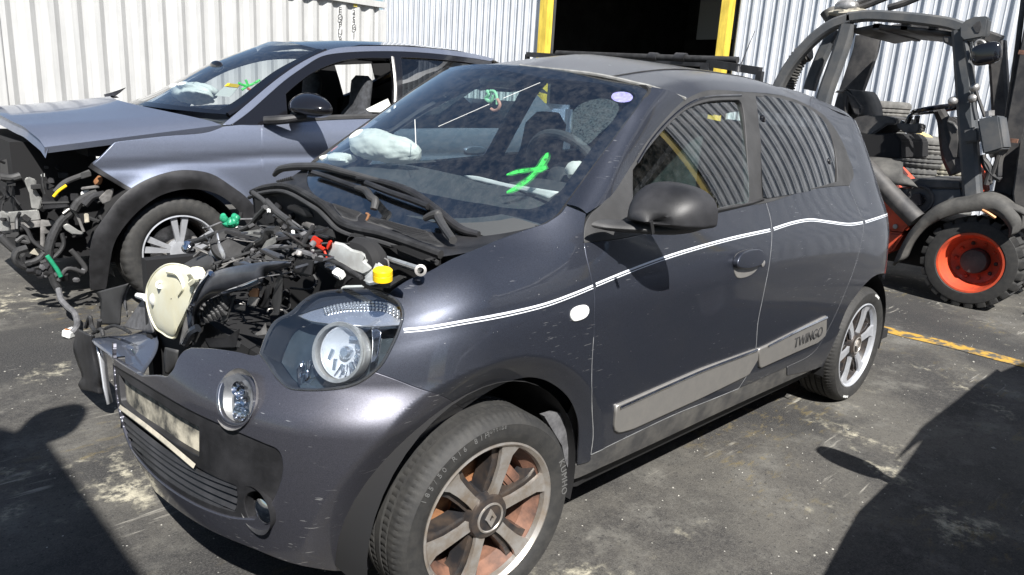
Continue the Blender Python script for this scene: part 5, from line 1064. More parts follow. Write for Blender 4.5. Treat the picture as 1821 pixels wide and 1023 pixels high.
slab('black_bracket', zJ((120, 450), (140, 390), (210, 430), (200, 490), (150, 500)), -.02, .04, M['under'], bay, .006)
slab('black_bracket', zJ((280, 370), (330, 340), (450, 380), (500, 440), (420, 440)), .0, .03, M['plastic'], bay, .006)
hoses = [(zL((820, 285), (900, 300), (990, 350), (1040, 430), (1030, 520)), -.17, .034, 'under'), (zK((400, 430), (520, 360), (600, 300), (680, 250), (700, 200), (760, 195)), -.27, .016, 'cable'), (zK((410, 440), (560, 400), (720, 320), (800, 315), (900, 340), (1020, 375)), -.30, .011, 'cabletape'),
 (zK((130, 280), (230, 260), (340, 215)), -.30, .012, 'cable'), (zK((480, 200), (560, 170), (620, 100), (680, 35)), -.15, .012, 'plastic_grey'), (zK((690, 0), (760, 70), (840, 130)), -.12, .015, 'plastic_grey'), (zK((840, 135), (900, 190), (960, 250)), -.15, .008, 'plastic_grey'),
 (zL((0, 370), (200, 430), (400, 440), (560, 480), (860, 660)), -.27, .008, 'cable'), (zJ((40, 260), (120, 320), (190, 400), (280, 440), (330, 490)), .0, .012, 'plastic_grey'), (zJ((290, 440), (420, 540), (470, 600)), -.08, .005, 'cabletape'), (zJ((0, 520), (60, 440), (140, 370)), .0, .008, 'plastic'),
 (zK((170, 620), (230, 540), (290, 490)), -.40, .012, 'cabletape'), (zL((400, 330), (440, 430), (470, 520)), -.24, .004, 'red'), (zK((520, 290), (540, 260), (600, 290), (680, 260)), -.25, .012, 'cable'), (zL((1200, 560), (1190, 450), (1150, 420)), -.18, .003, 'steel'), (zK((180, 380), (240, 330), (290, 300)), -.31, .006, 'steel')]
for L, x_, r_, m_ in hoses: g = G(); g.tube(AT(L, x_), r_*(.75 if r_ < .02 else .9), 9); g.obj('hose', M[m_], bay)
for k in range(70):                                       # small fittings among the wiring
    u, v = rng.uniform(0, 1), rng.uniform(0, 1); px_ = 370+330*u; py_ = 400+30*u+150*v*(1-.45*u); x_ = -.10-.14*v+rng.uniform(-.04, .05)
    if 545 < px_ and py_ < 520: continue
    p = at(px_, py_, x=x_); s_ = rng.uniform(.008, .026); m_ = ['plastic', 'plastic_grey', 'under', 'cable', 'steel', 'plastic', 'under'][rng.integers(7)]; g = G()
    if k % 3: g.box(p, (s_*rng.uniform(.8, 2.2), s_*rng.uniform(.8, 2.2), s_), tuple(rng.uniform(-1, 1, 3))); g.obj('connector', M[m_], bay, bevel=.002)
    else:
        d = rng.normal(0, .028, (3, 3)); d[:, 2] *= .4; g.tube([p, p+d[0], p+d[0]+d[1], p+d[0]+d[1]+d[2]], rng.uniform(.003, .008), 6); g.obj('hose', M[m_], bay)
wcol = ['cable', 'cable', 'cabletape', 'plastic_grey', 'steel', 'cable', 'plastic_grey', 'cable']
for k in range(34):                                       # thin wires
    px_, py_ = rng.uniform(360, 560), rng.uniform(405, 560); x_ = rng.uniform(-.36, -.22) if py_ < 500 else rng.uniform(-.36, -.28)
    p = at(px_, py_, x=x_); d = rng.normal(0, .035, (3, 3)); d[:, 2] *= .4; g = G(); g.tube([p, p+d[0], p+d[0]+d[1], p+d[0]+d[1]+d[2]], rng.uniform(.0015, .0035), 6); g.obj('wire', M[wcol[k % 8]], bay)
for k in range(45):                                      # small clips, bolts and lugs
    px_, py_ = rng.uniform(370, 580), rng.uniform(400, 470); x_ = -.24-.10*(py_-400)/70+rng.uniform(-.03, .04); p = at(px_, py_, x=x_); s_ = rng.uniform(.004, .012); g = G()
    if k % 4 == 0: g.lathe([(s_, 0), (s_, s_*1.2), (s_*.5, s_*1.6), (0, s_*1.6)], p, tuple(rng.normal(0, 1, 3)), 7)
    else: g.box(p, (s_*rng.uniform(.8, 2.6), s_*rng.uniform(.8, 1.8), s_), tuple(rng.uniform(-1, 1, 3)))
    g.obj('clip', M[['plastic', 'plastic_grey', 'cabletape', 'under', 'plastic_grey', 'steel', 'plastic'][k % 7]], bay, bevel=.001)
for k in range(34):                                       # flat ribs and channels lying along the diagonal of the bay
    px_, py_ = rng.uniform(385, 560), rng.uniform(405, 480); x_ = -.23-.10*(py_-400)/70+rng.uniform(-.03, .05); p = at(px_, py_, x=x_); d = Vector((.55, -.75+rng.normal(0, .5), rng.normal(0, .25))).normalized(); L_ = rng.uniform(.03, .09)
    g = G(); g.bar(p-np.array(d)*L_, p+np.array(d)*L_, rng.uniform(.008, .022), rng.uniform(.004, .010)); g.obj('plastic_rib', M[['plastic', 'plastic_grey', 'lockpanel', 'under', 'plastic_grey', 'steel'][k % 6]], bay, bevel=.0015)
for k in range(26):
    px_, py_ = rng.uniform(455, 640), rng.uniform(350, 420)
    if py_ < 345+(px_-455)*.42: continue
    p = at(px_, py_, x=rng.uniform(-.05, .06)); s_ = rng.uniform(.01, .03); g = G(); g.box(p, (s_, s_*rng.uniform(.6, 2), s_*rng.uniform(.5, 1.5)), tuple(rng.uniform(-1, 1, 3))); g.obj('connector', M[['under', 'plastic', 'plastic_grey'][k % 3]], bay, bevel=.002)
for (a, b) in zK((850, 270), (870, 210), (700, 60), (970, 315)): p = at(a, b, x=-.2); g = G(); g.box(p, (.008, .012, .006), (1, .4, .2)); g.obj('glass_crumb', M['white'], bay)
g = G(); cp = at(*zL((475, 520))[0], x=-.29); g.box(cp, (.02, .028, .016), (.3, .4, .9)); g.obj('silver_clip', M['chrome'], bay, bevel=.003)
g = G(); cp = at(*zL((580, 610))[0], x=-.29); g.box(cp, (.02, .03, .02), (.3, .9, .4)); g.obj('silver_clip', M['white'], bay, bevel=.003)
g = G(); cp = at(*zK((135, 320))[0], x=-.32); g.blob(cp, (.02, .025, .02), 8, .3, 8); g.obj('silver_clip', M['chrome'], bay)
# ================================================================ blue-grey sport utility car behind
SC = 3.42                                                 # its centre line
def suv_fn(S, T):
    x = np.asarray(S, float).ravel(); z = np.asarray(T, float).ravel()
    o = hermite([.15, .3, .45, .6, .8, .95, 1.03, 1.10, 1.16, 1.32, 1.50, 1.62, 1.69, 1.76], np.array([.08, .04, .015, .0, -.005, .0, .012, .035, .07, .15, .235, .305, .36, .44]), z)
    y = 2.50+o+.35*np.maximum(0, -.15-x)**1.6+.10*np.maximum(0, x-2.6)**2
    y = y+.028*np.exp(-((z-.90+.03*x)/.05)**2)*sstep(.2, .9, x)*0+.016*np.exp(-((z-(.86+.06*np.minimum(x, 1)))/.035)**2)
    for wx in (.43, 3.10):
        d = np.hypot(x-wx, z-.34); y = y-.028*np.exp(-((d-.46)/.055)**2)
    return np.stack([x, y, z], 1)
SV = Surf(suv_fn, (-.5, 4.2), (.15, 1.76), 260, 140)
suv = thing('suv', 'blue-grey metallic sport utility car with its front bumper and lamps stripped off', 'car', (1.7, 3.42, 0))
def mirror_suv(o, name, m=None):
    me = o.data.copy(); n = len(me.vertices); c = np.empty(n*3); me.vertices.foreach_get('co', c); c = c.reshape(-1, 3); c[:, 1] = 2*SC-c[:, 1]; me.vertices.foreach_set('co', c.ravel()); me.flip_normals()
    if 'custom_normal' in me.attributes: me.attributes.remove(me.attributes['custom_normal'])
    if m: me.materials.clear(); me.materials.append(m)
    return link(bpy.data.objects.new(name, me), suv)
px = SV.px
arcO = px(cr([(162, 515), (160, 463), (167, 418), (186, 388), (215, 351), (256, 323), (308, 306), (342, 304.5), (376, 311), (410, 332), (441, 356), (466, 395), (482, 445)], 4))
arcI = px(cr([(188, 512), (190, 495), (201, 433), (230.5, 388.7), (275, 351.5), (316, 337), (357, 336), (394, 348), (424, 374), (445, 410), (455, 450)], 4))
gapA = px(cr([(465, 222), (467, 308), (469, 349)], 4))
top = px(cr([(205, 253), (290, 243), (369, 236), (399, 225)], 4)); pil = px([(399, 225), (430, 222), (465, 222)])
tip = px([(166, 293), (205, 253)])
i0 = np.argmin(arcO[:, 1] > .0) if 0 else None
k0 = int(np.argmin(np.linalg.norm(arcO-px([(236, 337)])[0], axis=1)))
gx = gapA[-1][0]
wing2 = SV.panel('front_wing', np.vstack([tip, top[1:], pil[1:], gapA[1:], [[gx+.01, .32], [gx-.06, .30]], arcO[k0:][::-1]]), M['suvpaint'], suv, h=.03, raw=True, thick=.02)
clad = SV.panel('arch_cladding', np.vstack([arcO, [[.92, .22]], [[.80, .24]], arcI[::-1]]), M['plastic'], suv, h=.025, raw=True, off=.008, thick=.05, rnd=.004, gap=0)
SV.ribbon('wing_edge', [(160, 294), (190, 312), (237, 340)], .03, M['plastic'], suv, off=-.004, thick=.004)
gapB = [(2.02, 1.11), (2.04, .9), (2.02, .6), (1.98, .32)]
d1 = SV.panel('front_door', np.vstack([gapA, [[gx+.01, .32]], gapB[::-1], px([(714, 205), (650, 207), (577, 210), (500, 215), (465, 222)])[1:-1]]), M['suvpaint'], suv, h=.04, raw=True, thick=.02)
d2 = SV.panel('rear_door', gapB+[(2.72, .34), (2.76, .55), (2.95, .85), (3.10, 1.13), (2.6, 1.125)], M['suvpaint'], suv, h=.04, raw=True, thick=.02)
q2 = SV.panel('rear_quarter', [(2.735, .33), (2.775, .55), (2.965, .85), (3.11, 1.13), (3.45, 1.2), (3.75, 1.45), (4.15, 1.2), (4.15, .3), (3.55, .3), (3.5, .6), (3.3, .77), (3.05, .80), (2.85, .66)], M['suvpaint'], suv, h=.05, raw=True, thick=.02)
SV.panel('sill', [(.95, .18), (2.72, .18), (2.72, .33), (.95, .31)], M['plastic'], suv, h=.05, raw=True, thick=.02, gap=0)
SV.panel('door_handle', cr([(1.72, .93), (1.74, .955), (1.82, .965), (1.92, .955), (1.94, .935), (1.85, .915)], 4, True), M['suvpaint'], d1, h=.02, off=.02, thick=.02, raw=True, rnd=.008)
SV.panel('door_handle', cr([(2.66, .95), (2.68, .97), (2.76, .98), (2.86, .97), (2.88, .955), (2.79, .935)], 4, True), M['suvpaint'], d2, h=.02, off=.02, thick=.02, raw=True, rnd=.008)
# body-coloured arch from the front pillar along the roof
bandU = [(397, 222), (440, 186), (475, 156), (506, 132), (540, 110), (572, 94.5), (598, 86.5), (677, 83), (757, 86.5), (836, 95.5), (878, 105)]
bandL = [(411, 222), (440, 201), (475, 170), (506, 143), (540, 119), (570, 101), (598, 95), (677, 91), (757, 94), (836, 103), (873, 109)]
SV.panel('roof_arch', poly(bandU, bandL[::-1]), M['suvpaint'], suv, h=.03, off=.004, thick=.01, rnd=.003, gap=0)
fwin = poly([(508, 167), (530, 148), (555, 130), (590, 114), (625, 105), (660, 103)], [(660, 103), (697, 103.5)], [(697, 103.5), (701, 150), (700, 205)], [(700, 205), (650, 206), (577, 208), (512, 213)], [(512, 213), (508, 167)])
rwin = poly([(713, 102), (757, 104), (836, 112), (862, 118)], [(862, 118), (800, 180), (730, 204)], [(730, 204), (716, 204)], [(716, 204), (713, 102)])
wf = SV.panel('window_frame', poly(bandL[1:], [bandL[-1], (880, 125), (780, 204)], [(780, 204), (714, 206), (577, 211), (465, 223), (411, 222)], [(411, 222), bandL[1]]), M['gloss'], suv, holes=[fwin, rwin], h=.04, thick=.03, gap=.001)
SV.panel('rear_side_window', rwin, M['darkglass'], suv, h=.05, off=-.01, thick=0, gap=-.01)
SV.ribbon('window_trim', [(698, 102), (703, 150), (702, 204)], .025, M['steel'], wf, off=.004, thick=.006)
SV.ribbon('window_ledge', [(470, 219), (577, 210), (650, 207.5), (714, 205.5)], .03, M['plastic_grey'], wf, off=.006, thick=.008)
for o_, n_ in ((wing2, 'front_wing'), (d1, 'front_door'), (d2, 'rear_door'), (q2, 'rear_quarter'), (wf, 'window_frame')): mirror_suv(o_, n_)
# bonnet
NF, NR = at(79, 262, y=2.64), at(394, 222.5, y=2.60); FR = at(212, 174, y=4.14); FF = np.array([NF[0]-.04, 2*SC-NF[1], NF[2]+.08])
rows = []
for u in np.linspace(0, 1, 25):
    r = []
    for v in np.linspace(0, 1, 33):
        p = (NF*(1-u)+NR*u)*(1-v)+(FF*(1-u)+FR*u)*v; w_ = 4*v*(1-v)
        p = p+np.array([-(1-u)**2*.07*w_-.30*u*u*w_*.9, 0, (.105*w_**.55)*(1-.55*u)+.008*math.exp(-((v-.16)/.05)**2)*(1-u)]); r.append(p)
    rows.append(r)
g = G(); g.grid(rows); hood = g.obj('bonnet', M['suvpaint'], suv, sharp=70)
g = G(); g.grid([[p+np.array([0.02*(1-t), 0.0, -.06*t]) for t in (0, .5, 1)] for p in rows[0]]); g.grid([[r[0]+np.array([0, .01*t, -.035*t]) for t in (0, 1)] for r in rows]); g.obj('bonnet_edge', M['suvpaint'], hood)
g = G(); g.grid([[p-np.array([0, 0, .03]) for p in r[1:-1]] for r in rows[1:-1]]); g.obj('bonnet_lining', M['dark'], hood)
sheetpx('bonnet_corner', [at(185, 168, y=4.05), at(200, 164, y=4.1), at(224, 155.5, y=4.12)], [at(188, 174, y=4.0), at(202, 172, y=4.05), at(222, 158, y=4.12)], M['plastic'], hood, 4, .004)
# windscreen, roof
sl0 = cr([at(404, 205, y=2.63), at(440, 183, y=2.66), at(506, 130, y=2.77), at(578, 91, y=2.88)], 8); rows = []
for k, p in enumerate(sl0):
    t = k/(len(sl0)-1); f_ = np.array([p[0], 2*SC-p[1], p[2]+.01]); rows.append([p+(f_-p)*v+np.array([-(.30-.18*t)*4*v*(1-v)*.9, 0, .05*4*v*(1-v)*(t+.1)]) for v in np.linspace(0, 1, 21)])
g = G(); g.grid(rows); sws = g.obj('windscreen', M['glass'], suv, sharp=180)
g = G(); e = [r[0] for r in rows]; g.grid([[p+np.array([0, -.01, .004]), r[1]+np.array([-.003, 0, .004])] for p, r in zip(e, rows)]); g.grid([[r[-2]+np.array([-.003, 0, .004]), r[-1]+np.array([0, .01, .004])] for r in rows]); g.grid([[rows[0][j]+(rows[1][j]-rows[0][j])*t+np.array([-.004, 0, .003]) for t in (0, 1, 2.2)] for j in range(21)]); g.obj('glass_border', M['frit'], sws)
for E_ in ([p+np.array([0, -.012, .0]) for p in e], [r[-1]+np.array([0, .012, 0]) for r in rows]): g = G(); g.tube(E_, .018, 8, 2); g.obj('windscreen_pillar', M['gloss'], suv)
rr_ = [rows[-1]]; rl = [SV.at(a, b) for a, b in ((598, 86), (677, 83), (757, 86), (836, 95))]
for x_, z_, yy in ((1.95, 1.70, 2.915), (2.4, 1.735, 2.935), (2.9, 1.74, 2.945), (3.3, 1.71, 2.96), (3.7, 1.61, 3.0), (4.05, 1.45, 3.04)):
    rr_.append([np.array([x_, yy+(2*SC-2*yy)*v, z_+.035*4*v*(1-v)]) for v in np.linspace(0, 1, 21)])
g = G(); g.grid(rr_); srf = g.obj('roof', M['glossdark'], suv, sharp=180)
g = G(); g.grid([[p-np.array([0, 0, .03]) for p in r] for r in rr_]); g.obj('headliner', M['seat'], suv)
ge = [(q[0]+np.array([0, 0, -.003]), SV.P([q[0][0]], [min(1.70, q[0][2]-.02)])[0]) for q in rr_]
for f_ in (0, 1): g = G(); g.grid([[a_*np.array([1, -1, 1])+np.array([0, 2*SC, 0]), b_*np.array([1, -1, 1])+np.array([0, 2*SC, 0])] if f_ else [a_, b_] for a_, b_ in ge]); g.obj('roof_gutter', M['gloss'], suv)
g = G(); g.box((4.05, SC, .85), (.1, 1.6, 1.0)); g.obj('tailgate', M['suvpaint'], suv, bevel=.04)
g = G(); g.box((2.0, SC, .25), (3.6, 1.5, .1)); g.obj('floor_pan', M['under'], suv)
g = G(); g.box((1.05, SC, .95), (.5, 1.45, .24)); sd = g.obj('dashboard', M['dash'], suv, bevel=.06)
g = G(); g.blob(at(345, 165, y=3.5), (.12, .24, .07), 40, .2, 11); crumple(g.obj('airbag', M['airbag'], suv, sharp=180), .014, 9.)
for yy in (SC-.38, SC+.38):
    g = G(); rows_ = []
    for z_, x0, hw_, d_ in ((.5, 1.75, .24, .12), (.8, 1.85, .25, .12), (1.08, 1.95, .22, .1), (1.2, 2.0, .17, .07), (1.26, 2.02, .12, .05), (1.44, 2.04, .12, .05), (1.48, 2.04, .08, .02)):
        rows_.append([(x0+d_*math.sin(a), yy+hw_*np.sign(math.cos(a))*abs(math.cos(a))**.6, z_) for a in np.linspace(0, 2*PI, 22)[:-1]])
    g.grid(rows_, True, True); g.obj('front_seat', M['seat'], suv, sharp=80)
g = G(); g.blob(at(385, 118, y=3.45), (.03, .10, .04), 10); g.obj('rear_view_mirror', M['gloss'], suv)
sheetpx('deployed_side_airbag', [at(651, 194, y=2.75), at(690, 175, y=2.85)], [at(660, 200, y=2.72), at(700, 200, y=2.72)], M['airbag'], suv, 5, .01, .02)
for L in ([(480, 225), (500, 170), (545, 128), (594, 112), (603, 140), (612, 174), (600, 215), (520, 225)], [(600, 174), (660, 174), (700, 178), (705, 225), (600, 225)], [(659, 100), (712, 98), (712, 190), (656, 190), (668, 140)], [(560, 118), (600, 100), (700, 98), (700, 112), (594, 116)]):
    P = [at(a, b, x=None, y=2*SC-2.72) for a, b in L]; n_ = len(P); g = G(); g.add(P+[p+np.array([0, .02, 0]) for p in P], [tuple(range(n_)), tuple(range(n_, 2*n_))[::-1]]+[(i, (i+1) % n_, n_+(i+1) % n_, n_+i) for i in range(n_)], False); g.obj('inner_trim', M['dark'], suv)
# label and marks behind its windscreen
tg = [at(*p, y=2.98) for p in Z(0, 0, 2.9227, [(1185, 432), (1250, 440), (1195, 505), (1115, 497)])]
g = G(); g.add(tg+[p+np.array([.003, .003, 0]) for p in tg], [(0, 1, 2, 3), (7, 6, 5, 4)], False); lab = tag(g.obj('paper_label', M['paper'], None), 'white paper label with a yellow top stuck inside the windscreen of the blue-grey car', 'label')
g = G(); a = tg; g.add([a[0]+np.array([-.003, -.003, 0]), a[1]+np.array([-.003, -.003, 0]), a[1]+(a[2]-a[1])*.25+np.array([-.003, -.003, 0]), a[0]+(a[3]-a[0])*.25+np.array([-.003, -.003, 0])], [(0, 1, 2, 3)], False); g.obj('label_band', M['yellow'], lab)
for L, m_ in (([(424, 148), (440, 153), (462, 143)], 'greenspray'), ([(430, 160), (440, 152), (437, 142)], 'greenspray'), ([(440, 157), (448, 162)], 'orange')):
    g = G(); g.tube([at(a, b, y=2.93) for a, b in L], .009, 6); g.obj('spray_mark', M[m_], sws)
# mirror
mcs = Vector(at(537, 193, y=2.40)); g = G(); rows_ = []
for i in range(17):
    u = i/16; k = math.sin(PI*min(1, u*.6))**.55 if u else 0; rows_.append([mcs+Vector((-.08+.19*u, (.20 if math.cos(a) < 0 else .16)*math.cos(a)*k, (.098*(1+.25*math.cos(a)) if math.sin(a) > 0 else .055)*math.sin(a)*k)) for a in np.linspace(0, 2*PI, 29)[:-1]])
g.grid(rows_, True, True); g.add(rows_[-1], [tuple(range(28))], False); sm = g.obj('door_mirror', M['gloss'], suv, sharp=50)
g = G(); g.tube([at(470, 214, y=2.53), at(500, 213, y=2.46), at(545, 207, y=2.38)], [.026, .03, .02], 10); g.obj('mirror_foot', M['plastic'], sm)
mm = mirror_suv(sm, 'door_mirror')
# wheel
def suv_wheel(loc, rz):
    R, rim, hw = .338, .232, .112; w = G(); w.lathe([(rim*.97, -hw*.1), (rim*.96, hw*.6), (rim*.85, hw*.2), (rim*.8, -hw*.8)], seg=48); wheel = w.obj('wheel', M['rimdark'], None); wheel.location = loc; wheel.rotation_euler = (0, 0, rz); wheel.parent = suv; wheel.matrix_parent_inverse = WM(suv).inverted()
    t = G(); pr = [(rim*.97, hw*.75), (rim+.004, hw*.98), (rim+.03, hw*1.06), (R-.03, hw*1.03), (R-.014, hw*.95), (R-.003, hw*.78), (R, hw*.62)]
    for q in (.35, 0, -.35): pr += [(R, hw*(q+.06)), (R-.009, hw*(q+.04)), (R-.009, hw*(q-.04)), (R, hw*(q-.06))]
    pr += [(R, -hw*.7), (R-.02, -hw), (rim, -hw)]
    t.lathe(pr, seg=160, mod=lambda j, i: -.006 if j % 4 == 0 and 4 <= i <= 6 else 0); o = t.obj('tyre', M['tyre'], None, sharp=50); o.parent = wheel
    g = G(); g.lathe([(rim*.985, hw*.8), (rim, hw*.98), (rim*.965, hw), (rim*.945, hw*.84), (rim*.93, hw*.6)], seg=64)
    for k in range(5):
        for da in (-.16, .16):
            a = math.radians(90+72*k)+da; c, s_ = math.cos(a), math.sin(a); c2, s2 = math.cos(math.radians(90+72*k)+da*1.35), math.sin(math.radians(90+72*k)+da*1.35)
            def P(r, w_, h, c=c, s_=s_): return Vector((r*c-w_*s_, -h, r*s_+w_*c))
            rows = [[P(r, -w_, h-.02), P(r, -w_, h), P(r, w_, h), P(r, w_, h-.02)] for r, w_, h in ((.05, .012, hw*.72), (.12, .014, hw*.82), (rim*.95, .02, hw*.85))]; g.grid(rows, False)
    g.lathe([(.07, hw*.3), (.062, hw*.74), (.03, hw*.78), (0, hw*.78)], seg=30); o = g.obj('rim', M['silver_clean'], None, sharp=30); o.parent = wheel
    g = G(); g.lathe([(.0, -.01), (.15, -.01), (.15, -.03)], seg=40); o = g.obj('brake_disc', M['steel'], None); o.parent = wheel
suv_wheel((.43, 2.635, .338), -.02); suv_wheel((3.10, 2.635, .338), 0); suv_wheel((.43, 2*SC-2.635, .338), PI); suv_wheel((3.10, 2*SC-2.635, .338), PI)
for y0_, y1_ in ((2.56, 2.95), (2*SC-2.95, 2*SC-2.56)):
    for wx_ in (.43, 3.10):
        g = G(); yin = y1_ if y0_ < 3 else y0_; g.grid([[(wx_+.40*math.cos(a), y, .34+.40*math.sin(a)) for y in (y0_, y1_)] for a in np.linspace(-.3, PI+.3, 24)]); g.add([(wx_+.40*math.cos(a), yin, .34+.40*math.sin(a)) for a in np.linspace(-.3, PI+.3, 24)], [tuple(range(24))], False); g.obj('arch_liner', M['under'], suv)
# stripped front: crash beam, brackets, wiring
fr = G(); fr.box((-.11, SC+.10, .62), (.44, 1.08, .70)); front_ = fr.obj('front_carrier', M['dark'], suv)
g = G(); g.box((.3, SC, .96), (.6, 1.4, .1)); g.obj('dark_engine', M['dark'], front_)
z6 = lambda *p: Z(0, 240, 3.6538, p)
def YT(L, y): return [at(a, b, y=y) for a, b in L]
def slaby(name, L, y, d, m, bevel=.005):
    P = YT(L, y); n = len(P); g = G(); v = CAM-sum(P)/n; v /= np.linalg.norm(v)
    g.add([p for p in P]+[p-v*d for p in P], [tuple(range(n)), tuple(range(n, 2*n))[::-1]]+[(i, n+i, n+(i+1) % n, (i+1) % n) for i in range(n)], False); return g.obj(name, m, front_, bevel=bevel)
slaby('crash_beam', z6((0, 490), (50, 500), (250, 485), (265, 555), (60, 575), (0, 560)), 2.9, .07, M['alu'], .006)
slaby('crash_beam_face', z6((60, 575), (265, 555), (265, 600), (65, 620)), 2.9, .06, M['steel'], .004)
slaby('beam_plate', z6((0, 500), (55, 520), (60, 625), (0, 630)), 2.88, .02, M['alu'], .004)
slaby('tower_bracket', z6((155, 290), (180, 270), (235, 290), (235, 360), (275, 420), (255, 490), (205, 480), (190, 380)), 2.9, .04, M['alu'], .006)
slaby('fuse_box', z6((272, 400), (440, 395), (448, 475), (280, 490)), 2.72, .10, M['plastic'], .006)
slaby('fuse_box_lid', z6((270, 435), (448, 432), (450, 445), (272, 450)), 2.715, .105, M['plastic_grey'], .002)
slaby('grey_frame', z6((262, 550), (380, 560), (380, 585), (290, 600), (330, 640), (262, 650)), 2.85, .03, M['steel'], .004)
slaby('grey_frame', z6((262, 640), (290, 640), (285, 780), (262, 780)), 2.85, .03, M['steel'], .004)
slaby('lamp_bracket', z6((0, 170), (60, 150), (130, 180), (135, 280), (60, 320), (0, 300)), 3.1, .06, M['plastic_grey'], .008)
slaby('lamp_bracket', z6((60, 300), (135, 300), (130, 330), (60, 335)), 3.05, .05, M['plastic_grey'], .004)
slaby('grey_pad', z6((35, 640), (120, 630), (125, 650), (100, 672), (40, 668)), 2.9, .03, M['plastic_grey'], .003)
slaby('white_sensor', z6((525, 370), (580, 350), (580, 430), (540, 470), (525, 440)), 2.62, .04, M['white'], .004)
slaby('grey_pipe_guard', z6((525, 340), (640, 325), (650, 345), (530, 360)), 2.6, .03, M['steel'], .004)
slaby('rusty_bracket', z6((605, 300), (640, 260), (670, 280), (660, 320), (620, 330)), 2.6, .03, M['rust'], .004)
slaby('black_mount', z6((520, 250), (585, 235), (595, 270), (530, 290)), 2.65, .04, M['plastic_grey'], .004)
slaby('pale_clip', z6((265, 255), (290, 248), (290, 275), (268, 275)), 2.8, .02, M['white'], .003)
slaby('number_tag', z6((190, 770), (220, 740), (262, 730), (262, 790)), 2.85, .02, M['sandy'], .002)
slaby('silver_bracket', z6((400, 590), (440, 575), (510, 620), (550, 635), (530, 650), (470, 645), (430, 620)), 2.65, .02, M['alu'], .004)
slaby('beige_post', z6((545, 510), (575, 510), (580, 570), (550, 575)), 2.6, .02, M['sandy'], .004)
slaby('black_module', z6((455, 380), (510, 380), (510, 430), (460, 430)), 2.66, .05, M['plastic'], .004)
slaby('white_bracket', z6((640, 410), (690, 360), (740, 345), (720, 430), (670, 450)), 2.56, .03, M['steel'], .004)
for (L, y_, r_, m_) in (([(131, 374), (120, 383), (109, 393), (98, 412), (88, 442), (88, 470), (96, 500), (104, 515)], 2.66, .022, 'cable'), ([(131, 374), (140, 360), (155, 350), (172, 343)], 2.62, .026, 'cable'),
    ([(75, 473), (46, 475), (27, 462), (30, 448), (48, 441)], 2.7, .02, 'cable'), ([(45, 470), (66, 463), (80, 450)], 2.68, .018, 'cable'), ([(82, 447), (88, 420), (100, 400)], 2.67, .012, 'cable'), ([(110, 415), (113, 436), (98, 456), (72, 468)], 2.66, .012, 'cable'), ([(84, 455), (92, 466), (103, 482), (108, 492)], 2.62, .012, 'green'),
    ([(98, 342), (115, 325), (146, 312), (160, 306)], 2.72, .016, 'plastic_grey'), ([(80, 345), (76, 325), (76, 308)], 2.75, .006, 'cable'), ([(0, 315), (20, 317), (36, 313)], 2.95, .022, 'plastic_grey'), ([(95, 350), (104, 340), (118, 330)], 2.7, .008, 'yellow'), ([(112, 380), (125, 372), (135, 380), (149, 412)], 2.64, .008, 'steel'),
    ([(126, 445), (140, 460), (152, 480), (140, 488)], 2.66, .014, 'plastic_grey'), ([(104, 500), (120, 478), (150, 485)], 2.64, .012, 'plastic_grey'), ([(150, 365), (165, 350), (185, 345)], 2.6, .02, 'plastic'), ([(0, 420), (20, 440), (40, 455)], 2.85, .02, 'plastic_grey')):
    g = G(); g.tube(YT(L, y_), r_, 9); g.obj('wiring_loom', M[m_], front_)
lo_ = [at(104, 515, y=2.63), at(109, 533, y=2.55), at(120, 546, y=2.48), at(132, 556, y=2.42), at(137, 572, y=2.36), at(134, 585, z=.045), at(128, 592, z=.03)]
g = G(); g.tube(lo_, .016, 9); g.obj('wiring_loom', M['cabletape'], front_)
g = G(); g.box(at(125, 592, z=.025), (.07, .05, .04), (.2, 0, .6)); cn = g.obj('loom_plug', M['white'], front_, bevel=.006); g = G(); g.box(at(120, 588, z=.04), (.03, .025, .02), (0, .3, .5)); g.obj('plug_tip', M['copper'], front_, bevel=.004)
for k in range(70):
    px_, py_ = rng.uniform(-10, 170), rng.uniform(290, 500); y_ = rng.uniform(2.82, 2.97)
    if py_ > 470-.5*abs(px_-110): continue
    p = at(px_, py_, y=y_); s_ = rng.uniform(.012, .035); g = G(); m_ = ['under', 'under', 'plastic', 'cable', 'under', 'plastic', 'plastic_grey'][rng.integers(7)]
    if k % 3: g.box(p, (s_*rng.uniform(.8, 2.5), s_*rng.uniform(.6, 2), s_), (0, 0, rng.uniform(-.4, .4)) if k % 2 else tuple(rng.uniform(-1, 1, 3))); g.obj('connector', M[m_], front_, bevel=.003)
    else: d = rng.normal(0, .04, (3, 3)); g.tube([p, p+d[0], p+d[0]+d[1], p+d[0]+d[1]+d[2]], rng.uniform(.005, .012), 6); g.obj('hose', M[m_], front_)
for k in range(16):
    p = at(rng.uniform(50, 150), rng.uniform(465, 515), y=2.66); s_ = rng.uniform(.015, .035); g = G(); g.box(p, (s_, s_*1.6, s_), tuple(rng.uniform(-1, 1, 3))); g.obj('connector', M[['plastic', 'under', 'cabletape'][k % 3]], front_, bevel=.003)
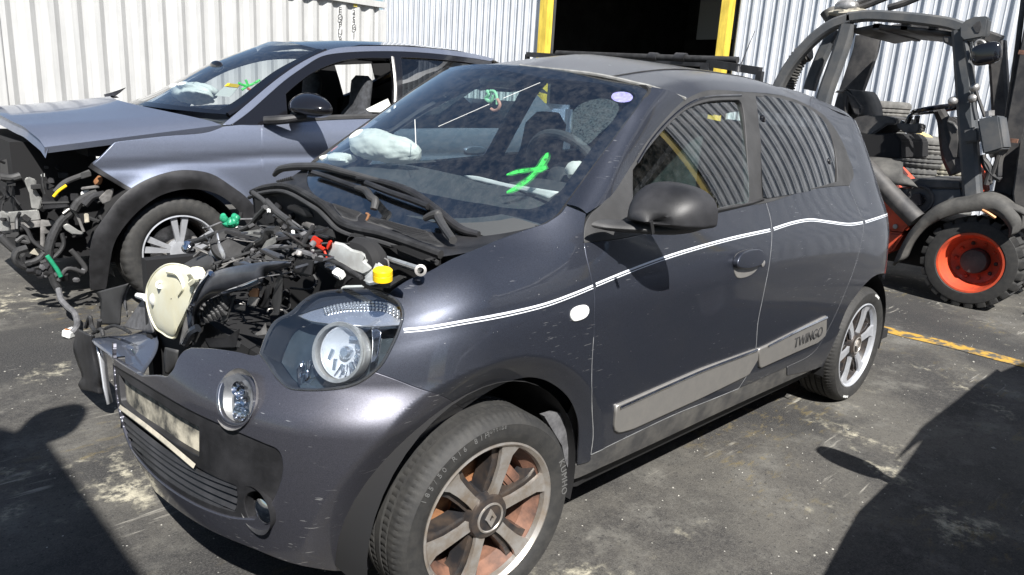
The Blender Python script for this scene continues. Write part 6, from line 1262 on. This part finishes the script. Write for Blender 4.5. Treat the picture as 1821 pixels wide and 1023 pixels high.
# ================================================================ red and grey forklift
M['flgrey'] = mat('forklift_grey', (.058, .064, .071), .5, col2=(.105, .103, .10), scale=5, bump=.04, bscale=30)
M['flred'] = mat('forklift_red', (.62, .08, .03), .5, col2=(.30, .05, .028), scale=8, coat=.1, rvar=.15)
M['fldark'] = mat('forklift_black', (.03, .03, .032), .6, col2=(.09, .085, .08), scale=6, bump=.05)
M['fldust'] = mat('dusty_rubber_fender', (.045, .044, .042), .75, col2=(.10, .096, .088), scale=7, bump=.15, bscale=30)
FX, FY = 5.25, 6.35
fk = thing('forklift', 'red and dark grey forklift truck with an open cab, parked behind the grey hatchback', 'forklift', (5.8, .6, 0))
z8 = lambda *p: Z(1320, 0, 1.8264, p); z9 = lambda *p: Z(1480, 140, 3.9355, p); z10 = lambda *p: Z(1560, 330, 4.448, p)
def XT(L, x): return [at(a, b, x=x) for a, b in L]
def slabx(name, L, x, d, m, parent=fk, bevel=.012):
    P = XT(L, x); n = len(P); g = G(); e = np.array([d, 0, 0])
    c = sum(P)/n; nn = np.cross(P[1]-P[0], P[2]-P[0]); F = [tuple(range(n)), tuple(range(n, 2*n))[::-1]]+[(i, n+i, n+(i+1) % n, (i+1) % n) for i in range(n)]
    g.add(P+[p+e for p in P], F, False); return g.obj(name, m, parent, bevel=bevel)
def beam(name, L, x, w, d, m, parent=fk, smooth=True):    # bent section bar: w in the plane of the side, d across
    C_ = cr(L, 6) if smooth and len(L) > 2 else np.array(L, float); P = np.array([at(a, b, x=x) for a, b in C_]); T = np.gradient(P, axis=0); T /= np.linalg.norm(T, axis=1)[:, None]
    Nn = np.stack([0*T[:, 0], -T[:, 2], T[:, 1]], 1); Nn /= np.linalg.norm(Nn, axis=1)[:, None]; e = np.array([d, 0, 0]); c_ = w*.18
    rows = [[p-n*w/2+e*.0+e*.15, p-n*(w/2-c_), p+n*(w/2-c_), p+n*w/2+e*.15, p+n*w/2+e*.85, p+n*(w/2-c_)+e, p-n*(w/2-c_)+e, p-n*w/2+e*.85] for p, n in zip(P, Nn)]
    g = G(); g.grid(rows, True, True); g.add(rows[0], [tuple(range(8))], False); g.add(rows[-1], [tuple(range(8))[::-1]], False); return g.obj(name, m, parent, sharp=30)
def dx_(p, f): return (p[0], p[1])
# overhead guard: near side, then the far side one metre across
beam('roof_rail', [(1712, 50), (1690, 42), (1640, 34), (1585, 29), (1540, 27), (1505, 31)], FX, .085, .10, M['flgrey'])
beam('front_pillar', [(1727, 352), (1723, 300), (1716, 200), (1710, 110), (1706, 52)], FX, .12, .11, M['flgrey'])
beam('rear_pillar', [(1510, 32), (1480, 42), (1450, 62), (1422, 90), (1400, 118), (1384, 146), (1374, 170)], FX, .09, .10, M['flgrey'])
beam('side_pillar', [(1505, 42), (1496, 75), (1482, 115), (1466, 160), (1455, 200)], FX, .12, .09, M['flgrey'])
beam('inner_pillar', [(1482, 52), (1470, 75), (1458, 100), (1444, 135), (1436, 160)], FX+.25, .10, .08, M['flgrey'])
def far(L): return [tuple(proj([at(a, b, x=FX)+np.array([1.0, .0, 0])])[0]) for a, b in L]
beam('roof_rail', far([(1712, 50), (1690, 42), (1640, 34), (1585, 29), (1540, 27), (1505, 31)]), FX+1.0, .10, .10, M['fldark'])
beam('front_pillar', far([(1727, 352), (1723, 300), (1716, 200), (1710, 110), (1706, 52)]), FX+1.0, .13, .10, M['fldark'])
beam('rear_pillar', [(1541, 62), (1536, 90), (1524, 125), (1510, 165), (1498, 205)], FX+1.0, .22, .10, M['fldark'])
g = G(); rr1, rr2 = XT([(1700, 50), (1640, 42), (1560, 36), (1515, 45)], FX+.05), XT([(1700, 50), (1640, 42), (1560, 36), (1515, 45)], FX+.05)
g.grid([[a+np.array([0, 0, -.03]), a+np.array([.5, 0, -.03]), a+np.array([1.0, 0, -.03])] for a in rr1]); g.obj('roof_panel', M['fldark'], fk).modifiers.new('thick', 'SOLIDIFY').thickness = .03
for px_ in (1560, 1610, 1660): a = at(px_, 36, x=FX+.05); g = G(); g.bar(a+np.array([0, 0, -.05]), a+np.array([1.0, 0, -.05]), .05, .05); g.obj('roof_bar', M['fldark'], fk)
slabx('corner_gusset', [(1674, 64), (1700, 66), (1702, 84), (1690, 82), (1678, 76)], FX+.02, .06, M['fldark'])
# mirror bracket, lamp, mirror
br_ = slabx('mirror_bracket', z9((0, 0))[:0]+Z(1560, 0, 3.195, [(465, 150), (500, 115), (550, 95), (615, 92), (632, 105), (620, 190), (600, 215), (490, 235), (465, 210)]), FX-.08, .10, M['flgrey'])
slabx('bracket_slot', Z(1560, 0, 3.195, [(540, 150), (565, 125), (585, 120), (592, 150), (580, 185), (560, 185)]), FX-.085, .006, M['fldark'], br_, 0)
g = G(); g.tube(XT(Z(1560, 0, 3.195, [(560, 290), (560, 245), (580, 232), (605, 240), (615, 255)]), FX-.1), .012, 8); g.obj('mirror_arm', M['steel'], fk)
mq = Vector(at(1754, 96, x=FX-.15)); g = G(); g.blob(mq, (.04, .095, .078), 14, 0, 0, .6, Matrix.Rotation(-.25, 3, 'X')); g.obj('wing_mirror', M['gloss'], fk)
g = G(); g.tube(XT(Z(1560, 0, 3.195, [(500, 235), (525, 380), (545, 500), (550, 600), (565, 680)]), FX-.05), .018, 8); g.obj('gas_hose', M['flgrey'], fk)
g = G(); g.tube(XT(Z(1560, 0, 3.195, [(553, 490), (575, 560), (612, 665)]), FX-.06), .012, 8); g.obj('thin_pipe', M['fldark'], fk)
for p in Z(1560, 0, 3.195, [(553, 500), (545, 560), (430, 575)]): g = G(); g.blob(at(*p, x=FX-.05), (.035, .035, .035), 8); g.obj('pipe_joint', M['steel'], fk)
cb = slabx('control_box', Z(1560, 0, 3.195, [(565, 678), (690, 655), (720, 845), (600, 880)]), FX-.22, .22, M['flgrey'])
slabx('box_bracket', Z(1560, 0, 3.195, [(485, 735), (560, 720), (575, 750), (575, 805), (490, 815)]), FX-.03, .12, M['flgrey'])
g = G(); g.tube(XT(Z(1560, 0, 3.195, [(640, 660), (640, 630)]), FX-.12), .03, 8); g.obj('box_gland', M['steel'], cb)
for L in ([(600, 880), (610, 930), (650, 990), (700, 1023)], [(640, 885), (690, 870), (680, 930), (640, 1023)], [(740, 830), (700, 900), (690, 1000)], [(600, 900), (640, 960), (620, 1050)]):
    g = G(); g.tube(XT(Z(1560, 0, 3.195, L), FX+.1), .022, 8); g.obj('hydraulic_hose', M['fldark'], fk)
# seat, arm rest, console, steering column
z9s = lambda L, x: XT(Z(1480, 140, 3.9355, L), x)
sb = G(); A_ = cr(z9s([(75, 90), (100, 75), (125, 85), (165, 160), (180, 250)], FX+.35), 4); sb.grid([[p, p+np.array([.06, -.07, .0]), p+np.array([.40, -.07, 0]), p+np.array([.46, 0, 0]), p+np.array([.40, .10, -.01]), p+np.array([.06, .10, -.01])] for p in A_], True, True); sb.add([A_[0]+np.array(k) for k in ((0, 0, 0), (.06, -.07, 0), (.4, -.07, 0), (.46, 0, 0), (.4, .1, -.01), (.06, .1, -.01))], [(0, 1, 2, 3, 4, 5)]); sb.obj('seat_back', M['fldark'], fk, sharp=60)
slabx('seat_back_shell', Z(1480, 140, 3.9355, [(70, 95), (85, 80), (150, 130), (200, 200), (190, 260), (150, 250), (110, 150), (90, 300), (75, 200)]), FX+.3, .4, M['fldark'])
slabx('seat_base', Z(1480, 140, 3.9355, [(160, 270), (240, 255), (370, 260), (450, 280), (440, 320), (380, 325), (270, 400), (110, 370), (110, 330)]), FX+.3, .5, M['fldark'])
slabx('engine_block', Z(1480, 140, 3.9355, [(100, 370), (260, 390), (430, 380), (480, 430), (480, 560), (200, 560), (120, 480)]), FX+.25, .7, M['dark'])
slabx('armrest_console', Z(1480, 140, 3.9355, [(440, 330), (470, 305), (540, 320), (610, 310), (615, 350), (595, 380), (510, 385)]), FX+.25, .16, M['fldark'])
for L in ([(520, 320), (545, 265), (560, 255)], [(585, 325), (597, 260)], [(490, 315), (500, 295)]): g = G(); g.tube(z9s(L, FX+.3), .022, 8); g.obj('lever', M['gloss'], fk)
g = G(); c0 = at(1668, 194, x=FX+.45); u_, v_ = np.array([1, 0, 0]), np.array([0, .97, -.22]); g.tube([c0+(u_*math.cos(a)+v_*math.sin(a))*.185 for a in np.linspace(0, 2*PI, 25)[:-1]], .02, 8, 2, True); sw_ = g.obj('steering_wheel', M['gloss'], fk)
g = G(); g.tube([c0, *z9s([(780, 290), (810, 400), (850, 540), (900, 650)], FX+.5)], [.04, .05, .07, .09, .09], 10); g.obj('steering_column', M['fldark'], fk)
slabx('column_cover', Z(1480, 140, 3.9355, [(800, 280), (830, 260), (880, 290), (890, 420), (880, 560), (840, 560), (805, 480), (820, 420), (800, 330)]), FX+.4, .2, M['fldark'])
slabx('column_bracket', Z(1480, 140, 3.9355, [(800, 290), (850, 300), (885, 350), (880, 370), (840, 320), (810, 310)]), FX+.38, .02, M['steel'])
# covers, diagonal tube, counterweight, side panel
sheetpx('rubber_cover', z9s([(180, 545), (330, 550), (460, 570), (500, 600), (470, 640), (540, 690)], FX+.15), z9s([(250, 620), (380, 700), (430, 740), (470, 745), (520, 745), (600, 760)], FX-.02), M['fldust'], fk, 8, .02, .05)
slabx('floor_plate', Z(1480, 140, 3.9355, [(430, 740), (560, 700), (900, 720), (905, 775), (700, 770), (600, 775)]), FX+.05, .9, M['fldark'])
slabx('side_panel', Z(1480, 140, 3.9355, [(430, 765), (600, 775), (905, 778), (915, 850), (800, 870), (680, 920), (600, 980), (540, 880)]), FX+.04, .5, M['flgrey'])
cpq = Vector(z9s([(606, 845)], FX+.03)[0]); g = G(); g.lathe([(.0, .012), (.05, .012), (.055, .0), (.095, .0), (.10, .012), (.11, .012), (.115, -.02)], cpq, (-1, 0, 0), 28); cpo = g.obj('filler_neck', M['fldark'], fk)
g = G(); g.lathe([(0, .03), (.05, .03), (.055, .0)], cpq, (-1, 0, 0), 8); g.obj('filler_cap', M['gloss'], cpo)
g = G(); g.tube(z9s([(190, 580), (300, 690), (450, 850), (590, 990)], FX-.02), .075, 14, 4); g.obj('diagonal_tube', M['fldark'], fk)
cw_ = slabx('counterweight', z10((-160, -140), (0, 30), (260, 290), (262, 330), (215, 372), (120, 362), (0, 340), (-200, 200)), FX+.03, 1.1, M['flred'], fk, .02)
slabx('counterweight_foot', z10((-100, 366), (120, 368), (212, 378), (122, 515), (-60, 600)), FX+.035, 1.1, M['flred'], fk, .02)
g = G(); bq = Vector(XT(z10((145, 325)), FX+.03)[0]); g.lathe([(.022, 0), (.02, .012), (0, .014)], bq, (-1, 0, 0), 8); g.obj('bolt', M['steel'], cw_)
g = G(); a_ = at(1500, 440, x=FX+.1); g.box((FX+.6, 1.6, .62), (1.0, 1.6, .7)); g.obj('chassis', M['fldark'], fk, bevel=.05)
g = G(); g.box((FX+.6, .55, .42), (.75, 2.0, .4)); g.obj('chassis', M['under'], fk)
slabx('red_post', Z(1480, 140, 3.9355, [(990, 590), (1040, 640), (1058, 800), (1010, 815), (995, 780)]), FX+.1, .2, M['flred'])
# fender over the wheel
fl_ = cr(z10((140, 635), (200, 500), (290, 350), (420, 220), (560, 150), (700, 125), (830, 100), (950, 130), (1050, 200), (1105, 280), (1095, 370)), 5); fi_ = cr(z10((205, 575), (260, 450), (350, 340), (450, 270), (590, 215), (700, 195), (820, 185), (920, 195), (1010, 260), (1065, 340), (1062, 410)), 5)
P1 = [at(*p, x=FX-.06) for p in fl_]; P2 = [at(*p, x=FX-.06) for p in fi_]; g = G()
g.grid([[b+np.array([.05, 0, 0]), b, b+(a-b)*.35+np.array([-.012, 0, 0]), a, a+np.array([.06, 0, .02]), a+np.array([.36, 0, .02])] for a, b in zip(P1, P2)]); fe_ = g.obj('wheel_fender', M['fldust'], fk, sharp=60); fe_.modifiers.new('thick', 'SOLIDIFY').thickness = .02
sheetpx('fender_step', XT(z10((820, 80), (960, 95), (1060, 130), (1200, 190)), FX+.0), XT(z10((830, 105), (960, 130), (1060, 180), (1200, 240)), FX-.05), M['fldust'], fk, 4, .02)
g = G(); g.tube(XT(z10((830, 195), (870, 215), (935, 258)), FX-.08), .012, 6); g.obj('torn_strip', M['copper'], fe_)
# wheels: solid tyre with chunky lugs, dished orange-red rim
def fl_wheel(loc, rz, R=.36, rim=.232, hw=.13):
    w = G(); w.lathe([(rim+.006, hw*.98), (rim+.003, hw*1.04), (rim-.012, hw*1.03), (rim-.02, hw*.9), (rim-.03, hw*.55), (rim-.048, hw*.30), (rim-.055, -.03), (.10, -.055), (.0, -.055)], seg=64); wheel = w.obj('wheel', M['flred'], None, sharp=40); wheel.location = loc; wheel.rotation_euler = (0, 0, rz); wheel.parent = fk; wheel.matrix_parent_inverse = WM(fk).inverted()
    t = G(); pr = [(rim, hw*.8), (rim+.004, hw*1.03), (rim+.012, hw*1.07), (rim+.06, hw*1.05), (R-.042, hw*1.01), (R-.040, hw*.99), (R-.004, hw*.93), (R, hw*.85), (R, hw*.1), (R, -hw*.1), (R, -hw*.85), (R-.004, -hw*.93), (R-.04, -hw), (rim, -hw)]
    t.lathe(pr, seg=24*7, mod=lambda j, i: -.032 if 6 <= i <= 11 and (j+(3 if i >= 9 else 0)) % 7 in (0, 1) else 0); o = t.obj('tyre', M['tyre'], None, sharp=28); o.parent = wheel
    g = G(); g.lathe([(.10, -.054), (.098, .02), (.09, .035), (.05, .04), (0, .04)], seg=32); o = g.obj('hub', M['fldark'], None); o.parent = wheel
    for k in range(10):
        a = 2*PI*k/10; g = G(); g.lathe([(.016, 0), (.016, .022), (.01, .028), (0, .028)], (.14*math.cos(a), .055, .14*math.sin(a)), (0, -1, 0), 6); o = g.obj('wheel_nut', M['flred'] if k % 3 else M['fldark'], None); o.parent = wheel
fl_wheel((FX+.135, -.545, .358), -PI/2); fl_wheel((FX+1.1, -.545, .358), PI/2); fl_wheel((FX+.25, 1.55, .30), -PI/2, .30, .19, .1); fl_wheel((FX+1.0, 1.55, .30), PI/2, .30, .19, .1)
# mast at the right edge
for x_, w_ in ((FX+.28, .12), (FX+.9, .12)):
    g = G(); g.bar(at(1793, 350, x=FX+.28)+np.array([x_-FX-.28, 0, -.75]), at(1826, 60, x=FX+.28)+np.array([x_-FX-.28, -.02, .9]), w_, .13); g.obj('mast_rail', M['fldark'], fk, bevel=.01)
for a, b in (((1812, 93), (1840, 95)), ((1785, 249), (1810, 251))): g = G(); g.bar(at(*a, x=FX+.05), at(*b, x=FX+.05), .03, .03); g.obj('mast_stay', M['rimrust'], fk)
g = G(); g.tube(XT([(1821, -8), (1806, 110), (1790, 215), (1780, 250)], FX+.3), .02, 8); g.obj('mast_hose', M['fldark'], fk)
slabx('mast_plate', [(1800, 345), (1812, 250), (1850, 240), (1850, 400), (1805, 385)], FX+.06, .8, M['fldark'])
for x_ in (FX+.25, FX+.8): g = G(); g.bar((x_, -1.0, .08), (x_, -2.15, .05), .12, .05); g.obj('fork', M['steel'], fk)
# roof-top hoses, intake cone, ribbed guard hose
g = G(); cq = at(1472, 30, x=FX+.3); g.lathe([(.075, 0), (.05, -.12), (.05, -.16)], cq+np.array([0, 0, .05]), (0, .5, .85), 18); g.obj('intake_cone', M['fldust'], fk)
g = G(); g.blob(at(1505, 12, x=FX+.2), (.06, .10, .06), 10, .15, 3); g.obj('beacon_stub', M['steel'], fk)
g = G(); g.blob(at(1505, 22, x=FX+.2), (.06, .16, .035), 10, .2, 4); g.obj('tied_rag', M['sandy'], fk)
for L in ([(1506, 14), (1530, 5), (1560, -8), (1600, -25)], [(1515, 18), (1545, 8), (1580, -6)], [(1580, 14), (1610, 5), (1650, -12)]): g = G(); g.tube(XT(L, FX+.25), .028, 8); g.obj('roof_hose', M['fldark'], fk)
hl = cr(XT([(1440, 92), (1425, 98), (1412, 118), (1402, 140), (1396, 160)], FX+.35), 8); g = G(); g.tube(hl, .075, 12, 1); hs = g.obj('guard_hose', M['fldark'], fk)
for p, q_ in zip(hl[2:-1:2], hl[3::2]): g = G(); t_ = Vector(q_-p).normalized(); x_ = t_.orthogonal().normalized(); y_ = t_.cross(x_); g.tube([Vector(p)+(x_*math.cos(a)+y_*math.sin(a))*.078 for a in np.linspace(0, 2*PI, 15)[:-1]], .010, 6, 1, True); g.obj('hose_ring', M['fldust'], hs)
# ================================================================ used tyres stacked beyond the forklift
def loose_tyre(label, c, R, h_, m_, tilt=0, group='used tyres stacked against the warehouse'):
    t = G(); rin = R*.62; pr = [(rin, -h_*.42), (rin+.03, -h_*.5), (R-.03, -h_*.48), (R-.006, -h_*.38), (R, -h_*.25), (R-.012, -h_*.2), (R-.012, -h_*.16), (R, -h_*.1), (R, h_*.0), (R-.012, h_*.04), (R-.012, h_*.08), (R, h_*.13), (R, h_*.25), (R-.006, h_*.38), (R-.03, h_*.48), (rin+.03, h_*.5), (rin, h_*.42), (rin+.02, h_*.3), (R-.03, h_*.2), (R-.03, -h_*.2), (rin+.02, -h_*.3)]
    t.lathe(pr, (0, 0, 0), (0, 0, 1), 100, lambda j, i: -.007 if j % 3 == 0 and 3 <= i <= 13 else 0, True); o = t.obj('tyre', m_, None, sharp=40); o.location = c; o.rotation_euler = (tilt, tilt*.6, random.random()*6); return tag(o, label, 'tyre', group)
tx = 8.2; tyA = mat('dusty_old_tyre', (.10, .098, .092), .85, col2=(.16, .155, .145), scale=12, bump=.2); tyB = mat('grey_old_tyre', (.07, .07, .07), .85, col2=(.12, .118, .11), scale=14, bump=.2)
c_ = at(1641, 290, x=tx)
for k, (pz, lb, m_) in enumerate(((258, 'dusty grey tyre topmost in the stack behind the forklift floor', tyA), (283, 'ribbed dark tyre in the middle of the stack behind the forklift floor', tyB), (310, 'plain worn tyre under the ribbed one in the stack behind the forklift', tyB))):
    loose_tyre(lb, (tx, c_[1]+.02*(k-1), at(1641, pz, x=tx)[2]), .325 if k != 2 else .315, .20, m_, .02*(k-1))
for k, lb in enumerate(('worn tyre third from the ground in the stack behind the forklift floor', 'worn tyre second from the ground in the stack behind the forklift floor', 'worn tyre lying on the ground under the stack behind the forklift floor')): loose_tyre(lb, (tx, c_[1]-.03*k, .51-.205*k), .32, .2, tyB)
c2 = at(1570, 196, x=tx); lab = ['grey tyre on top of the taller stack, just above the forklift seat']+['tyre %s in the taller stack behind the forklift seat' % k for k in ('second from the top', 'third from the top', 'fourth from the top', 'third from the ground', 'second from the ground', 'lying on the ground')]
for k in range(7): loose_tyre(lab[k], (tx, c2[1]+.01*(k % 2), c2[2]-.205*k), .30, .2, tyA if k == 0 else tyB)
loose_tyre('pale beige tyre lying right of the stack, low behind the steering column', (tx+.1, at(1690, 303, x=tx+.1)[1], at(1690, 305, x=tx)[2]), .30, .19, mat('beige_old_tyre', (.3, .28, .22), .85, col2=(.2, .19, .16), scale=10))
for k in range(4): loose_tyre(('tyre directly beneath the pale beige tyre', 'tyre second below the pale beige tyre', 'tyre third below the pale beige tyre', 'tyre on the ground below the pale beige tyre')[k], (tx+.1, at(1690, 303, x=tx+.1)[1], at(1690, 305, x=tx)[2]-.2*(k+1)), .30, .19, tyB)
g = G(); g.tube([at(1622, 248, x=tx), at(1640, 246, x=tx), at(1655, 250, x=tx-.1)], [.05, .07, .04], 8); tag(g.obj('rag', mat('yellow_rag', (.6, .48, .22), .9), None), 'crumpled yellowish rag lying on the topmost dusty tyre', 'rag')
# ================================================================ two more parked cars outside the picture: they throw the shadows in its lower corners
def parked_car(label, M4, paint, group='cars parked outside the picture', my=1.0, van=False):
    root = thing('parked_truck' if van else 'parked_car', label, 'truck' if van else 'car', tuple(M4.translation), None if van else group); root.rotation_euler = M4.to_euler()
    # stations along the car (x from the nose): half width, sill, belt, roof half width, roof height
    st = [(-2.0, .62, .30, .68, .55, .70), (-1.9, .78, .22, .78, .70, .80), (-1.5, .86, .20, .90, .78, .94), (-1.1, .88, .20, .97, .80, 1.0), (-.9, .89, .20, 1.0, .74, 1.06), (-.42, .89, .20, 1.02, .64, 1.34), (.15, .89, .20, 1.03, .60, 1.48), (.9, .89, .20, 1.05, .60, 1.50), (1.5, .88, .22, 1.07, .58, 1.44), (1.9, .85, .28, 1.05, .55, 1.25), (2.0, .78, .35, .95, .52, 1.05)]
    if van: st = [(-2.5, 1.0, .5, 1.5, .95, 1.9), (-2.45, 1.12, .42, 1.7, 1.03, 2.4), (-2.3, 1.14, .4, 1.75, 1.04, 3.1), (-2.15, 1.15, .4, 1.8, 1.05, 3.3), (-1.85, 1.15, .4, 1.8, 1.12, 3.4), (2.5, 1.15, .45, 1.8, 1.13, 3.4), (2.6, 1.12, .5, 1.8, 1.08, 3.3)]
    rows = []
    for x, w, zs, zb, rw, zr in st:
        rows.append([(x, 0, zs), (x, -w*.9, zs), (x, -w, zs+.1), (x, -w*1.02, (zs+zb)/2), (x, -w*.97, zb), (x, -rw, zr-.03), (x, -rw*.8, zr), (x, 0, zr+.02), (x, rw*.8, zr), (x, rw, zr-.03), (x, w*.97, zb), (x, w*1.02, (zs+zb)/2), (x, w, zs+.1), (x, w*.9, zs)])
    g = G(); g.grid(rows, True, True); g.add(rows[0], [tuple(range(14))[::-1]], False); g.add(rows[-1], [tuple(range(14))], False); b = g.obj('body', paint, None, sharp=40); b.parent = root
    for s in (-1, 1):
        for xa, xb in (((-2.0, -1.2),) if van else ((-.15, .6), (.68, 1.35))):
            q = (lambda x, t: Vector((x, s*(1.162-.012*t), 1.95+.75*t))) if van else (lambda x, t: Vector((x, s*(.87+(.605-.87)*t+.012), 1.05+.40*t))); g = G(); g.add([q(xa if xa > 0 else xa-.25, .03), q(xb, .03), q(xb-.06, .85), q(xa+.12, .85)], [(0, 1, 2, 3) if s < 0 else (3, 2, 1, 0)], False); o = g.obj('side_window', M['gloss'], None); o.parent = root
        mx, mz = (-2.7, 2.5) if van else (-.55, 1.06); g = G(); g.blob((mx, s*my, mz), (.07 if van else .06, .11 if van else .12, .17 if van else .075), 12, 0, 0, .7); g.tube([(-2.3 if van else mx, s*(1.1 if van else .86), mz-.06), (mx, s*(my-.05), mz-.03)], .03, 8); o = g.obj('door_mirror', M['plastic'], None); o.parent = root
        g = G(); g.blob((-2.46 if van else -1.86, s*.55, .9 if van else .66), (.1, .16, .08), 10); o = g.obj('headlight', M['chrome'], None); o.parent = root
        for x in ((-1.6, 1.6) if van else (-1.25, 1.25)):
            kr = 1.45 if van else 1.; wy, wz = s*(1.02 if van else .79), .31*kr
            w = G(); w.lathe([(.19*kr, .0), (.20*kr, .10), (.29*kr, .11), (.31*kr, .07), (.31*kr, -.08), (.28*kr, -.1)], (x, wy, wz), (0, s, 0), 40); o = w.obj('wheel', M['tyre'], None); o.parent = root
            h = G(); h.lathe([(.2*kr, .09), (.12*kr, .06), (0, .07)], (x, wy, wz), (0, s, 0), 30); hh = h.obj('wheel_cover', M['silver_clean'], None); hh.parent = o
    wq = [(-2.485, -.9, 1.9), (-2.485, .9, 1.9), (-2.33, .9, 3.0), (-2.33, -.9, 3.0)] if van else [(-.66, -.62, 1.08), (-.66, .62, 1.08), (-.17, .56, 1.39), (-.17, -.56, 1.39)]
    g = G(); g.add(wq, [(3, 2, 1, 0)], False); o = g.obj('windscreen', M['gloss'], None); o.parent = root
    return root
parked_car('dark hatchback parked parallel on the near side, mostly out of the picture', Matrix.Translation((1.86, -2.95, 0)), M['suvpaint'])
parked_car('tall pale cab-over truck parked behind the camera at the left, outside the picture', Matrix.Translation((-3.30, -3.60, 0)) @ Matrix.Rotation(-PI/2, 4, 'Z'), M['silver_clean'], my=1.56, van=True)
for o in bpy.data.objects:                                # no jagged terminators on the curved panels
    if o.type == 'MESH':
        try: o.cycles.shadow_terminator_geometry_offset = .2
        except Exception: pass
